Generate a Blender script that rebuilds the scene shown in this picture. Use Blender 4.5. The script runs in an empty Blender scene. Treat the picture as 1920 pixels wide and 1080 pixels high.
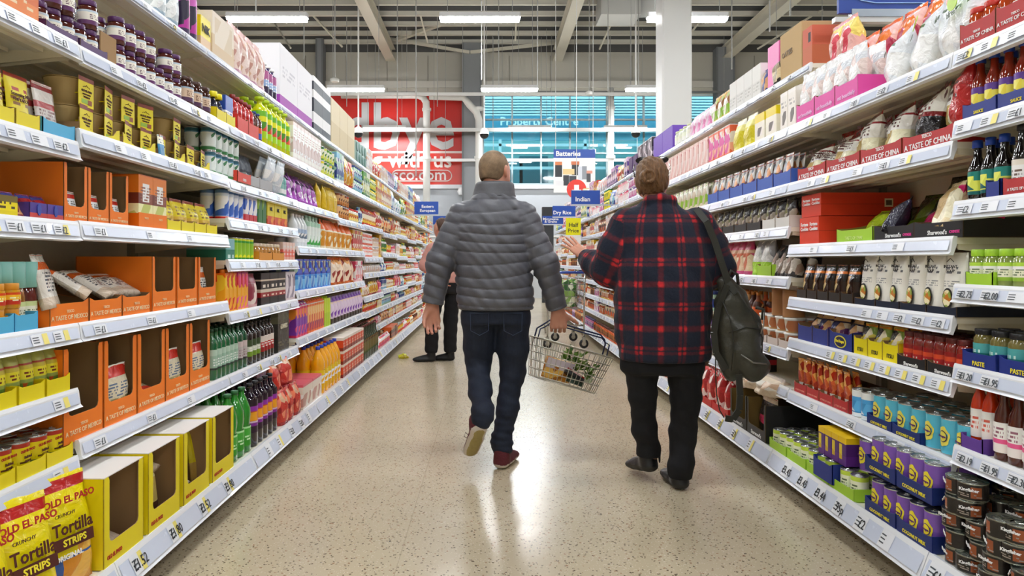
import bpy, math, random
import numpy as np
from mathutils import Vector, Matrix, noise as mnoise
R = random.Random(7)
PI = math.pi
SC = bpy.context.scene
COL = SC.collection
# ---------------------------------------------------------------- camera
F, CX, CY, H = 1290.0, 918.0, 490.0, 1.145
cam = bpy.data.cameras.new('camera'); cam_o = bpy.data.objects.new('camera', cam); COL.objects.link(cam_o)
cam_o.location = (0, 0, H); cam_o.rotation_euler = (PI / 2, 0, 0)
cam.sensor_width = 36; cam.lens = F * 36 / 1920
cam.shift_x = (960 - CX) / 1920; cam.shift_y = -(540 - CY) / 1920
cam.clip_start = 0.05; cam.clip_end = 200
SC.camera = cam_o
# ---------------------------------------------------------------- world and exposure
w = bpy.data.worlds.new('world'); SC.world = w; w.use_nodes = True
bg = w.node_tree.nodes['Background']; bg.inputs[0].default_value = (0.46, 0.76, 0.86, 1); bg.inputs[1].default_value = 4.8
SC.view_settings.view_transform = 'Standard'; SC.view_settings.look = 'None'
SC.view_settings.gamma = 1; SC.view_settings.use_curve_mapping = False
SC.view_settings.exposure = 0.0
SC.cycles.use_denoising = True
SC.cycles.max_bounces = 8; SC.cycles.diffuse_bounces = 5; SC.cycles.glossy_bounces = 3
SC.cycles.transmission_bounces = 4; SC.cycles.transparent_max_bounces = 8
SC.cycles.sample_clamp_indirect = 20; SC.cycles.caustics_reflective = False; SC.cycles.caustics_refractive = False
LAMP = 112.0          # strength of the fluorescent diffusers
LAMP_COL = (0.97, 0.985, 1.0)

def P(x, y, Y):      # a pixel of the photo at depth Y
    return Vector(((x - CX) * Y / F, Y, H - (y - CY) * Y / F))
# ---------------------------------------------------------------- material helpers
MATS = {}
VIV = [1.0, 1.0]      # brightness put into the goods' colours to offset shade, and their vividness
def srgb(c):
    if isinstance(c, str):
        c = c.lstrip('#'); c = c if len(c) == 6 else ''.join(x * 2 for x in c); c = [int(c[i:i + 2], 16) / 255 for i in (0, 2, 4)]
    l = [x / 12.92 if x <= 0.04045 else ((x + 0.055) / 1.055) ** 2.4 for x in c[:3]]
    g = sum(l) / 3
    return tuple(min(.92, max(.002, (g + (x - g) * VIV[1]) * VIV[0])) for x in l) + (1,)
def newmat(name):
    m = bpy.data.materials.new(name); m.use_nodes = True
    nt = m.node_tree; return m, nt, nt.nodes, nt.links, nt.nodes['Principled BSDF']
def M(c, rough=0.5, metal=0.0, trans=0.0, emit=0.0, coat=0.0, alpha=1.0, bump=0.0, bscale=30):
    k = (c, rough, metal, trans, emit, coat, alpha, bump, bscale, VIV[0])
    if k in MATS: return MATS[k]
    m, nt, N, L, b = newmat('m_' + str(c).strip('#'))
    col = srgb(c)
    b.inputs['Base Color'].default_value = col; b.inputs['Roughness'].default_value = rough
    b.inputs['Metallic'].default_value = metal; b.inputs['Transmission Weight'].default_value = trans
    b.inputs['Coat Weight'].default_value = coat; b.inputs['Alpha'].default_value = alpha
    if emit: b.inputs['Emission Color'].default_value = col; b.inputs['Emission Strength'].default_value = emit
    # slight surface mottling keeps every material procedural
    tc = N.new('ShaderNodeTexCoord'); nz = N.new('ShaderNodeTexNoise'); nz.inputs['Scale'].default_value = bscale
    nz.inputs['Detail'].default_value = 2
    L.new(tc.outputs['Object'], nz.inputs['Vector'])
    mr = N.new('ShaderNodeMapRange'); mr.inputs[3].default_value = max(0, rough - 0.06); mr.inputs[4].default_value = min(1, rough + 0.06)
    L.new(nz.outputs['Fac'], mr.inputs[0]); L.new(mr.outputs[0], b.inputs['Roughness'])
    if bump:
        bp = N.new('ShaderNodeBump'); bp.inputs['Strength'].default_value = bump; bp.inputs['Distance'].default_value = 0.01
        L.new(nz.outputs['Fac'], bp.inputs['Height']); L.new(bp.outputs[0], b.inputs['Normal'])
    MATS[k] = m; return m
def mnode(N, L, op, a, b=None):
    n = N.new('ShaderNodeMath'); n.operation = op
    for i, v in enumerate((a, b)):
        if v is None: continue
        if isinstance(v, (int, float)): n.inputs[i].default_value = v
        else: L.new(v, n.inputs[i])
    return n.outputs[0]
def mixc(N, L, fac, a, b):
    n = N.new('ShaderNodeMix'); n.data_type = 'RGBA'
    if isinstance(fac, (int, float)): n.inputs[0].default_value = fac
    else: L.new(fac, n.inputs[0])
    for i, v in ((6, a), (7, b)):
        if isinstance(v, tuple): n.inputs[i].default_value = v
        else: L.new(v, n.inputs[i])
    return n.outputs[2]
def pack(bands, pics=(), text=None, rough=0.35, var=None, crinkle=0.0, key=None):
    """Printed packaging. bands: [(from height 0..1, colour)...]; pics: [(z0, z1, x0, x1, [colours], scale)];
    text: [(z0, z1, colour, rows)] lines of small print; var: palette picked per object."""
    k = ('pack', tuple(bands), repr(pics), repr(text), rough, repr(var), crinkle, VIV[0])
    if k in MATS: return MATS[k]
    m, nt, N, L, b = newmat('print_' + str(len(MATS)))
    b.inputs['Roughness'].default_value = rough
    tc = N.new('ShaderNodeTexCoord'); sp = N.new('ShaderNodeSeparateXYZ'); L.new(tc.outputs['Generated'], sp.inputs[0])
    gx, gy, gz = sp.outputs
    oi = N.new('ShaderNodeObjectInfo')
    # per object offset so that neighbours do not print alike
    def ramp(inp, stops, interp='CONSTANT'):
        r = N.new('ShaderNodeValToRGB'); r.color_ramp.interpolation = interp
        e = r.color_ramp.elements
        while len(e) > 1: e.remove(e[-1])
        e[0].position = stops[0][0]; e[0].color = srgb(stops[0][1])
        for p_, c_ in stops[1:]:
            q = e.new(p_); q.color = srgb(c_)
        L.new(inp, r.inputs[0]); return r.outputs[0]
    col = ramp(gz, list(bands))
    if var:
        vc = ramp(oi.outputs['Random'], [(i / len(var), c) for i, c in enumerate(var)])
        f = mnode(N, L, 'MULTIPLY', mnode(N, L, 'GREATER_THAN', gz, 0.12), mnode(N, L, 'LESS_THAN', gz, 0.97))
        col = mixc(N, L, f, col, vc)
    for (z0, z1, x0, x1, cs, s) in pics:
        f = mnode(N, L, 'MULTIPLY', mnode(N, L, 'GREATER_THAN', gz, z0), mnode(N, L, 'LESS_THAN', gz, z1))
        if x0 > 0: f = mnode(N, L, 'MULTIPLY', f, mnode(N, L, 'GREATER_THAN', gx, x0))
        if x1 < 1: f = mnode(N, L, 'MULTIPLY', f, mnode(N, L, 'LESS_THAN', gx, x1))
        mp = N.new('ShaderNodeMapping'); L.new(tc.outputs['Object'], mp.inputs[0])
        vo = N.new('ShaderNodeTexVoronoi'); vo.inputs['Scale'].default_value = s * 16
        L.new(mp.outputs[0], vo.inputs['Vector'])
        s2 = N.new('ShaderNodeSeparateColor'); L.new(vo.outputs['Color'], s2.inputs[0])
        pc = ramp(s2.outputs[0], [(i / len(cs), c) for i, c in enumerate(cs)])
        col = mixc(N, L, f, col, pc)
    for (z0, z1, c, rows) in (text or ()):
        f = mnode(N, L, 'MULTIPLY', mnode(N, L, 'GREATER_THAN', gz, z0), mnode(N, L, 'LESS_THAN', gz, z1))
        zz = mnode(N, L, 'MULTIPLY', mnode(N, L, 'SUBTRACT', gz, z0), rows / (z1 - z0))
        f = mnode(N, L, 'MULTIPLY', f, mnode(N, L, 'LESS_THAN', mnode(N, L, 'FRACT', zz), 0.55))
        cb = N.new('ShaderNodeCombineXYZ'); L.new(mnode(N, L, 'MULTIPLY', gx, 14 if rows < 3 else 26), cb.inputs[0])
        L.new(mnode(N, L, 'FLOOR', zz), cb.inputs[1])
        wn = N.new('ShaderNodeTexWhiteNoise'); wn.noise_dimensions = '2D'
        fl = N.new('ShaderNodeVectorMath'); fl.operation = 'FLOOR'; L.new(cb.outputs[0], fl.inputs[0]); L.new(fl.outputs[0], wn.inputs['Vector'])
        f = mnode(N, L, 'MULTIPLY', f, mnode(N, L, 'GREATER_THAN', wn.outputs['Value'], 0.35))
        f = mnode(N, L, 'MULTIPLY', f, mnode(N, L, 'GREATER_THAN', gx, 0.14)); f = mnode(N, L, 'MULTIPLY', f, mnode(N, L, 'LESS_THAN', gx, 0.86))
        col = mixc(N, L, f, col, srgb(c))
    L.new(col, b.inputs['Base Color'])
    if crinkle:
        nz = N.new('ShaderNodeTexNoise'); nz.inputs['Scale'].default_value = 22; nz.inputs['Detail'].default_value = 3
        nz.inputs['Distortion'].default_value = 1.2
        L.new(tc.outputs['Object'], nz.inputs['Vector'])
        bp = N.new('ShaderNodeBump'); bp.inputs['Strength'].default_value = crinkle; bp.inputs['Distance'].default_value = 0.012
        L.new(nz.outputs['Fac'], bp.inputs['Height']); L.new(bp.outputs[0], b.inputs['Normal'])
    MATS[k] = m; return m
# ---------------------------------------------------------------- mesh helpers
class MB:
    def __init__(s): s.v = []; s.f = []; s.mi = []; s.m = []; s.sm = []
    def mat(s, m):
        if m not in s.m: s.m.append(m)
        return s.m.index(m)
    def add(s, vs, fs, m, smooth=False, T=None):
        o = len(s.v); i = s.mat(m)
        s.v += [tuple(T @ Vector(v)) if T else tuple(v) for v in vs]
        s.f += [tuple(o + k for k in f) for f in fs]; s.mi += [i] * len(fs); s.sm += [smooth] * len(fs)
        return s
    def box(s, x0, x1, y0, y1, z0, z1, m, T=None, bev=0.0):
        if bev:
            b_ = min(bev, (x1 - x0) / 2.1, (y1 - y0) / 2.1)
            oc = [(x0 + b_, y0), (x1 - b_, y0), (x1, y0 + b_), (x1, y1 - b_), (x1 - b_, y1), (x0 + b_, y1), (x0, y1 - b_), (x0, y0 + b_)]
            vs = [(x, y, z0) for x, y in oc] + [(x, y, z1) for x, y in oc]
            fs = [tuple(range(7, -1, -1)), tuple(range(8, 16))] + [(i, (i + 1) % 8, 8 + (i + 1) % 8, 8 + i) for i in range(8)]
            return s.add(vs, fs, m, False, T)
        vs = [(x0, y0, z0), (x1, y0, z0), (x1, y1, z0), (x0, y1, z0), (x0, y0, z1), (x1, y0, z1), (x1, y1, z1), (x0, y1, z1)]
        fs = [(0, 3, 2, 1), (4, 5, 6, 7), (0, 1, 5, 4), (1, 2, 6, 5), (2, 3, 7, 6), (3, 0, 4, 7)]
        return s.add(vs, fs, m, False, T)
    def lathe(s, prof, m, n=16, T=None, smooth=True, cap=True, c=(0, 0)):
        vs = []; fs = []
        for r, z in prof:
            for i in range(n):
                a = 2 * PI * i / n; vs.append((c[0] + r * math.cos(a), c[1] + r * math.sin(a), z))
        for j in range(len(prof) - 1):
            for i in range(n):
                k = (i + 1) % n; fs.append((j * n + i, j * n + k, (j + 1) * n + k, (j + 1) * n + i))
        s.add(vs, fs, m, smooth, T)
        if cap:
            t = len(prof) - 1
            s.add(vs[:n], [tuple(range(n - 1, -1, -1))], m, False, T)
            s.add(vs[t * n:], [tuple(range(n))], m, False, T)
        return s
    def tube(s, pts, r, m, n=6, closed=False):
        pts = [Vector(p) for p in pts]; vs = []; fs = []; k = len(pts); up = None
        for i, p in enumerate(pts):
            if closed: d = pts[(i + 1) % k] - pts[i - 1]
            else: d = pts[min(i + 1, k - 1)] - pts[max(i - 1, 0)]
            d.normalize()
            if up is None: up = d.orthogonal().normalized()
            up = (up - d * up.dot(d))
            up = up.normalized() if up.length > 1e-6 else d.orthogonal().normalized()
            sd = d.cross(up); rr = r[i] if isinstance(r, (list, tuple)) else r
            for j in range(n):
                a = 2 * PI * j / n; vs.append(p + up * (math.cos(a) * rr) + sd * (math.sin(a) * rr))
        for i in range(k if closed else k - 1):
            for j in range(n):
                a, b_, q = i * n, ((i + 1) % k) * n, (j + 1) % n
                fs.append((a + j, a + q, b_ + q, b_ + j))
        if not closed: fs += [tuple(range(n - 1, -1, -1)), tuple(range((k - 1) * n, k * n))]
        return s.add(vs, fs, m, n > 4)
    def mesh(s, name):
        me = bpy.data.meshes.new(name); me.from_pydata(s.v, [], s.f)
        for m in s.m: me.materials.append(m)
        me.polygons.foreach_set('material_index', s.mi); me.polygons.foreach_set('use_smooth', s.sm)
        me.update(); return me
    def obj(s, name, parent=None): return link(name, s.mesh(name), parent)
def link(name, data, parent=None, loc=None, rz=None):
    o = bpy.data.objects.new(name, data); COL.objects.link(o)
    if parent: o.parent = parent
    if loc is not None: o.location = loc
    if rz is not None: o.rotation_euler = (0, 0, rz)
    return o
def tag(o, label, cat, group=None, kind=None):
    if label: o['label'] = label
    if cat: o['category'] = cat
    if group: o['group'] = group
    if kind: o['kind'] = kind
    return o
def struct(o): o['kind'] = 'structure'; return o
def empty(name, loc=(0, 0, 0), rz=0):
    o = bpy.data.objects.new(name, None); COL.objects.link(o); o.location = loc; o.rotation_euler = (0, 0, rz)
    o.empty_display_size = 0.05; return o
TXT = {}
def text_mesh(t, size, mat, bold=0.0, align='CENTER', ext=0.0006, sx=1.0, lay=1.0):
    k = (t, size, mat.name, bold, align, sx)
    if k in TXT: return TXT[k]
    c = bpy.data.curves.new('t', 'FONT'); c.body = t; c.size = size; c.align_x = align; c.align_y = 'CENTER'
    c.offset = bold * size; c.extrude = ext; c.space_line = 0.85; c.resolution_u = 2; c.space_character = lay
    o = bpy.data.objects.new('t', c); COL.objects.link(o)
    dg = bpy.context.evaluated_depsgraph_get()
    me = bpy.data.meshes.new_from_object(o.evaluated_get(dg)); bpy.data.objects.remove(o)
    # stand the text up: reading along +X, facing -Y
    me.transform(Matrix.Rotation(PI / 2, 4, 'X') @ Matrix.Diagonal((sx, 1, 1, 1)))
    me.materials.clear(); me.materials.append(mat); TXT[k] = me; return me
def text(t, size, mat, parent, loc, rot=(0, 0, 0), bold=0.0, align='CENTER', name='lettering', sx=1.0):
    o = link(name, text_mesh(t, size, mat, bold, align, sx=sx), parent); o.location = loc; o.rotation_euler = rot; return o
# ================================================================ the building
def floor_mat():
    m, nt, N, L, b = newmat('vinyl_floor')
    tc = N.new('ShaderNodeTexCoord')
    n1 = N.new('ShaderNodeTexNoise'); n1.inputs['Scale'].default_value = 1.3; n1.inputs['Detail'].default_value = 4
    L.new(tc.outputs['Object'], n1.inputs['Vector'])
    base = mixc(N, L, n1.outputs['Fac'], srgb('#bdae92'), srgb('#d0c3a8'))
    for sc, th, c, a in ((75, 0.145, '#4a3a2c', 0.85), (48, 0.11, '#8d5f42', 0.7), (120, 0.16, '#e6dccb', 0.6), (30, 0.062, '#3f352c', 0.8)):
        mp = N.new('ShaderNodeMapping'); L.new(tc.outputs['Object'], mp.inputs[0]); mp.inputs['Location'].default_value = (sc, sc * 2, 0)
        nz = N.new('ShaderNodeTexNoise'); nz.inputs['Scale'].default_value = 40; L.new(mp.outputs[0], nz.inputs['Vector'])
        vm = N.new('ShaderNodeVectorMath'); vm.operation = 'MULTIPLY_ADD'; L.new(nz.outputs['Color'], vm.inputs[0]); vm.inputs[1].default_value = (0.02, 0.02, 0)
        L.new(mp.outputs[0], vm.inputs[2])
        v = N.new('ShaderNodeTexVoronoi'); v.inputs['Scale'].default_value = sc; L.new(vm.outputs[0], v.inputs['Vector'])
        s2 = N.new('ShaderNodeSeparateColor'); L.new(v.outputs['Color'], s2.inputs[0])
        f = mnode(N, L, 'MULTIPLY', mnode(N, L, 'LESS_THAN', v.outputs['Distance'], th * 2), mnode(N, L, 'GREATER_THAN', s2.outputs[1], 0.60))
        base = mixc(N, L, mnode(N, L, 'MULTIPLY', f, a), base, srgb(c))
    sp = N.new('ShaderNodeSeparateXYZ'); L.new(tc.outputs['Object'], sp.inputs[0])
    for ax, per in ((0, 2.0), (1, 2.0)):
        fr = mnode(N, L, 'FRACT', mnode(N, L, 'DIVIDE', mnode(N, L, 'ADD', sp.outputs[ax], 0.35), per))
        f = mnode(N, L, 'MULTIPLY', mnode(N, L, 'LESS_THAN', fr, 0.0022), 0.35)
        base = mixc(N, L, f, base, srgb('#8f8069'))
    L.new(base, b.inputs['Base Color'])
    n2 = N.new('ShaderNodeTexNoise'); n2.inputs['Scale'].default_value = 3; n2.inputs['Detail'].default_value = 5; L.new(tc.outputs['Object'], n2.inputs['Vector'])
    mr = N.new('ShaderNodeMapRange'); mr.inputs[3].default_value = 0.12; mr.inputs[4].default_value = 0.30; L.new(n2.outputs['Fac'], mr.inputs[0])
    L.new(mr.outputs[0], b.inputs['Roughness'])
    n3 = N.new('ShaderNodeTexNoise'); n3.inputs['Scale'].default_value = 7; L.new(tc.outputs['Object'], n3.inputs['Vector'])
    bp = N.new('ShaderNodeBump'); bp.inputs['Strength'].default_value = 0.05; bp.inputs['Distance'].default_value = 0.01
    L.new(n3.outputs['Fac'], bp.inputs['Height']); L.new(bp.outputs[0], b.inputs['Normal'])
    b.inputs['Specular IOR Level'].default_value = 0.5
    return m
X0, X1, Y0, YW, ZR = -14.0, 16.0, -7.0, 24.8, 9.05
struct(MB().box(X0, X1, Y0, YW + 0.3, -0.2, 0, floor_mat()).obj('floor'))
wall_c = M('#aeaca4', 0.7); white = M('#e4e4e2', 0.5); cream = M('#cfcabb', 0.5); dgrey = M('#7d8083', 0.6)
struct(MB().box(X0 - 0.2, X0, Y0, YW, 0, ZR, wall_c).obj('wall_left'))
struct(MB().box(X1, X1 + 0.2, Y0, YW, 0, ZR, wall_c).obj('wall_right'))
struct(MB().box(X0, X1, Y0 - 0.2, Y0, 0, ZR, wall_c).obj('wall_rear'))
# far wall: cladding band above, light grey lower band, opening for the glazing
wx0, wx1 = P(906, 0, YW).x, 12.0
zt, zb = P(0, 176, YW).z, P(0, 347, YW).z
mb = MB(); cl = M('#b4b1a6', 0.6); lo = M('#b9bec4', 0.45)
mb.box(X0, X1, YW, YW + 0.25, zt, ZR, cl)
mb.box(X0, wx0, YW, YW + 0.25, zb, zt, cl); mb.box(wx1, X1, YW, YW + 0.25, zb, zt, cl)
mb.box(X0, X1, YW, YW + 0.25, 0, zb, lo)
x = X0
seam = M('#8f8c82', 0.7)
while x < X1:                                  # cladding panel joints
    mb.box(x, x + 0.035, YW - 0.02, YW, zt + 0.1, ZR - 0.5, seam); x += 1.47
mb.box(X0, X1, YW - 0.10, YW, P(0, 165, YW).z, P(0, 153, YW).z, M('#c6c3b9', 0.5))
mb.box(X0, X1, YW - 0.05, YW, P(0, 98, YW).z, P(0, 82, YW).z, M('#4f4f4f', 0.7))
struct(mb.obj('wall_far'))
# sill under the glazing and the sign
struct(MB().box(X0, wx1, YW - 0.16, YW, zb - 0.14, zb, M('#dfe2e6', 0.4)).obj('trim_1'))
# roof: deck, purlins
mb = MB(); deck = M('#414346', 0.7); pur = M('#d3d0c4', 0.5)
mb.box(X0, X1, Y0, YW + 0.3, ZR, ZR + 0.1, deck)
y = Y0
while y < YW:
    mb.box(X0, X1, y, y + 0.12, ZR - 0.001, ZR, M('#3f4143', 0.7)); y += 0.31
struct(mb.obj('ceiling'))
def tagd(o, l, c, g=None): return tag(o, l, c, g)
pos = ['closest to the far wall', 'second from the far wall', 'third from the far wall', 'fourth from the far wall', 'fifth from the far wall', 'sixth from the far wall', 'seventh from the far wall']
for i in range(5):
    y = YW - 0.30 - i * 0.93
    o = MB().box(X0, X1, y, y + 0.07, ZR - 0.13, ZR, pur).box(X0, X1, y, y + 0.12, ZR - 0.14, ZR - 0.125, pur).obj('roof_purlin')
    tagd(o, 'pale steel purlin running across under the roof deck, ' + pos[i], 'purlin', 'steel roof purlins')
# rafters
for i, (xa, ya, xb, yb) in enumerate(((690, 0, 732, 108), (1068, 0, 1046, 108), (1442, 0, 1358, 108), (395, 0, 450, 108))):
    A = P(xb, yb, YW - 0.1); x_ = A.x; z_ = ZR - 0.3
    mb = MB()
    mb.box(x_ - 0.05, x_ + 0.05, 8, YW, z_ - 0.36, z_, cream); mb.box(x_ - 0.17, x_ + 0.17, 8, YW, z_ - 0.40, z_ - 0.36, cream); mb.box(x_ - 0.17, x_ + 0.17, 8, YW, z_, z_ + 0.03, cream)
    tagd(mb.obj('roof_rafter'), ['cream steel rafter left of the middle light, running to the far wall', 'cream steel rafter right of the middle ceiling light', 'cream steel rafter right of the white column', 'cream steel rafter farthest left behind the left gondola lights'][i], 'rafter', 'steel roof rafters')
# raking braces between rafters
def beam(a, b, t, m, name, label, cat, g=None, w2=None):
    mb = MB(); mb.tube([a, b], t, m, 4); return tagd(mb.obj(name), label, cat, g)
br = M('#c9c5b6', 0.5)
beam(P(727, 72, 24.3), P(880, 98, 24.3), 0.07, br, 'roof_brace', 'slim cream tie sloping down to the grey column from the left rafter', 'brace', 'roof bracing')
beam(P(882, 98, 24.3), P(1046, 80, 24.3), 0.07, br, 'roof_brace', 'slim cream tie sloping up from the grey column to the right', 'brace', 'roof bracing')
beam(P(745, 74, 24.0), P(985, -12, 21.2), 0.09, br, 'roof_brace', 'cream diagonal strut passing behind the middle ceiling light', 'brace', 'roof bracing')
for i, (a, b_) in enumerate((((555, -5), (642, 88)), ((778, -10), (802, 80)), ((970, -5), (966, 76)), ((1150, 35), (1124, 92)), ((545, 90), (500, 20)), ((1555, 10), (1420, 92)), ((1340, 0), (1290, 70)))):
    beam(P(a[0], a[1], 21.5), P(b_[0], b_[1], 23.0), 0.035, br, 'roof_strut', 'thin cream strut hanging below the roof deck ' + ['above the left lights', 'left of the middle light', 'at the right end of the middle light', 'right of the middle light under the duct', 'above the left wall cladding', 'above the brown carton on the right', 'just right of the white column'][i], 'strut', 'thin roof struts')
# grey steel columns on the far wall
for i, (xa, xb, ya) in enumerate(((868, 902, 84), (596, 608, 62), (1340, 1372, 92))):
    a = P(xa, ya, YW - 0.2); b_ = P(xb, ya, YW - 0.2)
    mb = MB(); mb.box(a.x, b_.x, YW - 0.45, YW - 0.05, 0, a.z, M('#85888b', 0.55))
    mb.box(a.x - 0.02, a.x + 0.04, YW - 0.47, YW - 0.05, 0, a.z, M('#6d7073', 0.6)); mb.box(b_.x - 0.04, b_.x + 0.02, YW - 0.47, YW - 0.05, 0, a.z, M('#6d7073', 0.6))
    tagd(mb.obj('steel_column'), ['wide grey steel column between the red sign and the window', 'slim grey steel column above the left shelving', 'grey steel column right of the white column'][i], 'column', 'grey columns on the far wall')
# big white column standing behind the right shelving
a = P(1242, 0, 12.0); b_ = P(1298, 0, 12.0)
mb = MB(); mb.box(a.x, b_.x, 12.0, 12.5, 0, ZR - 0.02, M('#dfe0df', 0.45), None, 0.03)
tagd(mb.obj('white_column'), 'tall square white column rising behind the right shelves', 'column')
# white pipes on the far wall
pw = M('#e3e3df', 0.35)
for i, (px, pts) in enumerate(((800, [(640, 178), (782, 178), (793, 182), (799, 192), (800, 215), (800, 490)]), (898, [(805, 180), (868, 182), (880, 196), (893, 210), (898, 225), (898, 470)]), (1145, [(1145, 165), (1146, 200), (1145, 300), (1145, 480)]))):
    mb = MB(); Yp = 24.05 - i * 0.12
    P3 = [P(x_, y_, Yp) for x_, y_ in pts]; P3[-1].z = 0.01
    mb.tube(P3, 0.13 if i != 2 else 0.11, pw, 10)
    for t in range(3):
        z_ = 3 + t * 1.7; mb.lathe([(0.16, z_), (0.16, z_ + 0.1)], pw, 10, c=(P3[-1].x, Yp))
    tagd(mb.obj('rainwater_pipe'), ['thick white bent pipe running down over the red sign', 'thick white bent pipe beside the wide grey column', 'slim white pipe standing before the blue window'][i], 'pipe', 'white rainwater pipes')
# glazing with frames
for i, (a0, a1) in enumerate(((wx0, 2.9), (2.9, 6.9), (6.9, 12.0))):
    mb = MB(); fr = M('#9fb3b8', 0.4)
    mb.box(a0, a1, YW + 0.02, YW + 0.10, zb, zb + 0.07, fr); mb.box(a0, a1, YW + 0.02, YW + 0.10, zt - 0.08, zt, M('#d5e8ec', 0.4))
    for z_ in (P(0, 224, YW).z, P(0, 287, YW).z): mb.box(a0, a1, YW, YW + 0.10, z_ - 0.03, z_ + 0.03, fr)
    for k in range(3): x_ = a0 + (a1 - a0) * k / 3; mb.box(x_ - 0.03, x_ + 0.03, YW + 0.01, YW + 0.10, zb, zt, fr)
    o = mb.obj('window_%d' % (i + 1)); struct(o)
    g = MB().box(a0, a1, YW + 0.12, YW + 0.13, zb, zt, M('#e8f8fb', 0.02, trans=1.0)); g = g.obj('glass', o)
# the block across the street, dusk light on it, also tinted into its colours
bl = M('#7fc0d4', 0.6); bl2 = M('#6fa5b5', 0.6); bl3 = M('#cfe8ee', 0.5)
YB = 30.0
root = empty('office_building', (0, YB, 0)); tag(root, 'blue office block across the street with lit rooms behind the window', 'building')
mb = MB(); mb.box(-2.5, 18, 0, 0.3, P(0, 262, YB).z, 14, bl); mb.box(-2.5, 18, 0, 0.3, -0.5, P(0, 352, YB).z - 0.4, bl2); mb.box(-2.5, 18, 4, 4.3, -0.5, 10, M('#8fb3ae', 0.7)); mb.obj('facade', root)
mb = MB()
for k in range(13):
    z_ = P(0, 186 + k * 5.2, YB).z; mb.box(-2, 17, -0.25, 0, z_ - 0.035, z_ + 0.02, bl3)
mb.obj('louvre', root)
for k, x_ in enumerate((0.4, 4.1, 7.6, 11)):
    mb = MB(); mb.box(x_, x_ + 0.12, -0.1, 0.3, 2, P(0, 262, YB).z, bl3); mb.obj('mullion', root)
mb = MB(); 
for z_ in (P(0, 275, YB).z, P(0, 318, YB).z): mb.box(-2.5, 18, -0.1, 0.1, z_, z_ + 0.12, bl3)
mb.obj('transom', root)
fas = MB().box(P(905, 0, YB).x, P(1235, 0, YB).x, -0.32, -0.26, P(0, 243, YB).z, P(0, 221, YB).z, M('#3f8aa6', 0.5)).obj('fascia_sign', root)
text('Property Centre', 0.5, M('#d9eef0', 0.5), fas, (P(1010, 0, YB).x, -0.33, P(0, 231, YB).z), bold=0.02)
for k, (px, py, wd) in enumerate(((985, 302, 24), (1100, 302, 20), (975, 275, 30), (1170, 275, 30), (1110, 283, 14), (1060, 316, 16))):
    c = P(px, py, YB + 1); mb = MB(); mb.box(c.x - wd / 90, c.x + wd / 90, 0.9, 1.1, c.z - 0.06, c.z + 0.06, M('#f2fbf4', 0.5, emit=6)); mb.obj('ceiling_lamp', root)
for k, (px, w_, h_, c) in enumerate(((1000, 55, 30, '#3f6a70'), (965, 30, 22, '#5f8a90'), (1080, 40, 34, '#9cb8a8'), (1170, 40, 26, '#48797f'))):
    c0 = P(px, 352, YB + 3.5); mb = MB(); mb.box(c0.x - w_ / 80, c0.x + w_ / 80, 3.2, 3.8, 0, c0.z + h_ / 43 + 0.8, M(c, 0.7)); mb.obj('desk_screen', root)
road = struct(MB().box(-20, 25, YW + 0.3, 42, -0.4, -0.3, M('#6c7478', 0.8)).obj('floor_outside')); road.name = 'ground_outside'  # street ground outside the glazing
# ---- red goodbye sign
a = P(560, 178, YW - 0.06); b_ = P(866, 347, YW - 0.06)
root = empty('wall_sign', (0, YW - 0.08, 0)); tag(root, 'huge red goodbye sign with white lettering high on the far wall', 'sign')
mb = MB(); zm = P(0, 286, YW).z; red = M('#c9271f', 0.35); xl = a.x - 2.5
mb.box(xl, b_.x, 0, 0.05, zm + 0.04, a.z, red); mb.box(xl, b_.x, 0, 0.05, b_.z, zm - 0.04, M('#cf3528', 0.35)); mb.obj('sign_panel', root)
mb = MB(); rw = M('#e8d9d4', 0.4); mb.box(xl, b_.x, -0.01, 0, zm - 0.04, zm + 0.04, rw)
mb.box(b_.x, b_.x + 0.1, -0.02, 0.05, b_.z, a.z, M('#9b9da0', 0.5)); mb.obj('sign_frame', root)
lg = M('#c3c5c6', 0.5)
text('Goodbye', 2.35, lg, root, (P(853, 0, YW).x, -0.02, P(0, 242, YW).z), bold=0.018, align='RIGHT', sx=0.90)
text('thank you for shopping with us', 0.84, M('#efe6e2', 0.5), root, (P(848, 0, YW).x, -0.02, P(0, 301, YW).z), bold=0.014, align='RIGHT', sx=0.93)
text('www.tesco.com', 0.58, M('#f3eeee', 0.5), root, (P(838, 0, YW).x, -0.02, P(0, 329, YW).z), bold=0.01, align='RIGHT', sx=1.0)
def rrect(x0, x1, z0, z1, r, y=0, n=6):
    pts = []
    for cx_, cz_, a0 in ((x1 - r, z1 - r, 0), (x0 + r, z1 - r, 90), (x0 + r, z0 + r, 180), (x1 - r, z0 + r, 270)):
        for i in range(n + 1):
            t = math.radians(a0 + 90 * i / n); pts.append((cx_ + r * math.cos(t), y, cz_ + r * math.sin(t)))
    return pts
o1 = P(736, 340, YW); o2 = P(847, 320, YW)
MB().tube(rrect(o1.x, o2.x, o1.z, o2.z, (o2.z - o1.z) / 2 - 0.001, -0.02), 0.022, rw, 4, True).obj('outline', root)
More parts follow.
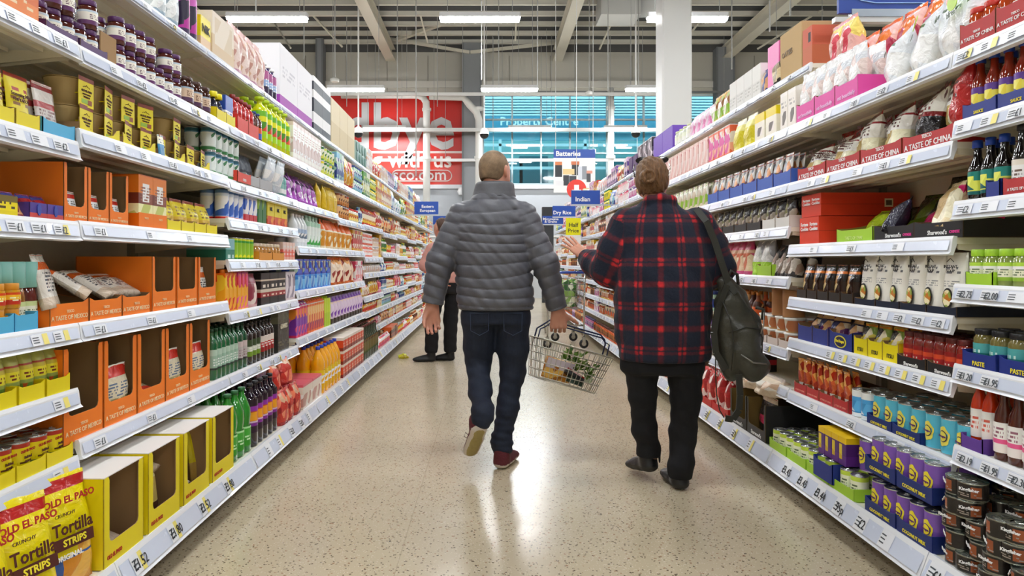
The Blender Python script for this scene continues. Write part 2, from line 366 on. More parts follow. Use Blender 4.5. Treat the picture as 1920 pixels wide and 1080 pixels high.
# ---------------------------------------------------------------- strip lights
def fixture(xc, y, z, wd, label):
    root = empty('strip_light', (xc, y, z)); tag(root, label, 'ceiling light', 'hanging strip lights')
    mb = MB(); mb.box(-wd / 2, wd / 2, -0.09, 0.09, 0.035, 0.12, M('#e6e8ea', 0.4), None, 0.02); mb.obj('housing', root)
    m = MATS.get('lamp')
    if not m:
        m, nt, N, L, b = newmat('lit_diffuser'); b.inputs['Base Color'].default_value = (0.9, 0.9, 0.9, 1)
        b.inputs['Emission Color'].default_value = LAMP_COL + (1,); b.inputs['Emission Strength'].default_value = LAMP; MATS['lamp'] = m
    mb = MB(); mb.box(-wd / 2 + 0.02, wd / 2 - 0.02, -0.085, 0.085, -0.02, 0.035, m, None, 0.02); mb.obj('diffuser', root)
    mb = MB(); wr = M('#a5a6a6', 0.5)
    for s in (-0.4, 0.4): mb.box(s * wd - 0.006, s * wd + 0.006, -0.006, 0.006, 0.12, ZR - z - 0.02, wr)
    mb.obj('suspension_wire', root)
Z_L = 5.62
rows = [(12.75, (-7.9, -4.12, -0.18, 3.66, 7.5), 1.5), (18.0, (-7.2, -3.5, 0.52, 4.3, 8.1), 1.5), (23.3, (-3.55, 1.35, 4.6), 1.45)]
colname = ['far left', 'left', 'middle', 'right', 'far right']
for y, xs, wd in rows:
    rn = {12.75: 'nearest visible row', 18.0: 'second row, above the signs', 23.3: 'farthest row, by the far wall'}[y]
    for i, x_ in enumerate(xs):
        fixture(x_, y, Z_L, wd, 'white fluorescent strip light in the %s, %s one' % (rn, (colname if len(xs) == 5 else ['left', 'middle', 'right'])[i]))
for j, y in enumerate((7.4, 2.1, -3.2)):
    for i, x_ in enumerate((-7.9, -4.1, -0.2, 3.7, 7.6)):
        fixture(x_, y, Z_L, 1.5, 'white strip light above the camera, %s of its row, %s' % (colname[i], ['ahead', 'overhead', 'behind'][j]))
# trunking lines across the back of the shop
for i, (ya, Yt, x0_, x1_, t) in enumerate(((243, 23.6, 648, 1310, 0.06), (300, 24.2, 700, 1240, 0.05), (176, 23.0, 605, 1235, 0.05), (172, 24.0, 900, 1400, 0.03))):
    a = P(x0_, ya, Yt); b_ = P(x1_, ya, Yt)
    mb = MB(); mb.box(a.x, b_.x, Yt, Yt + 0.08, a.z - t, a.z + t, M('#e6e7e6' if i < 3 else '#77797a', 0.4))
    n_ = 6
    for k in range(n_):
        x_ = a.x + (b_.x - a.x) * (k + 0.5) / n_; mb.box(x_ - 0.008, x_ + 0.008, Yt + 0.03, Yt + 0.045, a.z + t, ZR - 0.01, M('#9a9b9a', 0.5))
    tagd(mb.obj('cable_trunking'), ['white cable trunking crossing the big letters of the red sign', 'thin white rail crossing the small words of the red sign', 'white rail along the top of the red sign', 'dark cable tray above the blue window'][i], 'trunking', 'trunking across the far end')
# hanging wires
for i, (px, Yt, y1_) in enumerate(((628, 17, 145), (650, 22, 200), (745, 20, 240), (780, 16, 330), (820, 22, 200), (903, 14, 150), (935, 20, 170), (1008, 15, 165), (1105, 19, 170), (1140, 16, 170), (1197, 20, 170), (1372, 16, 130), (1443, 14, 60), (1482, 12, 30), (480, 14, 30), (570, 17, 110))):
    a = P(px, y1_, Yt); mb = MB(); mb.box(a.x - 0.012, a.x + 0.012, Yt - 0.012, Yt + 0.012, a.z, ZR - 0.02, M('#9c9c98', 0.5))
    if i in (0, 8): mb.lathe([(0.1, a.z - 0.12), (0.12, a.z - 0.05), (0.03, a.z)], M('#e0e0dc', 0.4), 10, c=(a.x, Yt))
    tagd(mb.obj('hanging_wire'), 'thin steel wire hanging from the roof high above the aisle', 'wire', 'thin wires hanging from the roof')
# CCTV domes
for i, (px, py) in enumerate(((672, 250), (908, 252), (1192, 250))):
    a = P(px, py, 20.0); root = empty('security_camera', (a.x, 20.0, a.z))
    tag(root, 'white dome security camera hanging %s' % ['before the letter d of the red sign', 'beside the wide grey column', 'before the window near the right shelves'][i], 'security camera', 'hanging dome cameras')
    MB().box(-0.02, 0.02, -0.02, 0.02, 0.12, ZR - a.z - 0.02, M('#d8d8d6', 0.4)).lathe([(0.04, 0.2), (0.13, 0.13), (0.14, 0.0)][::-1], white, 12).obj('housing', root)
    MB().lathe([(0.02, -0.13), (0.08, -0.11), (0.12, -0.06), (0.135, 0.0)], M('#15181c', 0.1), 12).obj('dome', root)
# small white emergency lamp on the grey wall, duct box, dark partition
a = P(866, 359, 24.5); mb = MB(); mb.lathe([(0.12, a.z - 0.12), (0.17, a.z), (0.12, a.z + 0.14), (0.05, a.z + 0.16)], M('#f2f3f4', 0.3), 12, c=(a.x, 24.55)); mb.box(a.x - 0.05, a.x + 0.05, 24.5, YW, a.z, a.z + 0.1, white)
tagd(mb.obj('wall_lamp'), 'small white bulkhead lamp on the pale grey wall under the sign', 'wall lamp')
a = P(1122, 38, 20.5); b_ = P(1250, -20, 20.5)
mb = MB(); mb.box(a.x, a.x + 1.15, 20, 21, a.z, ZR - 0.05, M('#c6c7c3', 0.45)); mb.tube([Vector((a.x + 1.1, 20.5, a.z + 0.5)), Vector((a.x + 2.6, 20.5, a.z + 0.6))], 0.42, M('#b5b8b8', 0.4), 14)
tagd(mb.obj('ventilation_duct'), 'pale grey air duct box under the roof left of the white column', 'duct')
a = P(1017, 388, 19.0); b_ = P(1038, 388, 19.0)
tagd(MB().box(a.x, b_.x, 19.0, 19.25, 0, a.z, M('#26282c', 0.6)).obj('partition_panel'), 'tall black partition post at the far end of the aisle', 'partition')
a = P(700, 420, 22.0)
tagd(MB().box(-5, 4.5, 21.5, 22.2, 0, 1.9, M('#b8bcc0', 0.5)).box(-5, 4.5, 21.45, 22.25, 1.9, 1.95, white).obj('checkout_screen'), 'pale grey low screen in front of the far wall', 'screen')
# ================================================================ shelving
SIDE = {'L': dict(sg=-1, XF=1.31, XB=1.195, XT=1.42, back=1.80, j=[0.94 + 1.25 * k for k in range(13)], rz=PI / 2, word='left'),
        'R': dict(sg=1, XF=1.533, XB=1.45, XT=1.643, back=2.02, j=[1.02 + 1.25 * k for k in range(13)], rz=-PI / 2, word='right')}
sh_w = M('#f0ebdb', 0.45); sh_e = M('#eef1f6', 0.3, coat=0.3); sh_i = M('#d2dbee', 0.25, coat=0.3); sh_b = M('#e6dfca', 0.55); tick = M('#e9ecf2', 0.35); tyel = M('#f0e27a', 0.4)
ink = M('#4a5158', 0.6); inkb = M('#23272c', 0.6)
ORD = ['first', 'second', 'third', 'fourth', 'fifth', 'sixth', 'seventh', 'eighth', 'ninth', 'tenth', 'eleventh', 'twelfth', 'thirteenth', 'fourteenth', 'fifteenth', 'sixteenth', 'seventeenth', 'eighteenth', 'nineteenth', 'twentieth', 'twenty-first', 'twenty-second', 'twenty-third', 'twenty-fourth']
ZS = {'L': {0: [1.835, 1.52, 1.266, .944, .738, .524], 1: [1.83, 1.565, 1.27, .944, .57, 2.21], 2: [1.83, 1.555, 1.36, 1.15, .886, .57, 2.21],
            3: [1.83, 1.55, 1.245, .94, .614, 2.21], 4: [1.83, 1.52, 1.245, .94, .614, 2.21]},
      'R': {0: [1.83, 1.60, 1.337, 1.066, .804, .538], 1: [1.83, 1.54, 1.224, .96, .753, .485], 2: [1.83, 1.54, 1.32, 1.06, .693, .49, 2.16],
            3: [1.83, 1.54, 1.32, 1.06, .8, .53, 2.16]}}
for k in range(5, 12): ZS['L'][k] = [2.21, 1.83, 1.50 + (k % 2) * .03, 1.25 - (k % 3) * .03, 1.02, .80 - (k % 2) * .03, .60, .40]
for k in range(4, 12): ZS['R'][k] = [2.16, 1.83, 1.54, 1.30 - (k % 2) * .04, 1.06, .84 + (k % 3) * .02, .64, .42]
SHN = {}
def shelf_mesh(kind, wd, dep, edge, pro, seed):
    """board + slanted ticket edge, cached"""
    k = (kind, wd, dep, edge)
    if k in SHN: return SHN[k]
    mb = MB(); h = wd / 2 - 0.002
    mb.box(-h, h, 0.01, dep, -0.022, 0.0, sh_w)
    for y in (0.09, 0.2, 0.31): mb.box(-h + 0.03, h - 0.03, y, y + 0.03, -0.034, -0.022, sh_b)
    b_ = mb.mesh('board')
    mb = MB()
    pts = [(0.012, 0.004), (0.0, 0.006), (-0.004, -0.004), (-pro + 0.004, -edge + 0.008), (-pro - 0.004, -edge), (-pro + 0.012, -edge - 0.004), (0.012, -0.02)]
    vs = [(-h, y, z) for y, z in pts] + [(h, y, z) for y, z in pts]; n = len(pts)
    mb.add(vs, [(i, (i + 1) % n, n + (i + 1) % n, n + i) for i in range(n)] + [tuple(range(n - 1, -1, -1)), tuple(range(n, 2 * n))], sh_e)
    # ticket channel insert
    f = lambda t: (-0.005 - t * (pro - 0.003), -0.008 - t * (edge - 0.02))
    a, c = f(0.02), f(0.95)
    mb.add([(-h + .01, a[0], a[1]), (h - .01, a[0], a[1]), (h - .01, c[0], c[1]), (-h + .01, c[0], c[1])], [(0, 3, 2, 1)], sh_i)
    e_ = mb.mesh('ticket_edge')
    mb = MB(); mb.add([(0, 0.02, -0.022), (0, dep, -0.022), (0, dep, -0.085), (0, 0.02, -0.04), (0.003, 0.02, -0.022), (0.003, dep, -0.022), (0.003, dep, -0.085), (0.003, 0.02, -0.04)],
                      [(0, 3, 2, 1), (4, 5, 6, 7), (2, 3, 7, 6), (1, 2, 6, 5), (3, 0, 4, 7)], sh_b)
    r_ = mb.mesh('bracket')
    SHN[k] = (b_, e_, r_); return SHN[k]
TKM = {}
def ticket_mesh(edge, pro, yellow):
    k = (edge, yellow)
    if k in TKM: return TKM[k]
    mb = MB(); t0, t1 = 0.04, 0.93
    f = lambda t: (-0.0075 - t * (pro - 0.003), -0.008 - t * (edge - 0.02))
    a, c = f(t0), f(t1); w_ = 0.036
    mb.add([(-w_, a[0], a[1]), (w_, a[0], a[1]), (w_, c[0], c[1]), (-w_, c[0], c[1])], [(0, 3, 2, 1)], tick)
    if yellow: mb.add([(w_ - .024, a[0] - .001, a[1]), (w_, a[0] - .001, a[1]), (w_, c[0] - .001, c[1]), (w_ - .024, c[0] - .001, c[1])], [(0, 3, 2, 1)], tyel)
    for r_ in range(3):
        p0, p1 = f(0.25 + r_ * 0.2), f(0.32 + r_ * 0.2)
        mb.add([(-w_ + .005, p0[0] - .001, p0[1]), (-.004, p0[0] - .001, p0[1]), (-.004, p1[0] - .001, p1[1]), (-w_ + .005, p1[0] - .001, p1[1])], [(0, 3, 2, 1)], ink)
    TKM[k] = mb.mesh('price_ticket'); return TKM[k]
PRICES = {('L', 1, .944): ['£1', '£1', None], ('L', 1, .57): ['£1', '£1', None], ('L', 1, 1.27): ['£1', None, None], ('L', 1, .18): ['£1.52', '£1.80', '£1.52', '£1.80'], ('L', 0, .18): ['£1.52'],
          ('R', 1, .96): ['£2', '£2', '£2', None, None], ('R', 1, .485): [None, '£2', None], ('R', 1, 1.224): [None, '£1', None], ('R', 1, .18): ['£1.45', '£1.45', '£1.44', '95p', '£2', None],
          ('R', 0, .538): ['£2.19', '£1.95', '£2.30'], ('R', 0, .804): ['£1.20', '£1.95'], ('R', 0, .18): ['£1', '£1'], ('R', 0, 1.066): ['£2.75', '£2.00', None], ('R', 2, .18): ['£2', '£2', '£3', None],
          ('L', 0, .944): [None, None], ('L', 0, .738): [None], ('L', 0, .524): [None]}
YELLOW = {('R', 1, .753), ('L', 0, .944), ('L', 0, .738), ('L', 0, .524), ('L', 1, .18), ('R', 2, .18)}
def zname(side, k, z, zs):
    lo = sorted(zs); i = lo.index(z)
    if i == 0: return 'lowest'
    if i == len(lo) - 1: return 'topmost'
    return ORD[i] + '-lowest'
bayname = {0: 'nearest bay', 1: 'second bay', 2: 'third bay', 3: 'fourth bay', 4: 'fifth bay', 5: 'sixth bay', 6: 'seventh bay', 7: 'eighth bay', 8: 'ninth bay', 9: 'tenth bay', 10: 'eleventh bay', 11: 'twelfth bay'}
for sd, S in SIDE.items():
    for k in range(12):
        y0 = S['j'][k]; y1 = y0 + 1.25; ym = (y0 + y1) / 2
        bay = empty('gondola_bay', (S['sg'] * S['XF'], ym, 0), S['rz'])
        tag(bay, 'cream steel shelving bay frame of the %s gondola, %s from the camera' % (S['word'], bayname[k]), 'shelving', 'gondola bays')
        D = S['back'] - S['XF']
        mb = MB(); mb.box(-0.625, 0.625, D, D + 0.03, 0.1, 2.22 if k else 2.1, sh_b); mb.obj('back_panel', bay)
        for s in (-1, 1):
            MB().box(s * 0.612 - 0.012, s * 0.612 + 0.012, D - 0.03, D, 0.05, 2.24 if k else 2.1, M('#a9a594', 0.5)).obj('upright', bay)
        PB = S['XF'] - S['XB']
        zs = sorted(ZS[sd][k] + [0.18])
        for z in zs:
            base = z == 0.18; top = z > 2.1
            XF = S['XB'] if base else (S['XT'] if top else S['XF'])
            dep = S['back'] - XF - 0.034
            edge, pro = (0.085, 0.035) if base else ((0.04, 0.008) if top else (0.055, 0.014))
            sh = empty('shelf', (S['sg'] * XF, ym, z), S['rz'])
            tag(sh, 'white ticket-edged shelf, %s of the %s in the %s gondola' % (zname(sd, k, z, zs), bayname[k], S['word']), 'shelf', 'gondola shelves')
            b_, e_, r_ = shelf_mesh('s', 1.25, round(dep, 4), edge, pro, 0)
            link('board', b_, sh); link('ticket_edge', e_, sh)
            if base: MB().box(-0.625, 0.625, 0.11, 0.13, -0.18, -0.024, M('#4c4a45', 0.6)).obj('kick_plate', sh)
            if not base:
                for s in (-0.618, 0.612): o = link('bracket', r_, sh); o.location = (s, 0, 0)
            pr = PRICES.get((sd, k, z)); n = len(pr) if pr else (5 if k in (0, 1, 2) else (4 if k < 7 else 0))
            for i in range(n):
                xx = -0.5 + (i + 0.5) * (1.0 / n) + R.uniform(-.05, .05) * (0 if pr else 1)
                if pr and sd == 'L': xx = -0.52 + 1.05 * i / max(n, 1)
                if sd == 'L' and k == 0: xx = 0.62 - 0.1 - 0.1 * i
                if sd == 'R' and k == 0: xx = -0.56 + 0.11 * i
                if sd == 'R' and k == 1 and z == .96: xx = 0.56 - 0.11 * i
                if (sd, k, z) == ('R', 1, .753): xx = 0.0
                yl = (sd, k, z) in YELLOW or (not pr and R.random() < 0.2)
                if (sd, k, z) == ('R', 1, .753): continue
                t = link('price_ticket', ticket_mesh(edge, pro, yl), sh); t.location = (xx, 0, 0)
                s_ = pr[i] if pr else (R.choice(['£1', '£2', None, None]) if k < 3 else None)
                if s_:
                    ang = math.atan2(pro, edge)
                    text(s_, 0.05 if base else 0.032, inkb if base else ink, t, (0.012, -0.0095 - 0.5 * pro, -0.5 * edge), (-ang, 0, 0), name='price', sx=0.8)
            if (sd, k, z) == ('R', 1, .753):
                for i in range(8):
                    t = link('price_ticket', ticket_mesh(edge, pro, True), sh); t.location = (0.56 - i * 0.105, 0, 0)
# ================================================================ product shapes (front faces -Y, base at z = 0)
def jar(r, h, lid, glass, lab, lh=0.018):
    a = MB().lathe([(r * .94, 0), (r, .006), (r, h * .74), (r * .86, h - lh - .004), (r * .8, h - lh)], glass, 14, c=(0, r))
    b = MB().lathe([(r * .86, h - lh), (r * .88, h - lh + .002), (r * .88, h - .002), (r * .84, h)], lid, 14, c=(0, r))
    c = MB().lathe([(r * 1.012, h * .16), (r * 1.012, h * .64)], lab, 14, c=(0, r), cap=False)
    return [('glass_body', a), ('lid', b), ('label', c)]
def can(r, h, lab, metal=None):
    mt = metal or M('#b9bcbd', 0.25, 0.9)
    a = MB().lathe([(r, .004), (r, h - .004)], lab, 16, c=(0, r), cap=False)
    b = MB().lathe([(r * .98, 0), (r * 1.02, .002), (r * 1.0, .005)], mt, 16, c=(0, r))
    c = MB().lathe([(r, h - .005), (r * 1.02, h - .001), (r * .98, h), (r * .92, h - .003), (r * .6, h - .0035), (r * .58, h - .002), (0.001, h - .002)], mt, 16, c=(0, r))
    c.tube([(0, r - r * .5, h - .001), (r * .3, r - r * .2, h), (0, r, h), (-r * .3, r - r * .2, h)], .0015, mt, 4, True)
    return [('can_body', a), ('base_rim', b), ('lid', c)]
def bottle(r, h, cap, body, lab, neck=.34, shape=0, lz=(.12, .5), cr=.32, ch=.07):
    pr = {0: [(.9, 0), (1, .01), (1, .58), (.9, .68), (.5, .82), (.36, .88), (.34, .93)],
          1: [(.9, 0), (1, .015), (1, .7), (.8, .78), (.45, .84), (.36, .86), (.34, .93)],
          2: [(.85, 0), (1, .02), (.98, .3), (.88, .42), (1, .56), (.95, .68), (.55, .83), (.32, .89), (.3, .94)],
          3: [(.92, 0), (1, .02), (1, .5), (.86, .6), (.46, .72), (.4, .9), (.4, .93)]}[shape]
    a = MB().lathe([(r * p, h * q) for p, q in pr], body, 14, c=(0, r))
    b = MB().lathe([(r * cr, h * (1 - ch)), (r * cr * 1.08, h * (1 - ch) + .001), (r * cr * 1.05, h - .001), (r * cr * .9, h)], cap, 12, c=(0, r))
    c = MB().lathe([(r * 1.012, h * lz[0]), (r * 1.012, h * lz[1])], lab, 14, c=(0, r), cap=False)
    return [('bottle_body', a), ('cap', b), ('label', c)]
def carton(w_, d, h, m, cap=None, gable=False, flap=None):
    a = MB().box(-w_ / 2, w_ / 2, 0, d, 0, h, m, None, min(.003, w_ * .05)); out = [('carton_body', a)]
    if gable:
        g = MB(); g.add([(-w_ / 2, 0, h), (w_ / 2, 0, h), (w_ / 2, d, h), (-w_ / 2, d, h), (-w_ / 2, d / 2, h + .03), (w_ / 2, d / 2, h + .03)], [(0, 1, 5, 4), (2, 3, 4, 5), (0, 4, 3), (1, 2, 5)], m)
        out.append(('gable_top', g))
    if cap: out.append(('cap', MB().lathe([(.013, h + (.008 if gable else 0)), (.014, h + .016), (.012, h + .018)], cap, 10, c=(0, d * .3 if gable else d / 2))))
    if flap: out.append(('flap', MB().box(-w_ / 2, w_ / 2, 0, d, h, h + .002, flap)))
    return out
def bag(w_, h, t, m, seal=.06, lean=0., wr=.35, nx=9, nz=12, gus=.0, sd=0, back=None, foot=0.0):
    """pillow pack with crimped ends; foot makes a flat, wider bottom"""
    vs = []; fs = []; off = Vector((sd * 3.7, sd * 1.3, h * 9))
    for side in (-1, 1):
        for j in range(nz + 1):
            v = j / nz
            for i in range(nx + 1):
                u = -1 + 2 * i / nx
                e = max(0, 1 - abs(u) ** 3.0)
                q = 0 if v > 1 - seal else (1 - v / (1 - seal))
                tv = (min(1, q * 2.6)) ** .6 if foot else (min(1, q * 3.0) ** .7) * (min(1, v * 4.5 + .02) ** .55)
                th = t / 2 * (e ** .5) * tv
                if foot: th = t / 2 * (e ** .35) * (tv if v > .12 else 1)
                n_ = mnoise.noise(Vector((u * 2.2, v * 3.4, side * 2)) + off) * wr * t * min(1, tv) * .5
                y = t / 2 + side * (th + n_ * (e ** .5)) + .0006 * side + lean * v * h
                x = u * w_ / 2 * (1 - .07 * math.sin(PI * min(1, v * 1.05)) * (0 if foot else 1)) + mnoise.noise(Vector((v * 3, u, 5)) + off) * w_ * .02 * wr * 3
                z = h * v + (mnoise.noise(Vector((u * 2, v, 9)) + off) * h * .03 * wr * 3 if v > .9 else 0)
                vs.append((x, y, max(z, 0)))
    k = (nx + 1) * (nz + 1)
    for j in range(nz):
        for i in range(nx):
            a = j * (nx + 1) + i; fs.append((a, a + 1, a + nx + 2, a + nx + 1)); fs.append((k + a, k + a + nx + 1, k + a + nx + 2, k + a + 1))
    for j in range(nz):
        for c in (0, nx):
            a = j * (nx + 1) + c; q = (a, a + nx + 1, k + a + nx + 1, k + a); fs.append(q if c == 0 else q[::-1])
    for i in range(nx):
        fs.append((i, k + i, k + i + 1, i + 1)); a = nz * (nx + 1) + i; fs.append((a, a + 1, k + a + 1, k + a))
    return MB().add(vs, fs, m, True)
def pouch(w_, h, t, m, m2=None, sd=0, lean=0., seal=.07, foot=1.0, wr=.3):
    a = bag(w_, h, t, m, seal, lean, wr, sd=sd, foot=foot)
    b = MB().box(-w_ / 2 * .93, w_ / 2 * .93, t / 2 - .0016 + lean * h, t / 2 + .0016 + lean * h, h * (1 - seal * .8), h * 1.0, m2 or m)
    return [('pouch_body', a), ('top_seal', b)]
def panel(mb, pts, T, th, mo, mi):
    n = len(pts); vs = [T @ Vector((x, 0, z)) for x, z in pts] + [T @ Vector((x, th, z)) for x, z in pts]
    mb.add(vs, [tuple(range(n))], mo); mb.add(vs, [tuple(range(2 * n - 1, n - 1, -1))], mi)
    mb.add(vs, [((i + 1) % n, i, n + i, n + (i + 1) % n) for i in range(n)], mi); return mb
def arc(x0, z0, x1, z1, n=5):
    return [(x0 + (x1 - x0) * i / n, z0 + (z1 - z0) * (1 - math.cos(PI / 2 * i / n))) for i in range(n + 1)]
brown = M('#8a6a45', 0.8); brown2 = M('#a5835a', 0.8)
def case(w_, d, h, hf, col, style='U', post=.022, txt=None, tc=None, inner=None, ts=.02, lid=None, sub=None, logo=None):
    """shelf-ready case: U = tall front with a cut window, L = low front with sides sweeping up to the back"""
    inner = inner or brown; th = .0025; out = []; W = w_ / 2 - .001
    f = MB()
    if style == 'U':
        r = .018
        pts = [(-W, 0), (W, 0), (W, h), (W - post * .8, h), (W - post, h - .012), (W - post, hf + r), (W - post - r * .3, hf + r * .3), (W - post - r, hf), (-W + post + r, hf), (-W + post + r * .3, hf + r * .3), (-W + post, hf + r), (-W + post, h - .012), (-W + post * .8, h), (-W, h)]
    else:
        pts = [(-W, 0), (W, 0), (W, hf * 1.15), (W * .7, hf), (-W * .7, hf), (-W, hf * 1.15)]
    panel(f, pts, Matrix.Identity(4), th, col, inner); out.append(('front_panel', f))
    for s in (-1, 1):
        g = MB(); hh = h if style == 'U' else hf * 1.15
        if style == 'U': p2 = [(0, 0), (d, 0), (d, h), (0, h)]
        else: p2 = [(0, 0), (d, 0), (d, h)] + [(x, z) for x, z in arc(0, hh, d * .75, h)][::-1]
        # side lies in the YZ plane
        T = Matrix(((0, -s * 1.0, 0, s * W), (1, 0, 0, 0), (0, 0, 1, 0), (0, 0, 0, 1)))
        q = p2 if s > 0 else p2
        panel(g, q, T, th, col, inner); out.append(('side_panel', g))
    bk = MB().box(-W, W, d - th, d, 0, h, inner).box(-W, W, d, d + .001, 0, h, col); out.append(('back_panel', bk))
    out.append(('base_panel', MB().box(-W, W, .003, d, 0, .002, inner)))
    if lid:
        l_ = MB(); l_.box(-W, W, 0, d * .48, h, h + .003, lid).box(-W, W, d * .50, d, h + .001, h + .004, lid); out.append(('lid_flap', l_))
    texts = []
    if txt: texts.append((txt, ts, tc, (0, -.0012, hf * .36)))
    if sub: texts.append((sub, ts * .62, tc, (0, -.0012, hf * .36 + ts * .95)))
    return out, texts
class Proto:
    def __init__(s, name, cat, parts, w, d, h, texts=(), single=False):
        s.name, s.cat, s.w, s.d, s.h = name, cat, w, d, h
        if isinstance(parts, tuple): parts, t2 = parts; texts = list(texts) + t2
        s.single = single and not texts
        if s.single:
            a = MB()
            for _, p in parts:
                for f, mi, sm in zip(p.f, p.mi, p.sm): pass
                o = len(a.v); a.v += p.v; idx = [a.mat(m) for m in p.m]
                a.f += [tuple(o + k for k in f) for f in p.f]; a.mi += [idx[i] for i in p.mi]; a.sm += p.sm
            s.me = a.mesh(name)
        else: s.parts = [(n, p.mesh(n)) for n, p in parts]
        s.texts = texts; s.src = None
    def make(s):
        if s.single: return link(s.name, s.me)
        if s.src is None:
            r = empty(s.name)
            for n, me in s.parts: link(n, me, r)
            for t in s.texts: text(t[0], t[1], t[2], r, t[3], bold=t[4] if len(t) > 4 else .012, sx=t[5] if len(t) > 5 else 1.0)
            s.src = r; s.kids = list(r.children); return r
        r = s.src.copy(); COL.objects.link(r)
        for c in s.kids:
            q = c.copy(); COL.objects.link(q); q.parent = r
        return r
def Yx(sd, x, lvl='F'): S = SIDE[sd]; return F * S['X' + lvl] / abs(x - CX)
NLAB = {}
def put(p, sd, Y, z, d=.012, lvl='F', rot=0., tilt=0., tiltx=0., roll=0.):
    S = SIDE[sd]; o = p.make()
    X = S['sg'] * (S['X' + lvl] + d)
    o.location = (X, Y, z); o.rotation_mode = 'XYZ'
    o.rotation_euler = (tilt, roll, S['rz'] + rot); return o
def row(p, sd, z, a, b, desc, where, lvl='F', px=True, ranks=1, tiers=1, d=.012, gap=.003, jit=.0, rj=.0, group=None, n=None, tilt=0., rgap=.004, th=None, raggy=0.):
    """fill a stretch of shelf (given by two photo columns or by Y) with one product"""
    if px: a, b = Yx(sd, a, lvl), Yx(sd, b, lvl)
    a, b = min(a, b), max(a, b)
    if n is None: n = max(1, int(round((b - a) / (p.w + gap))))
    st = (b - a) / n; dw = p.d + rgap; grp = group or ('%s %s' % (desc, where))[:60]
    sc = min(1.0, st / p.w * .995)
    for t in range(tiers):
        for r in range(ranks):
            for i in range(n):
                if raggy and t == tiers - 1 and R.random() < raggy: continue
                o = put(p, sd, a + st * (i + .5) + R.uniform(-jit, jit), z + t * (th or p.h), d + r * dw + R.uniform(0, jit), lvl, R.uniform(-rj, rj), tilt)
                if sc < .97: o.scale = (sc, sc if p.single is None else 1, 1)
                lab = desc
                if n > 1: lab += ', ' + ORD[min(i, 23)] + ' from camera'
                if r: lab += ', ' + ('second' if r == 1 else ORD[r]) + ' rank'
                if tiers > 1: lab += ', ' + (('upper' if t else 'lower') if tiers == 2 else ORD[t] + ' level') + ('' if tiers > 2 else ' layer')
                lab += ', ' + where
                ws = lab.split()
                if len(ws) > 16: lab = lab.replace(' with ', ', ', 1).replace(' and ', '-', 1); lab = ' '.join(lab.replace(' from camera', ' along').split()[:16])
                tag(o, lab, p.cat, grp)
    return n
VIV[:] = [1.2, 1.03]
# ================================================================ the goods
Wt, Bk = '#f1efe9', '#17171a'
orange = M('#de7420', 0.55); yel = M('#d8c81a', 0.5); navy = M('#1d2f7c', 0.5); redt = M('#a92a2c', 0.55); green_t = M('#9cc53a', 0.5); pink_t = M('#d24a9c', 0.5); black_t = M('#1b1a1c', 0.5); blue_t = M('#4fa6cf', 0.5); purp_t = M('#5b3a8c', 0.5)
t_or = M('#f0c9a0', 0.6); t_wh = M('#efe9e4', 0.6); t_rd = M('#a5231c', 0.6); t_br = M('#4a1c14', 0.6); t_ye = M('#e2d23c', 0.6); t_bk = M('#2a2622', 0.6)
PK = lambda *a, **k: Proto(*a, **k)
def L_(*a, **k): return row(a[0], 'L', *a[1:], **k)
def R_(*a, **k): return row(a[0], 'R', *a[1:], **k)
# ---- wraps, tortilla chips
wrap_m = pack(((0, '#c9382a'), (.06, '#c8bfa6'), (.78, '#c8352a'), (.97, '#e9dcd0')), pics=((.08, .42, 0, 1, ['#c9bd93', '#a99c6e', '#ddd3b4', '#7d7048'], 1.4),), text=((.45, .7, '#5c6a80', 5),), rough=.22, crinkle=.6)
wrapbag = lambda h=.23, sd=1: Proto('wrap_packet', 'wraps', pouch(.175, h, .05, wrap_m, M('#e7ddd4', .2), sd=sd), .155, .045, h)
silver_m = pack(((0, '#c9b9a6'), (.2, '#d7d3cb'), (.7, '#cf5c25'), (.85, '#e9e4de')), text=((.3, .68, '#4a4f58', 6),), rough=.18, crinkle=.9)
# B5: five tall cases with cut windows
cs = Proto('wrap_case', 'case', case(.218, .30, .30, .085, orange, 'U', .026, 'A TASTE OF MEXICO', t_or, ts=.021, sub='TESCO'), .222, .302, .3)
L_(cs, .57, 2.13, 3.255, 'tall orange cut-window wrap case', 'left shelf above yellow boxes', px=False, n=5)
wb = [wrapbag(.2, i) for i in range(3)]
for i, (Y, d, tl, z) in enumerate(((2.467, .016, .02, 0), (2.70, .03, -1.2, .03), (2.917, .02, .05, 0), (3.14, .016, .02, 0), (2.70, .05, -1.25, .075))):
    o = put(wb[i % 3], 'L', Y, .574 + z, d, tilt=-tl if tl > 0 else tl); tag(o, 'clear-fronted wrap packet with red top in the %s orange case, %s' % (['second', 'third', 'fourth', 'fifth', 'third'][i], ['standing upright', 'lying flat', 'leaning back', 'standing at the far end', 'second one lying flat'][i]), 'wraps', 'wrap packets in the orange cases')
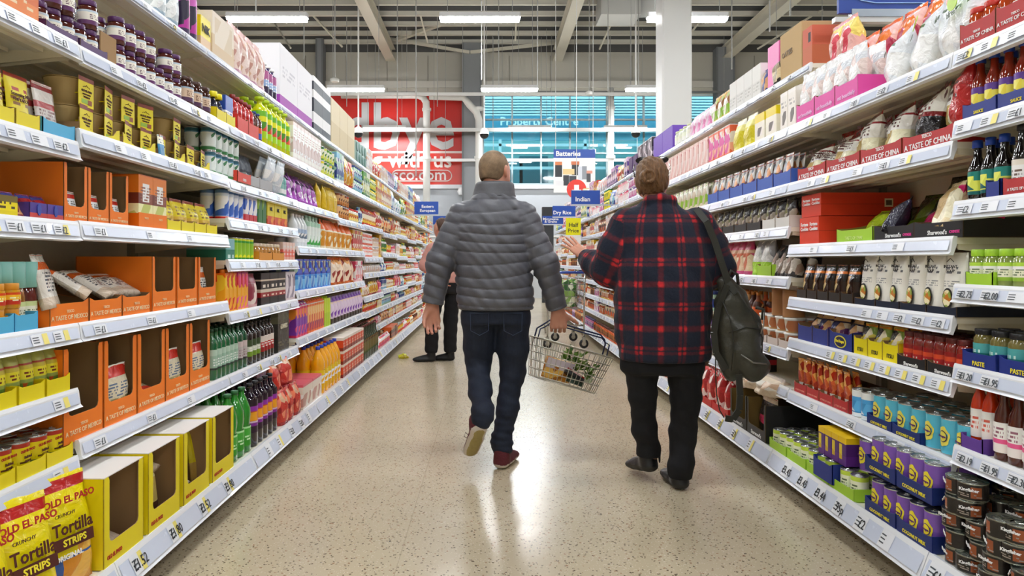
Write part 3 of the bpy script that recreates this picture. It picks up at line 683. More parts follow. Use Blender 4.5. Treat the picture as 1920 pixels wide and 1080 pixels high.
# B4: low trays then tall cases
tl = Proto('wrap_tray', 'tray', case(.2, .34, .14, .07, orange, 'L', .02, 'A TASTE OF MEXICO', t_or, ts=.02, sub='TESCO'), .205, .342, .14)
L_(tl, .944, 2.066, 2.68, 'low orange open wrap tray', 'left shelf beside the teal-capped bottles', px=False, n=3)
tc_ = Proto('wrap_case', 'case', case(.2, .30, .22, .08, orange, 'U', .02, 'A TASTE OF MEXICO', t_or, ts=.019, sub='TESCO'), .205, .302, .22)
L_(tc_, .944, 2.69, 3.33, 'short orange cut-window wrap case', 'left shelf right of the low trays', px=False, n=3)
sb = Proto('silver_packet', 'packet', pouch(.14, .17, .035, silver_m, sd=4), .15, .04, .2)
for i, (Y, d, z, t, ro) in enumerate(((2.12, .02, .06, -.25, .35), (2.30, .02, .10, -.95, .5), (2.46, .03, .09, -1.0, .2), (2.60, .05, .09, -1.1, -.2), (2.79, .05, .03, -1.3, 0), (2.80, .12, .06, -1.3, .2), (3.0, .05, .02, -1.1, .1), (3.22, .03, .004, -.08, 0))):
    o = put(sb, 'L', Y, .944 + z, d, tilt=t, rot=ro); tag(o, 'crinkled silver and orange wrap packet %s' % ['leaning beside the teal-capped bottles', 'slumped over the first low orange tray', 'slumped over the second low orange tray', 'slumped over the third low orange tray', 'lying low in the first short case', 'lying atop another in the first short case', 'lying in the middle short case', 'standing in the last short case'][i], 'packet', 'silver packets in the orange trays')
# B3: cases with narrow windows, taco cartons, pouches
c3 = Proto('seasoning_case', 'case', case(.126, .36, .185, .05, orange, 'U', .016, 'A TASTE OF MEXICO', t_or, ts=.012, sub='TESCO'), .128, .362, .185)
L_(c3, 1.27, 2.135, 2.52, 'narrow orange case with brown window', 'left shelf right of the purple trays', px=False, n=3)
sach = pack(((0, '#8c8468'), (.35, Wt), (.75, '#c8352a'), (.9, '#efe9e0')), text=((.4, .7, '#666', 4),), crinkle=.5)
sp_ = Proto('seasoning_sachet', 'sachet', pouch(.085, .1, .015, sach, sd=2), .09, .02, .1)
for i, Y in enumerate((2.20, 2.33, 2.46)):
    o = put(sp_, 'L', Y, 1.273, .02, tilt=-.2); tag(o, 'small pale sachet standing inside the %s narrow orange case' % ORD[i], 'sachet', 'sachets in narrow cases')
taco = pack(((0, '#d9691a'), (.3, '#d77a2a'), (.98, '#b95a20')), pics=((.28, .46, 0, 1, ['#b9c06a', '#e6e2b0', '#7c9440'], .9), (.46, .66, 0, 1, ['#6a2f22', '#7c3a28', '#5e2a20'], .3), (.5, .84, .28, .74, [Wt, '#eeeae4'], .3)), text=((.52, .8, '#8a5a48', 5),), rough=.4)
tp = Proto('taco_carton', 'carton', [('carton_body', MB().box(-.055, .055, 0, .3, 0, .205, taco)), ('tray_front', MB().box(-.056, .056, -.002, 0, 0, .06, orange))], .112, .3, .205, texts=[('TESCO', .010, t_or, (0, -.003, .04))])
L_(tp, 1.27, 2.59, 2.815, 'orange taco shell carton with white label', 'left shelf before the yellow pouches', px=False, n=2)
yp = pack(((0, '#c9882a'), (.1, '#d6b23c'), (.45, '#e0cf1f'), (.9, '#8c3a1c')), pics=((.06, .36, 0, 1, ['#b98a3c', '#8a6a2a', '#d8b060', '#3c5a8c'], 1),), text=((.5, .8, '#8a6a1a', 3),), crinkle=.5)
yps = [Proto('yellow_pouch', 'pouch', pouch(.115, .15, .05, yp, M('#7a2a1a', .4), sd=s), .12, .06, .15) for s in (1,)]
L_(yps[0], 1.272, 2.83, 3.34, 'bulging yellow snack pouch in cut tray', 'left shelf end before blue tubes', px=False, n=4, ranks=2, tilt=-.12, d=.03)
ytr = Proto('yellow_tray', 'tray', case(.125, .3, .1, .045, yel, 'L', .02, inner=brown2), .128, .3, .1)
L_(ytr, 1.27, 2.82, 3.345, 'small yellow tray with curved front', 'under the yellow snack pouches', px=False, n=4, d=.0125)
# A3: purple logo trays with red packets
ptr = Proto('purple_tray', 'tray', [('front_panel', MB().box(-.075, .075, 0, .003, 0, .05, M('#4a3a8a', .5)).box(-.075, .075, -.001, 0, 0, .02, M('#b5403c', .5)).lathe([(.017, 0), (.017, .002)], M('#3c4a9c', .4), 14, Matrix.Translation((0, -.001, .03)) @ Matrix.Rotation(PI / 2, 4, 'X'))), ('side_panel', MB().box(-.075, -.072, 0, .25, 0, .05, M('#4a3a8a', .5))), ('side_panel', MB().box(.072, .075, 0, .25, 0, .05, M('#4a3a8a', .5))), ('base_panel', MB().box(-.072, .072, .003, .25, 0, .002, brown2))], .15, .25, .05)
L_(ptr, 1.266, 1.975, 2.13, 'low purple and red tray with oval badge', 'left nearest bay beside the orange case', px=False, n=2, d=.01)
L_(Proto('red_sachet', 'sachet', pouch(.07, .085, .03, pack(((0, '#8c2f35'), (.4, '#a92630'), (.8, '#3c4a9c')), pics=((.1, .6, 0, 1, ['#b5303a', '#7c2028', '#d8a070', '#c0454c'], 1.6),), crinkle=.7), sd=7), .075, .035, .085), 1.27, 1.93, 2.12, 'crumpled red sachet in low purple tray', 'left nearest bay', px=False, n=3, ranks=3, tilt=-.4, jit=.01, d=.02)
yb = Proto('yellow_carton', 'carton', carton(.1, .2, .06, pack(((0, '#d6c41f'), (.3, '#e0cf1f'), (.7, '#6a5a20')), text=((.4, .8, '#4a3a1a', 2),))), .1, .2, .06)
L_(yb, 1.266, 1.83, 1.93, 'yellow cut tray of red packets', 'left nearest bay beside purple trays', px=False, n=1)
# A2: sachet file in yellow trays, blue tray
ys = pack(((0, '#c9a01f'), (.1, '#7c3a2a'), (.32, '#dccb1c'), (.92, '#8a2a1c')), pics=((.1, .32, 0, 1, ['#8c4a30', '#6a2a1c', '#c08060'], 1.2),), text=((.42, .62, '#8a5a1a', 2), (.68, .8, '#a5301c', 1)), rough=.4, crinkle=.15)
ysp = Proto('seasoning_sachet', 'sachet', [('sachet_body', bag(.098, .155, .018, ys, .05, wr=.1))], .1, .022, .155, texts=[('Seasoning Mix', .014, t_br, (0, -.004, .095)), ('FOR TACOS', .012, t_br, (0, -.004, .08))])
L_(ysp, 1.522, 1.80, 2.01, 'yellow seasoning sachet in yellow tray', 'upper left beside bowls', px=False, n=2, ranks=5, tilt=-.08, d=.02, rgap=.006)
yt2 = Proto('yellow_tray', 'tray', case(.105, .2, .07, .045, yel, 'L', inner=brown2), .105, .2, .07)
L_(yt2, 1.52, 1.80, 2.015, 'yellow tray holding a file of seasoning sachets', 'upper left', px=False, n=2, d=.005)
blt = Proto('blue_tray', 'tray', case(.16, .25, .05, .045, blue_t, 'L', inner=blue_t), .16, .25, .05)
L_(blt, 1.52, 2.02, 2.185, 'pale blue tray under red-striped sachets', 'upper left beside bowls', px=False, n=1, d=.004)
rs = pack(((0, '#d9cfc9'), (.1, '#8c3034'), (.25, '#c9bfb9'), (.5, '#a53a3c'), (.62, '#d9d3cd'), (.85, '#8c2a2c')), text=((.3, .5, '#7c5a5a', 3),), rough=.2, crinkle=.4)
L_(Proto('striped_sachet', 'sachet', pouch(.1, .16, .012, rs, sd=3), .1, .016, .16), 1.53, 2.05, 2.15, 'red-striped silver sachet leaning in blue tray', 'upper left', px=False, n=1, ranks=5, tilt=-.15, d=.03)
# B2: bowl kits
def bowlkit():
    r = .060; wood = M('#b29a68', .6); wd2 = M('#9a8250', .6)
    a = MB(); prof = []
    for i in range(7): prof += [(r * (.68 + .05 * i), .012 * i), (r * (.715 + .05 * i), .012 * i + .011)]
    a.lathe(prof, wood, 16, c=(0, r)); a.lathe([(r * 1.06, .084), (r * 1.08, .087), (r * 1.0, .088)], wd2, 16, c=(0, r))
    b = MB(); b.box(-.042, .042, -.012, -.0105, -.004, .092, yel, None, .01); b.box(-.042, .042, -.0125, -.012, .078, .092, M('#7a2f1c', .5)); b.box(-.026, .01, -.0127, -.012, .006, .02, M('#8cae3c', .5)); b.box(.008, .03, -.0129, -.012, .004, .02, M('#8a4a2c', .5))
    for s_ in (-1, 1): b.tube([(s_ * .02, -.011, .04), (s_ * .018, .02, .04)], .002, yel, 4)
    c = MB(); z0 = Matrix.Translation((0, -.0135, .0))
    c.tube([(-.018, -.013, .058), (-.012, -.013, .062), (-.006, -.013, .061), (0, -.013, .067), (.006, -.013, .061), (.012, -.013, .062), (.018, -.013, .058)], .0009, t_br, 4)
    return Proto('tortilla_bowl_kit', 'bowl kit', [('bowl_stack', a), ('card_sleeve', b), ('emblem', c)], .112, .115, .092, texts=[('OLD EL PASO', .0095, t_br, (0, -.0135, .047), .03), ('STAND N STUFF', .006, t_br, (0, -.0135, .036), .03), ('TORTILLAS', .007, t_br, (0, -.0135, .027), .03)])
bk = bowlkit()
L_(bk, 1.565, 2.20, 3.25, 'nested tortilla bowls with yellow card', 'upper left shelf', px=False, n=8, tiers=2, ranks=1, rj=.25, d=.03, raggy=.15)
ytr2 = Proto('yellow_tray', 'tray', [('front_panel', (lambda m_: panel(m_, [(-.12, 0), (.12, 0), (.12, .045), (.10, .04), (.08, .02), (.03, .008), (-.03, .008), (-.08, .02), (-.10, .035), (-.12, .045)], Matrix.Identity(4), .003, yel, brown2))(MB())), ('side_panel', MB().box(-.12, -.117, 0, .25, 0, .03, brown2)), ('base_panel', MB().box(-.117, .12, .003, .25, 0, .002, brown2))], .24, .25, .07)
L_(ytr2, 1.565, 2.20, 3.25, 'yellow brown tray with swept cut-out front', 'under the tortilla bowls', px=False, n=4, d=.008)
L_(Proto('sauce_sachet', 'sachet', pouch(.05, .085, .01, pack(((0, '#3c7ca8'), (.4, '#3f86b8'), (.55, '#e5dfc8'), (.9, '#d9d2b6')), text=((.6, .85, '#7a8a90', 2),))), .05, .012, .085), 1.567, 2.73, 2.79, 'small cream and blue sachet', 'leaning before the tortilla bowls', px=False, n=1, d=.0, tilt=-.1)
# A4: teal capped sauces, blue tray
sau = lambda c1, lab: Proto('sauce_bottle', 'bottle', bottle(.029, .2, M('#7fb5ac', .4), M(c1, .12, coat=.5), lab, shape=3, cr=.98, ch=.38, lz=(.08, .42)), .062, .06, .2)
lb1 = pack(((0, '#c94a3c'), (.12, '#e9e4cf'), (.8, '#c9d69a')), pics=((.1, .35, 0, 1, ['#b53a2c', '#e0e4c0', '#7c9440'], 1.2),), text=((.4, .7, '#5a6a4a', 3),))
for i, (Y, c) in enumerate(((1.93, '#6a4a20'), (1.985, '#8c5a24'), (2.038, '#5c1d14'), (1.885, '#6a5a20'))):
    o = put(sau(c, lb1), 'L', Y, .944, .035); tag(o, 'sauce bottle with tall teal cap, %s' % ['amber sauce, in the blue tray', 'orange sauce, middle of three in front', 'dark red sauce, beside the silver packets', 'partly cut by the picture edge'][i], 'bottle', 'teal-capped sauce bottles')
L_(sau('#6a4a20', lb1), .944, 1.88, 2.06, 'second-rank sauce bottle with teal cap', 'left shelf at picture edge', px=False, n=3, d=.1)
L_(Proto('blue_tray', 'tray', case(.11, .24, .05, .05, blue_t, 'L', inner=blue_t), .11, .24, .05), .944, 1.80, 2.0, 'pale blue card tray under teal-capped sauces', 'left shelf', px=False, n=2, d=.002)
L_(Proto('salsa_jar', 'jar', jar(.03, .07, M('#c9882a', .4), M('#b5801f', .15, coat=.5), pack(((0, '#b5301c'), (.4, '#e0b02c'), (.8, '#c9441c')), text=((.3, .7, '#f0e6c0', 2),))), .062, .06, .07), .944, 1.83, 1.95, 'short salsa jar with orange label', 'left shelf at picture edge', px=False, n=2, tiers=2, d=.004)
# A5: squeezy pouches
sq = pack(((0, '#7c9440'), (.18, '#8a9a4a'), (.42, '#d2c834'), (.62, '#b8a83a'), (.7, '#a53a24'), (.74, '#a9ac5c')), pics=((.1, .35, 0, 1, ['#c9cfa0', '#5a7a2c', '#a5441c', '#8aa04c'], 1.6),), text=((.46, .6, '#6a2a1a', 2),), rough=.3)
L_(Proto('squeezy_sauce', 'sauce bottle', [('bottle_body', bag(.066, .145, .05, sq, .02, wr=.05, foot=1)), ('cap', MB().lathe([(.02, 0), (.021, .012), (.012, .018)], M('#8c2a1c', .4), 12, c=(0, .025)))], .068, .055, .145), .742, 1.80, 2.155, 'green squeezy guacamole bottle with yellow label', 'left shelf', px=False, n=6, ranks=2, d=.03)
yt5 = Proto('yellow_tray', 'tray', case(.115, .2, .075, .05, yel, 'L', inner=yel), .115, .2, .07)
L_(yt5, .738, 1.80, 2.165, 'bright yellow tray under squeezy sauces', 'left shelf', px=False, n=3, d=.008)
# A6: bean cans
bc = pack(((0, '#7c8a3c'), (.2, '#6a7a30'), (.34, '#dccb1c'), (.86, '#a53022')), pics=((.02, .25, 0, 1, ['#7c9440', '#5a6a2c', '#8a5a3c'], 1.2),), text=((.4, .5, '#5a3018', 1),), rough=.3)
L_(Proto('bean_can', 'can', can(.039, .105, bc), .08, .078, .105, texts=[('OLD EL PASO', .0105, t_rd, (0, -.0012, .078), .03), ('Refried', .011, t_br, (0, -.0012, .06), .03), ('BEANS', .009, t_br, (0, -.0012, .048), .03)]), .526, 1.78, 2.165, 'yellow and red refried bean can', 'left shelf', px=False, n=5, ranks=3, d=.014)
L_(Proto('yellow_tray', 'tray', case(.13, .26, .07, .045, yel, 'L', inner=yel), .13, .26, .07), .524, 1.78, 2.175, 'yellow tray holding refried bean cans', 'left shelf', px=False, n=3, d=.006)
# A base: tortilla strips
tb1 = pack(((0, '#d89c34'), (.06, '#3a5a9a'), (.3, '#d8c91a'), (.86, '#a5201c'), (.955, '#d8c91a')), pics=((.0, .28, .35, 1, ['#d69a3c', '#c9852a', '#e0b052', '#b5702a'], .8), (.3, .42, .62, 1, ['#d69a3c', '#e0b052'], .6)), rough=.22, crinkle=.6)
tb2 = pack(((0, '#c9a01f'), (.06, '#d8c91a'), (.84, '#a5201c'), (.93, '#d8c91a')), pics=((.0, .3, .55, 1, ['#d69a3c', '#c9852a', '#e0b052', '#b5702a'], .8), (.04, .2, 0, .5, ['#b52a5c', '#a52a50', '#c9a01f'], .5)), rough=.22, crinkle=.6)
dk = pack(((0, '#1d2f5c'), (.3, '#24386c'), (.7, '#3c3a6a'), (.93, '#c9b91f')), crinkle=.7, rough=.25)
def chips(m, sd, blue):
    tx = [('OLD EL PASO', .028, t_rd, (0, -.009, .265), .03), ('CRUNCHY', .014, t_br, (-.02, -.010, .225), .01), ('Tortilla', .05, t_br, (0, -.012, .185), .02, .9), ('STRIPS', .027, t_ye, (0, -.0155, .145), .03)]
    if blue: tx.append(('ORIGINAL', .02, t_wh, (-.02, -.012, .105), .03))
    return Proto('tortilla_chip_bag', 'crisp bag', [('bag_body', bag(.2, .33, .09, m, .07, sd=sd, wr=.22, nx=13, nz=18)), ('title_bar', MB().box(-.065, .065, -.0145, -.0115, .128, .162, t_br))], .2, .1, .33, texts=tx)
for i, (Y, d, m, t, ro, z) in enumerate(((2.02, .02, tb1, -.12, .30, .0), (1.83, .0, tb2, -.18, .28, 0.), (1.66, .0, tb2, -.15, .2, 0), (2.03, .17, dk, -.1, .1, .0), (1.84, .16, dk, .1, .2, .0), (1.70, .3, dk, .1, .2, 0), (2.02, .3, tb2, -.3, .4, .02))):
    o = put(chips(m, i + 1, m is tb1), 'L', Y, .182 + z, d, 'B', tilt=t, rot=-ro)
    tag(o, ['yellow tortilla strips bag with blue original panel on bottom shelf', 'yellow tortilla strips bag with red top, cut by picture corner', 'yellow tortilla strips bag with only its last letters in view', 'dark blue crisp bag behind the original tortilla strips', 'dark blue crisp bag under the nearest yellow tray', 'dark blue crisp bag deepest on the nearest bottom shelf', 'yellow crinkled bag behind, next to the first yellow case'][i], 'crisp bag', 'crisp bags on the nearest bottom shelf')
# B base: yellow cases with white lids
wl = M('#d9d5d0', .6)
yc = Proto('yellow_case', 'case', case(.245, .36, .285, .075, yel, 'U', .032, inner=brown2, lid=wl), .25, .362, .29, texts=[('OLD EL PASO', .018, t_rd, (-.06, -.001, .03), .03, .8)])
L_(yc, .182, 2.12, 3.24, 'yellow cut-window case with white lid', 'left bottom shelf', lvl='B', px=False, n=4, d=.004)
for i, (Y, z, t, kind) in enumerate(((2.24, .02, -1.1, 0), (2.26, .04, -1.2, 0), (2.52, .02, -.1, 1), (2.78, .02, -1.0, 0), (2.80, .05, -1.15, 0), (3.0, .02, -.1, 2), (2.53, .2, -1.3, 0))):
    m_ = [Proto('dinner_kit_packet', 'packet', pouch(.16, .2, .03, silver_m, sd=5), .16, .03, .2), Proto('tortilla_packet', 'packet', pouch(.19, .22, .04, pack(((0, '#4a3022'), (.2, '#d6c41f'), (.6, '#d9d3b0'), (.75, '#9c2a22'), (.95, '#e9e4de')), pics=((.2, .6, 0, 1, ['#d8c98a', '#c9b46a', '#e0d6a0'], .8),), crinkle=.7), sd=6), .19, .04, .22), Proto('dinner_kit_packet', 'packet', pouch(.16, .24, .04, pack(((0, '#b5944a'), (.35, '#d2c224'), (.9, '#8c3a2c')), text=((.5, .75, '#5a4a1a', 2),), crinkle=.5), sd=8), .16, .04, .24)][kind]
    o = put(m_, 'L', Y, .185 + z, .05, 'B', tilt=t); tag(o, '%s in the %s yellow case' % (['silver packet lying flat', 'second silver packet lying on top', 'yellow-red tortilla packet standing', 'pale packet lying flat', 'second pale packet lying', 'yellow kit packet standing up', 'silver packet stuffed at the top'][i], ['first', 'first', 'second', 'third', 'third', 'last', 'second'][i]), 'packet', 'packets in the yellow cases')
# B1 and C1: jars, sauces (upper shelf)
pj = pack(((0, '#5a2a5c'), (.3, '#e0dcd2'), (.85, '#b9c9d2')), text=((.4, .75, '#5a3a4a', 3),))
cj = Proto('chutney_jar', 'jar', jar(.032, .1, M('#4a1f52', .35), M('#4a2018', .12, coat=.6), pj), .068, .066, .1)
L_(cj, 1.83, 2.05, 2.38, 'purple-lidded chutney jar', 'left upper shelf', px=False, n=5, ranks=2, d=.03, tiers=2, th=.101, raggy=.35)
L_(Proto('purple_tray', 'tray', case(.16, .2, .12, .03, M('#4a2a5c', .5), 'L', inner=brown2), .16, .2, .12), 1.832, 2.04, 2.385, 'purple card tray holding jars', 'left upper shelf', px=False, n=2, d=.01)
L_(Proto('orange_carton', 'carton', carton(.2, .2, .1, pack(((0, '#d8772c'), (.5, '#c95f1c')), text=((.3, .6, '#e8c8a0', 2),))), .2, .2, .1), 1.835, 1.83, 2.02, 'orange carton', 'top left corner of the picture', px=False, n=1)
L_(cj, 1.83, 2.47, 3.0, 'purple-lidded pickle jar', 'left, past the card flap', px=False, n=7, ranks=2, tiers=2, th=.101, d=.02, raggy=.2)
L_(Proto('card_flap', 'card flap', [('flap', MB().box(-.05, .05, 0, .004, 0, .11, brown2)), ('fold', MB().box(-.05, .05, 0, .15, 0, .003, brown2))], .1, .15, .11), 1.83, 2.37, 2.47, 'bare brown card flap between two jar groups', 'left upper shelf', px=False, n=1, d=.03)
L_(Proto('relish_jar', 'jar', jar(.042, .135, M('#3a1d12', .35), M('#3a1c14', .12, coat=.6), pack(((0, '#4a2a4a'), (.3, '#c9b098'), (.9, '#8fa5b8')), text=((.4, .8, '#6a4a3a', 3),))), .088, .088, .135), 1.83, 3.02, 3.30, 'tall dark relish jar with brown lid', 'left upper shelf', px=False, n=3, ranks=2)
L_(Proto('mustard_bottle', 'bottle', bottle(.022, .14, M('#d9cb20', .4), M('#1b1b28', .15, coat=.5), pack(((0, '#22223a'), (.5, '#2a2a4a'))), shape=3, cr=.9, ch=.2), .046, .046, .14), 1.83, 3.31, 3.43, 'small dark bottle with yellow cap', 'left upper shelf', px=False, n=2)
L_(Proto('blue_carton', 'carton', carton(.1, .06, .15, pack(((0, '#e8c8a0'), (.2, Wt), (.5, '#2c4aa0')), text=((.2, .5, '#405a90', 3),))), .1, .06, .15), 1.83, 3.44, 3.55, 'slim blue and white carton', 'left upper shelf', px=False, n=1)
L_(Proto('yellow_tray', 'tray', case(.12, .2, .1, .05, yel, 'L'), .12, .2, .1), 1.83, 3.3, 3.54, 'yellow scalloped tray', 'left upper shelf under slim bottles', px=False, n=2, d=-.002)
L_(Proto('ketchup_bottle', 'bottle', bottle(.028, .19, M('#7c1a16', .4), M('#a81c1a', .15, coat=.5), pack(((0, '#c9302a'), (.5, '#b5201c')), text=((.2, .7, '#e8d0c8', 3),)), shape=1, cr=.5, ch=.12), .058, .058, .19), 1.83, 3.58, 3.88, 'red sauce bottle', 'left upper shelf', px=False, n=5, ranks=2)
L_(Proto('red_tray', 'tray', case(.16, .22, .1, .07, M('#c92f22', .5), 'L'), .16, .22, .1), 1.83, 3.57, 3.9, 'red card tray round sauce bottles', 'left upper shelf', px=False, n=2, d=-.002)
L_(Proto('brown_sauce', 'bottle', bottle(.026, .17, M('#2a3a7c', .4), M('#4a2012', .15, coat=.5), pack(((0, '#3c5aa0'), (.5, '#c95a2c'))), shape=1, cr=.5), .054, .052, .17), 1.83, 3.9, 4.02, 'dark sauce bottle with blue label', 'left upper shelf', px=False, n=2)
L_(Proto('squash_bottle', 'bottle', bottle(.045, .29, M('#a9c41f', .4), M('#c9cf1f', .15, coat=.6), pack(((0, '#9cc81f'), (.3, '#c9301c'), (.5, '#d9d62a'), (.8, '#6ab02a')), pics=((.25, .6, 0, 1, ['#c94a2a', '#4a8a2a', '#e0d62a'], .8),)), shape=1, cr=.6, lz=(.15, .7)), .092, .09, .29), 1.83, 4.04, 4.6, 'yellow-green squash bottle', 'left upper shelf', px=False, n=6, ranks=2)
L_(Proto('white_carton', 'carton', carton(.09, .16, .26, pack(((0, '#d9cfcb'), (.1, '#e6e0da'), (.9, '#d6c5c0')), pics=((.2, .6, 0, 1, ['#e3dcd6', '#c9b5b0', '#efe9e6', '#b08a80'], 1.4),), text=((.65, .85, '#a5706a', 3),))), .09, .16, .26), 1.83, 4.63, 5.4, 'tall white and pink carton', 'left upper shelf', px=False, n=8)
# C..: top shelf (topmost left)
T = 2.21
L_(Proto('snack_bag', 'bag', pouch(.12, .3, .08, pack(((0, '#8aa0b0'), (.3, '#c9cfd0'), (.6, '#7cc08a')), pics=((.1, .5, 0, 1, ['#b5bdc0', '#e0e4e4', '#8a9aa5'], 1.5),), crinkle=.8), sd=2), .12, .08, .3), T, 2.95, 3.2, 'silver green snack bag', 'topmost left shelf', lvl='T', px=False, n=2)
L_(Proto('energy_bottle', 'bottle', bottle(.033, .3, M('#2a1a3a', .4), M('#28123c', .15, coat=.5), pack(((0, '#2c1440'), (.3, '#a92a8c'), (.6, '#2a1440'), (.75, '#a92a8c')), pics=((.1, .9, 0, 1, ['#a92a8c', '#1d1030', '#c060b0'], 1),)), shape=1, cr=.6, lz=(.05, .9)), .07, .07, .3), T, 3.24, 3.4, 'purple and black bottle', 'topmost left shelf', lvl='T', px=False, n=2)
nik = Proto('nik_tray', 'carton', [('carton_body', MB().box(-.06, .06, 0, .3, 0, .16, pack(((0, '#c9a87c'), (.35, '#d8cb1f'), (.9, '#d0c21c')))))], .12, .3, .16, texts=[('NIK', .055, t_bk, (0, -.002, .10), .03)])
L_(nik, T, 3.41, 3.53, 'yellow box lettered in black', 'topmost left shelf', lvl='T', px=False, n=1)
L_(Proto('cream_carton', 'carton', carton(.3, .36, .235, pack(((0, '#cbb79a'), (.5, '#d9cfc0')), pics=((.3, .9, .1, .9, ['#d9cfc0', '#cdbfa8', '#e2dacd'], .4),), rough=.6)), .3, .36, .235), T, 3.55, 3.86, 'large cream carton seen from its side', 'topmost left shelf', lvl='T', px=False, n=1)
L_(Proto('pink_bag', 'bag', pouch(.14, .3, .1, pack(((0, '#b58aa0'), (.25, '#d6c0b8'), (.7, '#cfa9a5')), pics=((.1, .85, 0, 1, ['#c9a98a', '#d8c5bd', '#b58a80', '#e3d6d0'], 1.4),), crinkle=.6), sd=3), .145, .1, .3), T, 3.88, 4.42, 'bulky pink and brown bag', 'topmost left shelf', lvl='T', px=False, n=4)
L_(Proto('sports_bottle', 'bottle', bottle(.033, .22, M('#e6e6ea', .3), M('#3a2a5c', .15, coat=.5), pack(((0, '#2a1a3c'), (.3, '#8aa5d0'), (.6, '#a55a8c')), text=((.3, .7, '#f0e6f0', 3),)), shape=1, cr=.55, lz=(.1, .75)), .07, .07, .22), T, 4.42, 4.66, 'purple pink bottle with white cap', 'topmost left shelf', lvl='T', px=False, n=3)
L_(Proto('white_carton', 'carton', carton(.45, .36, .43, pack(((0, '#9c3fa5'), (.18, '#dedee4'), (1, '#ccc')), text=((.5, .7, '#c0c0c8', 3),), rough=.55)), .45, .36, .43), T, 4.7, 5.55, 'big white box with purple base stripe', 'topmost left shelf', lvl='T', px=False, n=2)
L_(Proto('black_white_carton', 'carton', carton(.3, .34, .45, pack(((0, '#2a2f3a'), (.15, '#dcdcdc'), (.35, '#2a2f3a'), (.6, '#e0e0e0'), (.75, '#353a45'), (.9, '#e4e4e4')), rough=.5)), .3, .34, .45), T, 5.6, 6.2, 'black and white banded box', 'topmost left shelf', lvl='T', px=False, n=2)
L_(Proto('cream_carton', 'carton', carton(.35, .36, .42, pack(((0, '#cdbf9c'), (.5, '#d9cdae')), rough=.6)), .35, .36, .42), T, 6.22, 7.3, 'cream shipping box', 'topmost left shelf', lvl='T', px=False, n=3)
L_(Proto('can_pack', 'can pack', [('wrap', MB().box(-.15, .15, 0, .3, 0, .24, M('#9db5ad', .2), None, .03))] + [('can_end', MB().lathe([(.055, 0), (.055, .004), (.045, .006)], M('#3f6a5e', .35), 14, Matrix.Translation((x_, 0, z_)) @ Matrix.Rotation(PI / 2, 4, 'X'))) for x_ in (-.075, .075) for z_ in (.065, .18)], .3, .3, .24), T, 7.35, 8.0, 'shrink-wrapped green can multipack', 'topmost left shelf', lvl='T', px=False, n=2)
# C2
gc = pack(((0, '#3f7a4a'), (.15, '#c9d6d2'), (.5, '#5a8aa8'), (.85, '#2f5a6a')), pics=((.2, .8, 0, 1, ['#7ca8b8', '#d9e2e0', '#4a7a5a', '#2c4a6a'], 1.2),), rough=.25)
L_(Proto('vegetable_can', 'can', can(.036, .115, gc), .074, .072, .115), 1.56, 3.28, 3.66, 'blue-green vegetable can', 'left shelf right of bowls', px=False, n=5, tiers=2, ranks=2)
L_(Proto('nuts_tray', 'tray', case(.25, .2, .06, .055, M('#9a9a9c', .4), 'L'), .25, .2, .06), 1.56, 3.68, 4.14, 'grey and red card tray', 'left shelf before grey pouches', px=False, n=2, d=-.004)
L_(Proto('red_card', 'tray', case(.2, .1, .055, .05, M('#c9402f', .5), 'L', txt='ooo', tc=t_wh, ts=.03), .2, .1, .055), 1.56, 3.55, 3.76, 'small red card tray front', 'left shelf under green cans', px=False, n=1, d=-.008)
L_(Proto('coffee_bag', 'pouch', pouch(.1, .17, .05, pack(((0, '#3a3f48'), (.5, '#555c68')), crinkle=.6), sd=1), .1, .05, .17), 1.57, 3.7, 3.98, 'dark grey foil pouch', 'left shelf behind grey tray', px=False, n=3, d=.06)
L_(Proto('grey_pouch', 'pouch', pouch(.15, .19, .04, pack(((0, '#b9c2cc'), (.2, '#d3dae0'), (.85, '#aab4be')), pics=((.25, .6, 0, 1, ['#c3ccd6', '#eef2f4', '#9aa8b5'], .8),), crinkle=.6), sd=1), .15, .045, .19), 1.57, 4.0, 4.36, 'pale grey pouch tilting forward', 'left shelf', px=False, n=2, tilt=.25, ranks=2, d=.01)
L_(Proto('teal_bottle', 'bottle', bottle(.03, .16, M('#7cc03a', .4), M('#6a9c98', .15, coat=.4), pack(((0, '#dfe8e6'), (.5, '#7caaa8'))), shape=1, cr=.6), .06, .06, .16), 1.56, 4.38, 4.5, 'small teal bottle with green cap', 'left shelf', px=False, n=2)
pb = pack(((0, '#a04ab0'), (.2, '#7c3a8c'), (.85, '#5a2a6a')), pics=((.15, .8, 0, 1, ['#5a2a6a', '#9c4aa8', '#c9b0c9', '#3a1a4a'], 1.5),), rough=.2, crinkle=.6)
L_(Proto('purple_sweet_bag', 'sweet bag', pouch(.13, .19, .07, pb, sd=4), .13, .08, .19), 1.56, 4.52, 5.3, 'shiny purple sweet bag', 'left shelf', px=False, n=6, ranks=2, tilt=-.15, rj=.2)
L_(Proto('yellow_bag', 'bag', pouch(.15, .2, .07, pack(((0, '#c9a81f'), (.5, '#d6b82a')), crinkle=.6), sd=5), .15, .08, .2), 1.56, 5.3, 6.0, 'yellow crumpled bag', 'left shelf past purple sweets', px=False, n=4, rj=.3)
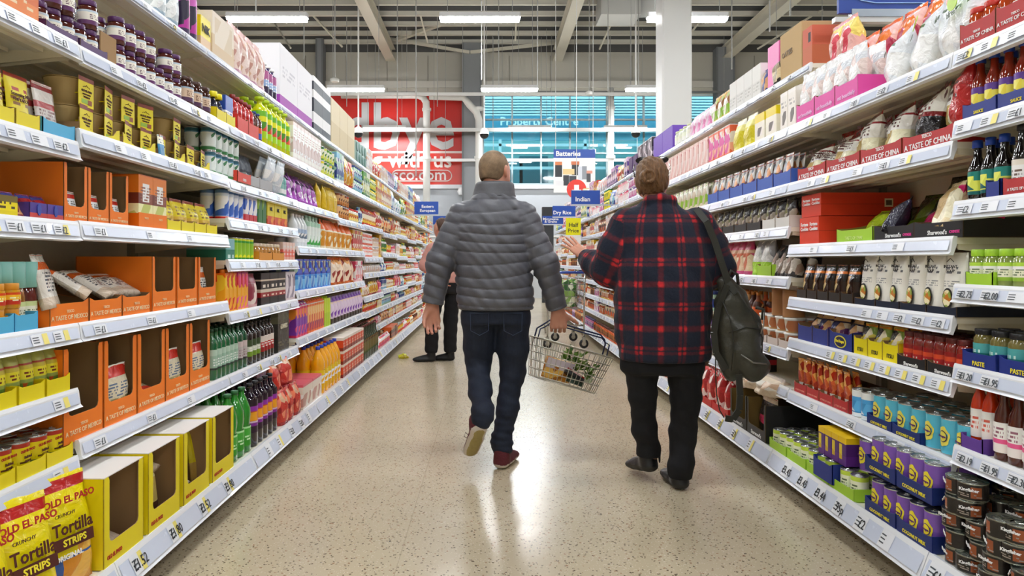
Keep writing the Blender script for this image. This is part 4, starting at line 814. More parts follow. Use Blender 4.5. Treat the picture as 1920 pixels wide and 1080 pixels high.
# C3
bt = pack(((0, '#c9302c'), (.08, '#e0e4ec'), (.2, '#3c62b5'), (.4, '#e6eaf2'), (.5, '#2c4aa0'), (.75, '#c9d2e0')), pics=((.1, .85, 0, 1, ['#3c62b5', '#e6eaf2', '#7c98cf'], 1.1),))
L_(Proto('snack_tube', 'tube', [('tube_body', MB().lathe([(.034, 0), (.034, .135)], bt, 16, c=(0, .034))), ('lid', MB().lathe([(.0355, .13), (.0355, .145), (.033, .147)], M('#5a7aa8', .4), 16, c=(0, .034)))], .07, .07, .147), 1.36, 3.45, 3.72, 'blue and white striped tube', 'left shelf', px=False, n=4, ranks=2)
L_(Proto('red_tube', 'tube', carton(.06, .06, .14, pack(((0, '#b5303a'), (.3, '#dfe0ea'), (.5, '#3c62b5'), (.8, '#c9c9da')), pics=((.3, .9, 0, 1, ['#e6e2ea', '#3c62b5', '#c95a5c'], 1),))), .06, .06, .14), 1.36, 3.72, 3.92, 'red white and blue snack box', 'left shelf', px=False, n=3)
L_(Proto('green_carton', 'carton', carton(.07, .1, .17, pack(((0, '#2a6a34'), (.5, '#3f8a3c')), pics=((.5, .85, 0, 1, ['#2a6a34', '#8ab03a', '#2f5a2c'], .8),))), .07, .1, .17), 1.36, 3.93, 4.08, 'dark green carton', 'left shelf', px=False, n=2)
L_(Proto('nik_box', 'carton', [('carton_body', MB().box(-.065, .065, 0, .2, 0, .165, pack(((0, '#c95a1f'), (.35, '#d9c81f')), pics=((.05, .33, 0, 1, ['#c9451c', '#d98a2c', '#b5301c'], .9),))))], .13, .2, .165, texts=[('NIK', .03, t_bk, (0, -.002, .1), .03)]), 1.36, 4.09, 4.5, 'yellow and orange box with black lettering', 'left shelf', px=False, n=3)
wbm = pack(((0, '#d9dfe6'), (.3, '#eceff2'), (.6, '#9cb0c8')), pics=((.3, .7, 0, 1, ['#e6eaee', '#5a6a7c', '#f2f4f6', '#b5c5d5'], 1),))
L_(Proto('milk_bottle', 'bottle', bottle(.038, .23, M('#e8ebee', .4), M('#d6dde2', .12, coat=.5), wbm, shape=2, lz=(.15, .55)), .08, .08, .23), 1.245, 4.70, 5.02, 'white milk drink bottle', 'left shelf', px=False, n=4, ranks=2)
L_(Proto('green_white_bottle', 'bottle', bottle(.038, .24, M('#9cc0b0', .4), M('#bcd6c8', .12, coat=.5), pack(((0, '#3f9a4a'), (.3, '#d9e8df'), (.8, '#a8cdb9')), pics=((.05, .4, 0, 1, ['#3f9a4a', '#d9e8df', '#2a7a34'], 1.4),)), shape=1, lz=(.1, .8)), .08, .08, .24), 1.245, 5.04, 5.42, 'pale green water bottle', 'left shelf', px=False, n=4, ranks=2)
ob = pack(((0, '#d9c9a8'), (.3, '#e0d6b8'), (.65, '#d9641c'), (.9, '#b5501c')), pics=((.1, .6, 0, 1, ['#d9cfa8', '#c9882a', '#e8e0c8', '#b5b05a'], 1),), crinkle=.6)
L_(Proto('orange_snack_bag', 'snack bag', pouch(.17, .24, .09, ob, sd=3), .17, .1, .24), 1.245, 5.45, 6.6, 'orange and white snack bag', 'left shelf', px=False, n=6, ranks=1, rj=.2)
# C4
L_(Proto('teal_carton', 'carton', carton(.12, .2, .11, pack(((0, '#2a7a6a'), (.5, '#7cb0b8')), text=((.1, .4, '#c9e0dc', 1),))), .12, .2, .11), 1.15, 3.45, 3.57, 'teal card multipack', 'left shelf', px=False, n=1)
L_(Proto('soft_drink_can', 'can', can(.03, .12, pack(((0, '#2f8a34'), (.6, '#3f9a3c'), (.9, '#c9cf3a')), pics=((.1, .8, 0, 1, ['#2f8a34', '#8fc03a', '#d9d62a', '#1f6a2c'], .9),))), .062, .06, .12), 1.15, 3.58, 3.88, 'green lemon-lime drink can', 'left shelf', px=False, n=5, ranks=2)
L_(Proto('paste_jar', 'jar', jar(.032, .1, M('#d8c8b0', .3), M('#b5803a', .12, coat=.5), pack(((0, '#8c4a2c'), (.5, '#c9904a')))), .066, .064, .1), 1.15, 3.92, 4.38, 'amber paste jar in orange tray', 'left shelf', px=False, n=7, ranks=2, d=.015)
L_(Proto('orange_tray', 'tray', case(.23, .2, .05, .045, M('#c9852c', .5), 'L'), .23, .2, .05), 1.15, 3.9, 4.39, 'orange card tray', 'left shelf under amber jars', px=False, n=2, d=-.002)
L_(Proto('pink_carton', 'carton', carton(.06, .1, .12, pack(((0, '#d9a090'), (.2, '#d96a5c'), (.6, '#e8c8c0')), text=((.3, .9, '#f6e8e4', 3),))), .06, .1, .12), 1.15, 4.4, 4.68, 'salmon pink carton', 'left shelf', px=False, n=4, tiers=1)
# C5
L_(Proto('mango_carton', 'carton', carton(.05, .05, .2, pack(((0, '#d9a01f'), (.3, '#d97a1f'), (.6, '#d96a1f')), pics=((.05, .95, 0, 1, ['#d9641c', '#e0a02a', '#c92f1c', '#e8c03a'], 1.5),)), cap=M('#e0862a')), .052, .05, .2), .886, 3.44, 3.60, 'orange juice drink carton', 'left shelf', px=False, n=3, ranks=2)
L_(Proto('berry_carton', 'carton', carton(.05, .05, .2, pack(((0, '#d9a03f'), (.3, '#c93a7c'), (.6, '#b52a6a')), pics=((.05, .95, 0, 1, ['#b52a6a', '#e0a02a', '#d95a8c', '#c92f3c'], 1.5),)), cap=M('#b52a6a')), .052, .05, .2), .886, 3.61, 3.77, 'pink berry drink carton', 'left shelf', px=False, n=3, ranks=2)
L_(Proto('striped_pack', 'packet', pouch(.12, .19, .06, pack(((0, '#c9a0a0'), (.4, '#a5404c'), (.5, '#e0d0ca'), (.7, '#8a3a4a')), pics=((.1, .7, 0, 1, ['#d8c8c0', '#8a3a4a', '#c06a70'], 1.2),)), sd=2), .12, .06, .19), .886, 3.79, 3.96, 'red-white striped pack', 'left shelf', px=False, n=1)
L_(Proto('stout_can_pack', 'can pack', carton(.16, .2, .19, pack(((0, '#19181a'), (.25, '#8c1f22'), (.4, '#c9c0b0'), (.5, '#1c1a1c'), (.75, '#c9b9a8'), (.8, '#1c1a1c')), text=((.55, .72, '#e0d8cc', 1), (.28, .38, '#e8d0c0', 1)))), .16, .2, .19), .886, 3.98, 4.46, 'black and red can multipack', 'left shelf', px=False, n=3)
L_(Proto('white_can_pack', 'can pack', carton(.11, .2, .19, pack(((0, '#b9a8a8'), (.3, '#7c7280'), (.6, '#c9c0c8')), pics=((.1, .9, 0, 1, ['#8a8090', '#d6ced6', '#5c5464'], 1.2),))), .11, .2, .19), .886, 4.47, 4.68, 'grey and white can multipack', 'left shelf', px=False, n=2)
# C6 + base bottles
def sodab(name, body, lab, cap, h, r, shape=1, lz=(.2, .6)): return Proto(name, 'bottle', bottle(r, h, M(cap, .4), M(body, .08, coat=.8, trans=.25), lab, shape=shape, lz=lz, cr=.38, ch=.055), r * 2.05, r * 2.02, h)
L_(sodab('tonic_bottle', '#1f6a3c', pack(((0, '#2c3a34'), (.1, '#8fae9c'), (.7, '#a8c0b0')), text=((.2, .6, '#dfe8e0', 3),)), '#123c24', .245, .03), .57, 3.31, 3.64, 'green tonic bottle', 'left shelf above soda', px=False, n=6, ranks=3)
L_(sodab('tonic_bottle', '#1f5a38', pack(((0, '#2c2a2c'), (.1, '#b0a8a8'), (.7, '#c0b0b0')), text=((.2, .6, '#8a6a70', 3),)), '#123c24', .245, .03), .57, 3.65, 3.78, 'green bottle with pink label', 'left shelf', px=False, n=2, ranks=3)
L_(sodab('cola_bottle', '#20100c', pack(((0, '#6a8a2a'), (.3, '#c9cfc0'), (.6, '#3a4a2c')), text=((.3, .6, '#e8e8d8', 2),)), '#1a1214', .23, .03), .57, 3.8, 4.0, 'dark bottle with green-white label', 'left shelf', px=False, n=3, ranks=3)
L_(sodab('cola_bottle', '#20100c', pack(((0, '#8c1f20'), (.3, '#b52a2a'), (.6, '#d9cfc8')), text=((.3, .6, '#efe0d8', 2),)), '#1a1214', .23, .03), .57, 4.01, 4.24, 'dark bottle with red label', 'left shelf', px=False, n=4, ranks=3)
L_(Proto('stout_pack', 'can pack', [('wrap', MB().box(-.15, .15, 0, .12, 0, .26, pack(((0, '#26241f'), (.4, '#2a2824'), (.7, '#4a4836')), text=((.15, .3, '#5a5440', 2),), rough=.2, crinkle=.3), None, .035))], .3, .12, .26, texts=[('GUINNESS', .04, M('#cfc8b0'), (0, -.003, .16), .03, .8)]), .57, 4.26, 4.57, 'shrink-wrapped black and gold stout multipack', 'left shelf', px=False, n=1)
green_sod = pack(((0, '#2f8a24'), (.4, '#3f9a34'), (.9, '#a8d8a0')), text=((.3, .6, '#c0e8b8', 2),))
L_(sodab('lemonade_bottle', '#2a8c2a', green_sod, '#1f5a2c', .325, .046, 2, (.1, .4)), .182, 3.26, 3.54, 'large green lemonade bottle', 'left bottom shelf', lvl='B', px=False, n=3, ranks=3, d=.02)
vm = pack(((0, '#2a1428'), (.2, '#7c2a8c'), (.3, '#c9b0c9'), (.35, '#b5451c'), (.65, '#8a2f9a'), (.8, '#241020')), pics=((.36, .62, 0, 1, ['#b5451c', '#e09a2a', '#6a1f4a'], .8),))
L_(sodab('cordial_bottle', '#1d0d1c', vm, '#131015', .325, .042, 1, (.22, .75)), .182, 3.56, 3.97, 'dark purple soft drink bottle', 'left bottom shelf', lvl='B', px=False, n=5, ranks=4, d=.02)
rb = pack(((0, '#9c2a2a'), (.5, '#b5352c')), pics=((.1, .9, 0, 1, ['#8c1f22', '#b5352c', '#d97a5c', '#c9a080'], 1.3),), rough=.2, crinkle=.7)
L_(Proto('red_crisp_bag', 'snack bag', pouch(.15, .2, .08, rb, sd=2), .15, .09, .2), .182, 4.0, 4.42, 'shiny red snack bag', 'left bottom shelf', lvl='B', px=False, n=3, ranks=2, tiers=1, rj=.3)
L_(Proto('red_crisp_bag', 'snack bag', pouch(.14, .17, .07, rb, sd=5), .14, .07, .17), .382, 4.02, 4.4, 'red snack bag on top of others', 'left bottom shelf', lvl='B', px=False, n=2, rj=.3, d=.05, tilt=-.2)
L_(Proto('pink_edged_carton', 'carton', carton(.24, .3, .16, pack(((0, '#d8cfc4'), (.9, '#c95a6a')), pics=((.1, .6, 0, 1, ['#d8cfc4', '#b58a80', '#e8e4e0'], 1),))), .24, .3, .16), .182, 4.45, 4.95, 'white carton with pink edges', 'left bottom shelf', lvl='B', px=False, n=2)
L_(Proto('blue_cap_bottle', 'bottle', bottle(.045, .3, M('#2c4aa8', .4), M('#c6d2dc', .12, coat=.6), pack(((0, '#dfe6ee'), (.5, '#b9cbe0')), text=((.3, .6, '#5a7ab0', 2),)), shape=1, lz=(.1, .7)), .092, .09, .3), .182, 4.5, 4.96, 'white bottle with blue cap behind cartons', 'left bottom shelf', lvl='B', px=False, n=5, ranks=1, d=.33)
oj = pack(((0, '#d9a51f'), (.3, '#5aa8c9'), (.7, '#d9b82a')), pics=((.3, .72, 0, 1, ['#5aa8d0', '#e6ecec', '#e0a82a', '#3c7ab5'], .9),), rough=.2)
L_(Proto('orange_drink_bottle', 'bottle', bottle(.05, .34, M('#2c3fa0', .4), M('#e0a01c', .12, coat=.6), oj, shape=2, lz=(.1, .5)), .1, .1, .34), .182, 4.98, 5.62, 'big orange drink bottle with blue cap', 'left bottom shelf', lvl='B', px=False, n=6, ranks=4)
L_(Proto('tomato_carton', 'carton', carton(.1, .3, .11, pack(((0, '#7c2a20'), (.25, '#c9482a'), (.8, '#d9cfc4')), text=((.3, .7, '#e8c8b0', 2),))), .1, .3, .11), .182, 5.66, 6.6, 'red and brown carton', 'left bottom shelf', lvl='B', px=False, n=8, tiers=3)
L_(sodab('wine_bottle', '#20361c', pack(((0, '#3a4a20'), (.4, '#6a4a20')), pics=((.1, .9, 0, 1, ['#2c4a20', '#6a5a2c', '#3a2a14'], 1),)), '#5a1f1c', .33, .04, 3), .182, 6.64, 7.5, 'dark green and brown bottle', 'left bottom shelf', lvl='B', px=False, n=9, ranks=2)
# D4, D5
L_(Proto('water_pack', 'can pack', [('lower_cans', MB().box(-.08, .08, 0, .2, 0, .11, pack(((0, '#3c7ac9'), (.5, '#4a90d6')), pics=((.1, .9, 0, 1, ['#3c7ac9', '#7cb8e6', '#2c5ab0'], 1.2),), rough=.15), None, .02)), ('upper_cans', MB().box(-.08, .08, 0, .2, .11, .22, pack(((0, '#2c4aa8'), (.5, '#2f55b8')), pics=((.1, .9, 0, 1, ['#2c3f90', '#3a62c4', '#9ab0a0', '#1d2f70'], 1.2),), rough=.15), None, .02))], .16, .2, .22), .94, 4.72, 5.75, 'blue can multipack', 'left shelf', px=False, n=6)
L_(Proto('orange_crisp_bag', 'snack bag', pouch(.18, .24, .09, pack(((0, '#b55a1c'), (.3, '#d9a08a'), (.6, '#d9641c')), pics=((.1, .9, 0, 1, ['#d9641c', '#e6d0b8', '#8c2a1c', '#e0a050'], .9),), crinkle=.6), sd=6), .18, .09, .24), .94, 5.8, 6.75, 'orange and brown crisp bag', 'left shelf', px=False, n=5, rj=.3)
mix = lambda cs, **k: pack(((0, '#bbb'), (.02, cs[0]), (.97, '#ccc')), pics=((.1, .9, 0, 1, cs, 1.3),), **k)
L_(Proto('juice_carton', 'carton', carton(.065, .07, .22, mix(['#c92f5a', '#7c3aa0', '#d95a7c', '#e08a3a']), cap=M('#e8e8e8'), gable=True), .066, .07, .22), .614, 4.70, 5.0, 'pink-purple juice carton', 'left shelf', px=False, n=4, ranks=2)
L_(Proto('juice_carton', 'carton', carton(.065, .07, .22, mix(['#d9702c', '#c9482a', '#e0b070', '#8c3a6a', '#e8c08a']), cap=M('#d9702c'), gable=True), .066, .07, .22), .614, 5.01, 5.5, 'orange fruit juice carton', 'left shelf', px=False, n=7, ranks=2)
L_(Proto('juice_carton', 'carton', carton(.065, .07, .23, pack(((0, '#a9c41f'), (.5, '#b9d02a'))), cap=M('#a9c41f')), .066, .07, .22), .614, 5.51, 5.72, 'lime green juice carton', 'left shelf', px=False, n=3, ranks=2)
L_(Proto('doy_pouch', 'pouch', pouch(.11, .23, .06, pack(((0, '#3a2f24'), (.2, '#c9b02a'), (.4, '#c9b8d0'), (.75, '#6a3a9a')), pics=((.2, .8, 0, 1, ['#c9b02a', '#d8c8dc', '#7c4aa8', '#e0c8b8'], 1),)), sd=3), .11, .07, .23), .614, 5.76, 7.2, 'tall purple and yellow pouch', 'left shelf', px=False, n=11)
# ================================================================ right gondola, near bays
tcn = lambda w_, h_=.06, dd=.3: Proto('cracker_tray', 'tray', case(w_, dd, h_ + .02, h_, redt, 'L', txt='A TASTE OF CHINA', tc=t_wh, ts=.026 * w_ / .25, sub='TESCO'), w_, dd, h_)
R_(tcn(.285), 1.54, 2.285, 3.455, 'red card tray lettered for prawn crackers', 'right upper shelf', px=False, n=4)
pc = pack(((0, '#b9985a'), (.08, '#cdb98a'), (.45, '#e6e2dc'), (.72, '#7c1f22'), (.76, '#e6e2dc'), (.9, '#8c2426')), pics=((.05, .45, 0, 1, ['#d9c79a', '#b59a5c', '#ece0c0', '#c9b27c'], .7),), text=((.5, .7, '#5a3a3a', 3),), rough=.12, crinkle=.8)
pr = pack(((0, '#b9985a'), (.08, '#cdb98a'), (.42, '#e6e2dc'), (.86, '#9c1f22')), pics=((.05, .42, 0, .7, ['#d9c79a', '#b59a5c', '#ece0c0', '#c9b27c'], .6), (.0, .95, .66, 1, ['#9c1f22', '#a82a2a'], .3)), text=((.48, .82, '#5a3a3a', 4),), rough=.12, crinkle=.8)
pn = pack(((0, '#1d1a1d'), (.45, '#7c1f22'), (.52, '#e6e2dc'), (.9, '#8c2426')), pics=((0, .12, .5, 1, ['#d9c79a', '#b59a5c'], .7),), text=((.55, .8, '#7a3a3a', 3),), rough=.12, crinkle=.8)
for i, (Y, m_, w_, h_, ro, tl_) in enumerate(((2.35, pr, .24, .255, -.5, -.03), (2.55, pn, .2, .235, -.35, -.22), (2.72, pc, .19, .2, -.3, -.15), (2.93, pc, .2, .21, -.3, -.12), (3.12, pc, .19, .17, -.1, -.3), (3.3, pc, .19, .15, .2, -.5), (3.40, pc, .19, .17, -.1, -.3))):
    p_ = Proto('prawn_cracker_bag', 'cracker bag', [('bag_body', bag(w_, h_, .1, m_, .07, sd=i, wr=.35, nx=12, nz=14))], w_, .1, h_, texts=[('Prawn' if i < 4 else 'TESCO', .03, t_br, (0, -.012, h_ * .72), .0), ('CRACKERS', .022, t_br, (0, -.012, h_ * .60), .0)])
    o = put(p_, 'R', Y, 1.565, .035, rot=ro, tilt=tl_); tag(o, 'clear prawn cracker bag ' + ['biggest, with bright red side, nearest the camera', 'with black lower half', 'slim, between black-based and plump bags', 'plump, above the second red tray', 'half hidden, above the third red tray', 'lying slumped on the farthest red tray', 'farthest, beside the blue pouch trays'][i], 'cracker bag', 'prawn cracker bags')
R_(Proto('cracker_bag', 'cracker bag', [('bag_body', bag(.2, .2, .09, pr, .07, sd=9, wr=.3))], .21, .1, .2), 1.57, 2.3, 3.4, 'prawn cracker bag behind the front ones', 'right upper shelf', px=False, n=5, d=.16)
# RB3
rc = pack(((0, '#c93a24'), (.5, '#cf3c26')), pics=((.05, .3, .2, .8, ['#c93a24', '#e0b080', '#d9694a'], .6),), text=((.45, .75, '#f0d8cc', 2),), rough=.5)
rcs = Proto('fortune_cookie_case', 'case', [('case_body', MB().box(-.1, .1, 0, .42, 0, .135, M('#cc3a22', .5))), ('seam', MB().box(-.1005, .1005, -.001, .421, .066, .069, M('#a52c1a', .6))), ('barcode_label', MB().box(.1, .1012, .3, .34, .05, .1, M('#d6cfae', .5)).box(.1012, .1016, .306, .334, .06, .09, M('#5a4a3a', .6)))], .2, .42, .135, texts=[('Fortune', .024, t_wh, (-.045, -.002, .1), .02), ('Cookies', .024, t_wh, (-.045, -.002, .078), .02), ('Fortune', .024, t_wh, (.05, -.002, .1), .02), ('Cookies', .024, t_wh, (.05, -.002, .078), .02)])
o = put(rcs, 'R', 3.345, 1.224, .02); tag(o, 'lower bright red fortune cookie case beside the green noodle tray', 'case', 'fortune cookie cases')
o = put(rcs, 'R', 3.345, 1.362, .03); o.scale = (1, 1, .8); tag(o, 'upper, flatter red fortune cookie case stacked on the other', 'case', 'fortune cookie cases')
gt = Proto('noodle_tray', 'tray', case(.29, .36, .12, .055, green_t, 'L', txt='TASTE OF THAI', tc=M('#c9dc8a'), ts=.02, inner=M('#8a7a3c', .7)), .29, .36, .12)
R_(gt, 1.224, 2.77, 3.07, 'lime green open noodle tray', 'right shelf beside red cases', px=False, n=1)
bt3 = Proto('sharwood_tray', 'tray', case(.26, .36, .07, .055, black_t, 'L', txt="Sharwood's", tc=t_wh, ts=.022, inner=M('#5a4434', .8)), .26, .36, .06, texts=[('CHINESE', .013, M('#d0408c'), (.09, -.0015, .02), .03)])
R_(bt3, 1.224, 2.245, 2.765, 'low black tray with white and pink lettering', 'right shelf under noodle bags', px=False, n=2)
ndl = lambda c, cs, s: Proto('noodle_bag', 'noodle bag', pouch(.14, .165, .07, pack(((0, c), (.3, cs[0])), pics=((.0, .9, 0, 1, cs, .9),), rough=.15, crinkle=.9), sd=s), .17, .08, .2)
for i, (Y, d, z, t, ro, p_) in enumerate(((2.93, .1, .05, -.8, .4, ndl('#a9c030', ['#a9c030', '#8aa020', '#c9d06a'], 1)), (2.74, .02, .04, -.5, -.5, ndl('#141318', ['#141318', '#1c1a22', '#2a2a3a', '#3a3f5a'], 2)), (2.55, .1, .06, -.9, .2, ndl('#c22a64', ['#c22a64', '#a82050'], 3)), (2.40, .02, .04, -.25, -.3, ndl('#d8c8a0', ['#d8c8a0', '#b59a6a', '#e6dcc0', '#c22a64'], 4)), (2.31, .1, .07, -.2, -.2, ndl('#c8303c', ['#c8303c', '#c22a64', '#e0606c'], 5)), (2.45, .2, .1, -.2, .1, ndl('#1a181c', ['#1a181c', '#c22a64', '#2a282c'], 6)), (2.62, .22, .1, -.3, .2, ndl('#1a181c', ['#1a181c', '#2a3020', '#2a282c'], 7)), (2.85, .25, .06, -.4, .2, ndl('#3a3a20', ['#5a6a24', '#2a2c18', '#8a9a3a'], 8)), (3.0, .26, .02, -.4, .2, ndl('#241f18', ['#2a2418', '#1c1812'], 9)))):
    o = put(p_, 'R', Y, 1.226 + z, d, rot=ro, tilt=t); tag(o, ['lime green noodle bag slumped in the green tray', 'shiny black noodle bag tipped on the black tray edge', 'flat magenta noodle bag lying back', 'noodle bag with pale noodles showing through', 'red and pink noodle bag standing nearest the soy bottles', 'black and pink noodle bag standing at the back', 'dark noodle bag behind the magenta one', 'olive noodle bag deep in the green tray', 'darkest bag beside the red fortune cookie case'][i], 'noodle bag', 'noodle bags in low trays')
# RB4: dark pouches, white pouches
dp = Proto('sauce_pouch', 'pouch', pouch(.085, .165, .04, pack(((0, '#1c1512'), (.2, '#2a1a12'), (.55, '#1a1412'), (.75, '#d9782c'), (.82, '#1a1412')), pics=((.2, .7, 0, .6, ['#6a3a1c', '#2a1a12', '#a5702c', '#c9b07c', '#1a1412'], 1.4),), rough=.15, crinkle=.3), sd=1), .09, .05, .165)
R_(dp, .965, 2.92, 3.44, 'dark brown stir-fry sauce pouch', 'right shelf', px=False, n=5, ranks=2, d=.02, tilt=-.05)
R_(Proto('dark_tray', 'tray', case(.1, .3, .075, .045, M('#231b17', .5), 'L', inner=M('#5a4028', .8)), .102, .3, .07), .96, 2.91, 3.45, 'small near-black tray with brown inside', 'right shelf under sauce pouches', px=False, n=5, d=.005)
wpm = pack(((0, '#16243a'), (.03, '#d6d4cc'), (.1, '#dcdad2')), text=((.66, .80, '#5a5c60', 2), (.45, .56, '#8a8c8c', 3)), rough=.3, crinkle=.2)
bwl = lambda: MB().lathe([(.028, 0), (.028, .002)], M('#1a1a1c', .4), 18, Matrix.Translation((-.005, -.006, .055)) @ Matrix.Rotation(PI / 2, 4, 'X') @ Matrix.Diagonal((.8, 1.25, 1, 1))).lathe([(.023, .002), (.023, .004)], pack(((0, '#c9b27c'),), pics=((0, 1, 0, 1, ['#c9b27c', '#e0d6b0', '#8a9a4a', '#b5702c'], 4),)), 18, Matrix.Translation((-.005, -.006, .055)) @ Matrix.Rotation(PI / 2, 4, 'X') @ Matrix.Diagonal((.8, 1.25, 1, 1)))
wp = Proto('soup_pouch', 'pouch', pouch(.095, .21, .045, wpm, M('#cfcdc6', .3), sd=3, wr=.1) + [('bowl_print', bwl()), ('mark', MB().tube([(-.016, -.004, .178), (0, -.004, .19), (.016, -.004, .178)], .0012, t_bk, 4))], .1, .05, .21, texts=[('INSTANT', .015, t_bk, (0, -.003, .162), 0), ('SOUP', .015, t_bk, (0, -.003, .147), 0)])
R_(wp, .965, 2.26, 2.885, 'tall white soup pouch with round bowl picture', 'right shelf', px=False, n=6, ranks=3, d=.014, rj=.12, tilt=-.03)
R_(Proto('navy_tray', 'tray', case(.155, .3, .05, .03, M('#141d30', .5), 'L'), .156, .3, .05), .96, 2.26, 2.9, 'low navy tray', 'right shelf under white soup pouches', px=False, n=4, d=.003)
# RB5
fl = M('#c9b43a', .5)
btray = Proto('blue_tray', 'tray', case(.16, .28, .1, .075, navy, 'L', inner=brown2), .165, .28, .1)
btl = MB().lathe([(.034, 0), (.034, .001)], M('#d8cc4a', .5), 18, Matrix.Translation((.0, -.001, .038)) @ Matrix.Rotation(PI / 2, 4, 'X') @ Matrix.Diagonal((1.5, .8, 1, 1))).lathe([(.028, .001), (.028, .002)], M('#1d1a3c', .5), 18, Matrix.Translation((0, -.001, .038)) @ Matrix.Rotation(PI / 2, 4, 'X') @ Matrix.Diagonal((1.5, .8, 1, 1)))
o_ = case(.2, .28, .1, .075, navy, 'L', inner=brown2)
bbig = Proto('blue_tray', 'tray', (o_[0] + [('flower_emblem', btl)], [('Blue Dragon', .018, t_ye, (0, -.004, .04), .02, .8)]), .2, .28, .1)
R_(btray, .753, 3.14, 3.45, 'royal blue card tray with brown inside', 'right shelf', px=False, n=2)
R_(bbig, .753, 2.93, 3.13, 'royal blue tray with yellow oval emblem', 'right shelf', px=False, n=1)
bdp = Proto('cracker_packet', 'packet', pouch(.1, .14, .05, pack(((0, '#5a3a2a'), (.2, '#8a5a3c'), (.6, '#2a2448'), (.85, '#c9a070')), pics=((.1, .8, 0, 1, ['#8a4a2c', '#c99a6a', '#2a2f5a', '#5a2a5c', '#d8c8b0'], 1.4),), rough=.15, crinkle=.7), sd=4), .11, .06, .14)
R_(bdp, .758, 2.95, 3.42, 'crinkled brown and blue cracker packet', 'right shelf', px=False, n=4, ranks=2, tilt=-.2, rj=.3, d=.03)
yty = Proto('yellow_tray', 'tray', case(.105, .3, .08, .07, yel, 'L', inner=brown2, txt='ITSU', tc=t_bk, ts=.022), .106, .3, .08)
R_(yty, .753, 2.60, 2.92, 'bright yellow tray with black print', 'right shelf', px=False, n=3)
R_(Proto('noodle_packet', 'packet', pouch(.09, .13, .05, pack(((0, '#c9a82a'), (.3, '#5a4a3a'), (.6, '#d98a2c')), pics=((.1, .9, 0, 1, ['#d9902c', '#e6dcc0', '#3a3a3a', '#c9b84a', '#7c9440'], 1.4),), rough=.15, crinkle=.7), sd=5), .1, .06, .135), .76, 2.61, 2.91, 'gold and silver noodle packet in yellow tray', 'right shelf', px=False, n=3, ranks=2, d=.02, tilt=-.1)
shj = Proto('sauce_jar', 'jar', jar(.03, .13, M('#5a1a18', .35), M('#7c1f14', .1, coat=.7), pack(((0, '#a51f24'), (.5, '#c9482a'), (.75, '#8c1a1c')), text=((.1, .45, '#efd8c8', 2),))), .063, .062, .13)
R_(shj, .755, 2.245, 2.595, 'dark red sauce jar with orange label', 'right shelf', px=False, n=6, ranks=3, d=.014)
R_(Proto('sharwood_tray', 'tray', case(.17, .28, .05, .04, black_t, 'L', txt="Sharwood's", tc=t_wh, ts=.018), .172, .28, .05), .753, 2.245, 2.6, 'low black tray with white lettering', 'right shelf under red sauce jars', px=False, n=2, d=.004)
# RB6
R_(Proto('red_tray', 'tray', case(.13, .3, .07, .05, redt, 'L', txt='A TASTE OF CHINA', tc=M('#d88a7c'), ts=.011), .131, .3, .07), .485, 2.965, 3.49, 'dark red card tray', 'right shelf under orange noodle packs', px=False, n=4)
R_(Proto('rice_noodle_packet', 'packet', pouch(.05, .17, .03, pack(((0, '#c9b8a0'), (.3, '#d9cfc4'), (.5, '#c9642c'), (.8, '#d98a3c')), pics=((.3, .9, 0, 1, ['#c95a2c', '#a52f1c', '#e0a050'], 1.6), (0, .3, 0, 1, ['#e6dcd0', '#8c2a1c'], 1)), rough=.15, crinkle=.6), sd=5), .055, .035, .17), .49, 2.98, 3.48, 'slim orange noodle packet', 'right shelf in dark red trays', px=False, n=8, ranks=2, tilt=.12, rj=.3, d=.035)
R_(Proto('blue_tin', 'can', can(.036, .12, pack(((0, '#d9e0e6'), (.15, '#3f8ac0'), (.6, '#4a9ad0'), (.75, '#e0e6ea')), pics=((.2, .6, 0, 1, ['#3f8ac0', '#5aa8d8', '#e6eef2'], .7),))), .074, .072, .12), .485, 2.815, 2.96, 'bright blue and white tin', 'right shelf', px=False, n=2, ranks=2)
cm = pack(((0, '#4fa8c0'), (.5, '#56b0c8')), rough=.25)
def emblem(c1='#ddd05a', c2='#2a2a4a', s=1.0, zc=.062, r=.039):
    """yellow flower badge wrapped on the front of a can"""
    mb = MB(); 
    def patch(rx, rz, m, off, wob=0):
        n = 20; vs = [(0, r - r - off, zc)]
        for i in range(n):
            a = 2 * PI * i / n; q = 1 + wob * math.sin(6 * a); x = rx * q * math.cos(a); z = zc + rz * q * math.sin(a); y = r - math.sqrt(max((r + off) ** 2 - x * x, 1e-6)); vs.append((x, y, z))
        mb.add(vs, [(0, 1 + i, 1 + (i + 1) % n) for i in range(n)], m)
    patch(.024 * s, .034 * s, M(c1, .4), .0012, .07); patch(.018 * s, .02 * s, M(c2, .4), .0018); patch(.0155 * s, .017 * s, M(c1, .4), .0024); return mb
dcan = Proto('coconut_milk_can', 'can', can(.039, .125, cm) + [('flower_badge', emblem())], .08, .08, .125, texts=[('Dragon', .011, M('#5a2a6a'), (0, -.003, .062), .02)])
dcan.texts  # badge lettering
R_(dcan, .487, 2.22, 2.8, 'light blue coconut milk can with yellow badge', 'right shelf', px=False, n=7, ranks=3, d=.012)
R_(Proto('navy_tray', 'tray', case(.172, .3, .05, .04, M('#1a2c6a', .5), 'L', inner=navy, txt='COCONUT MILK', tc=t_ye, ts=.015), .174, .3, .05), .485, 2.455, 2.805, 'navy card tray with yellow coconut lettering', 'right shelf', px=False, n=2, d=.004)
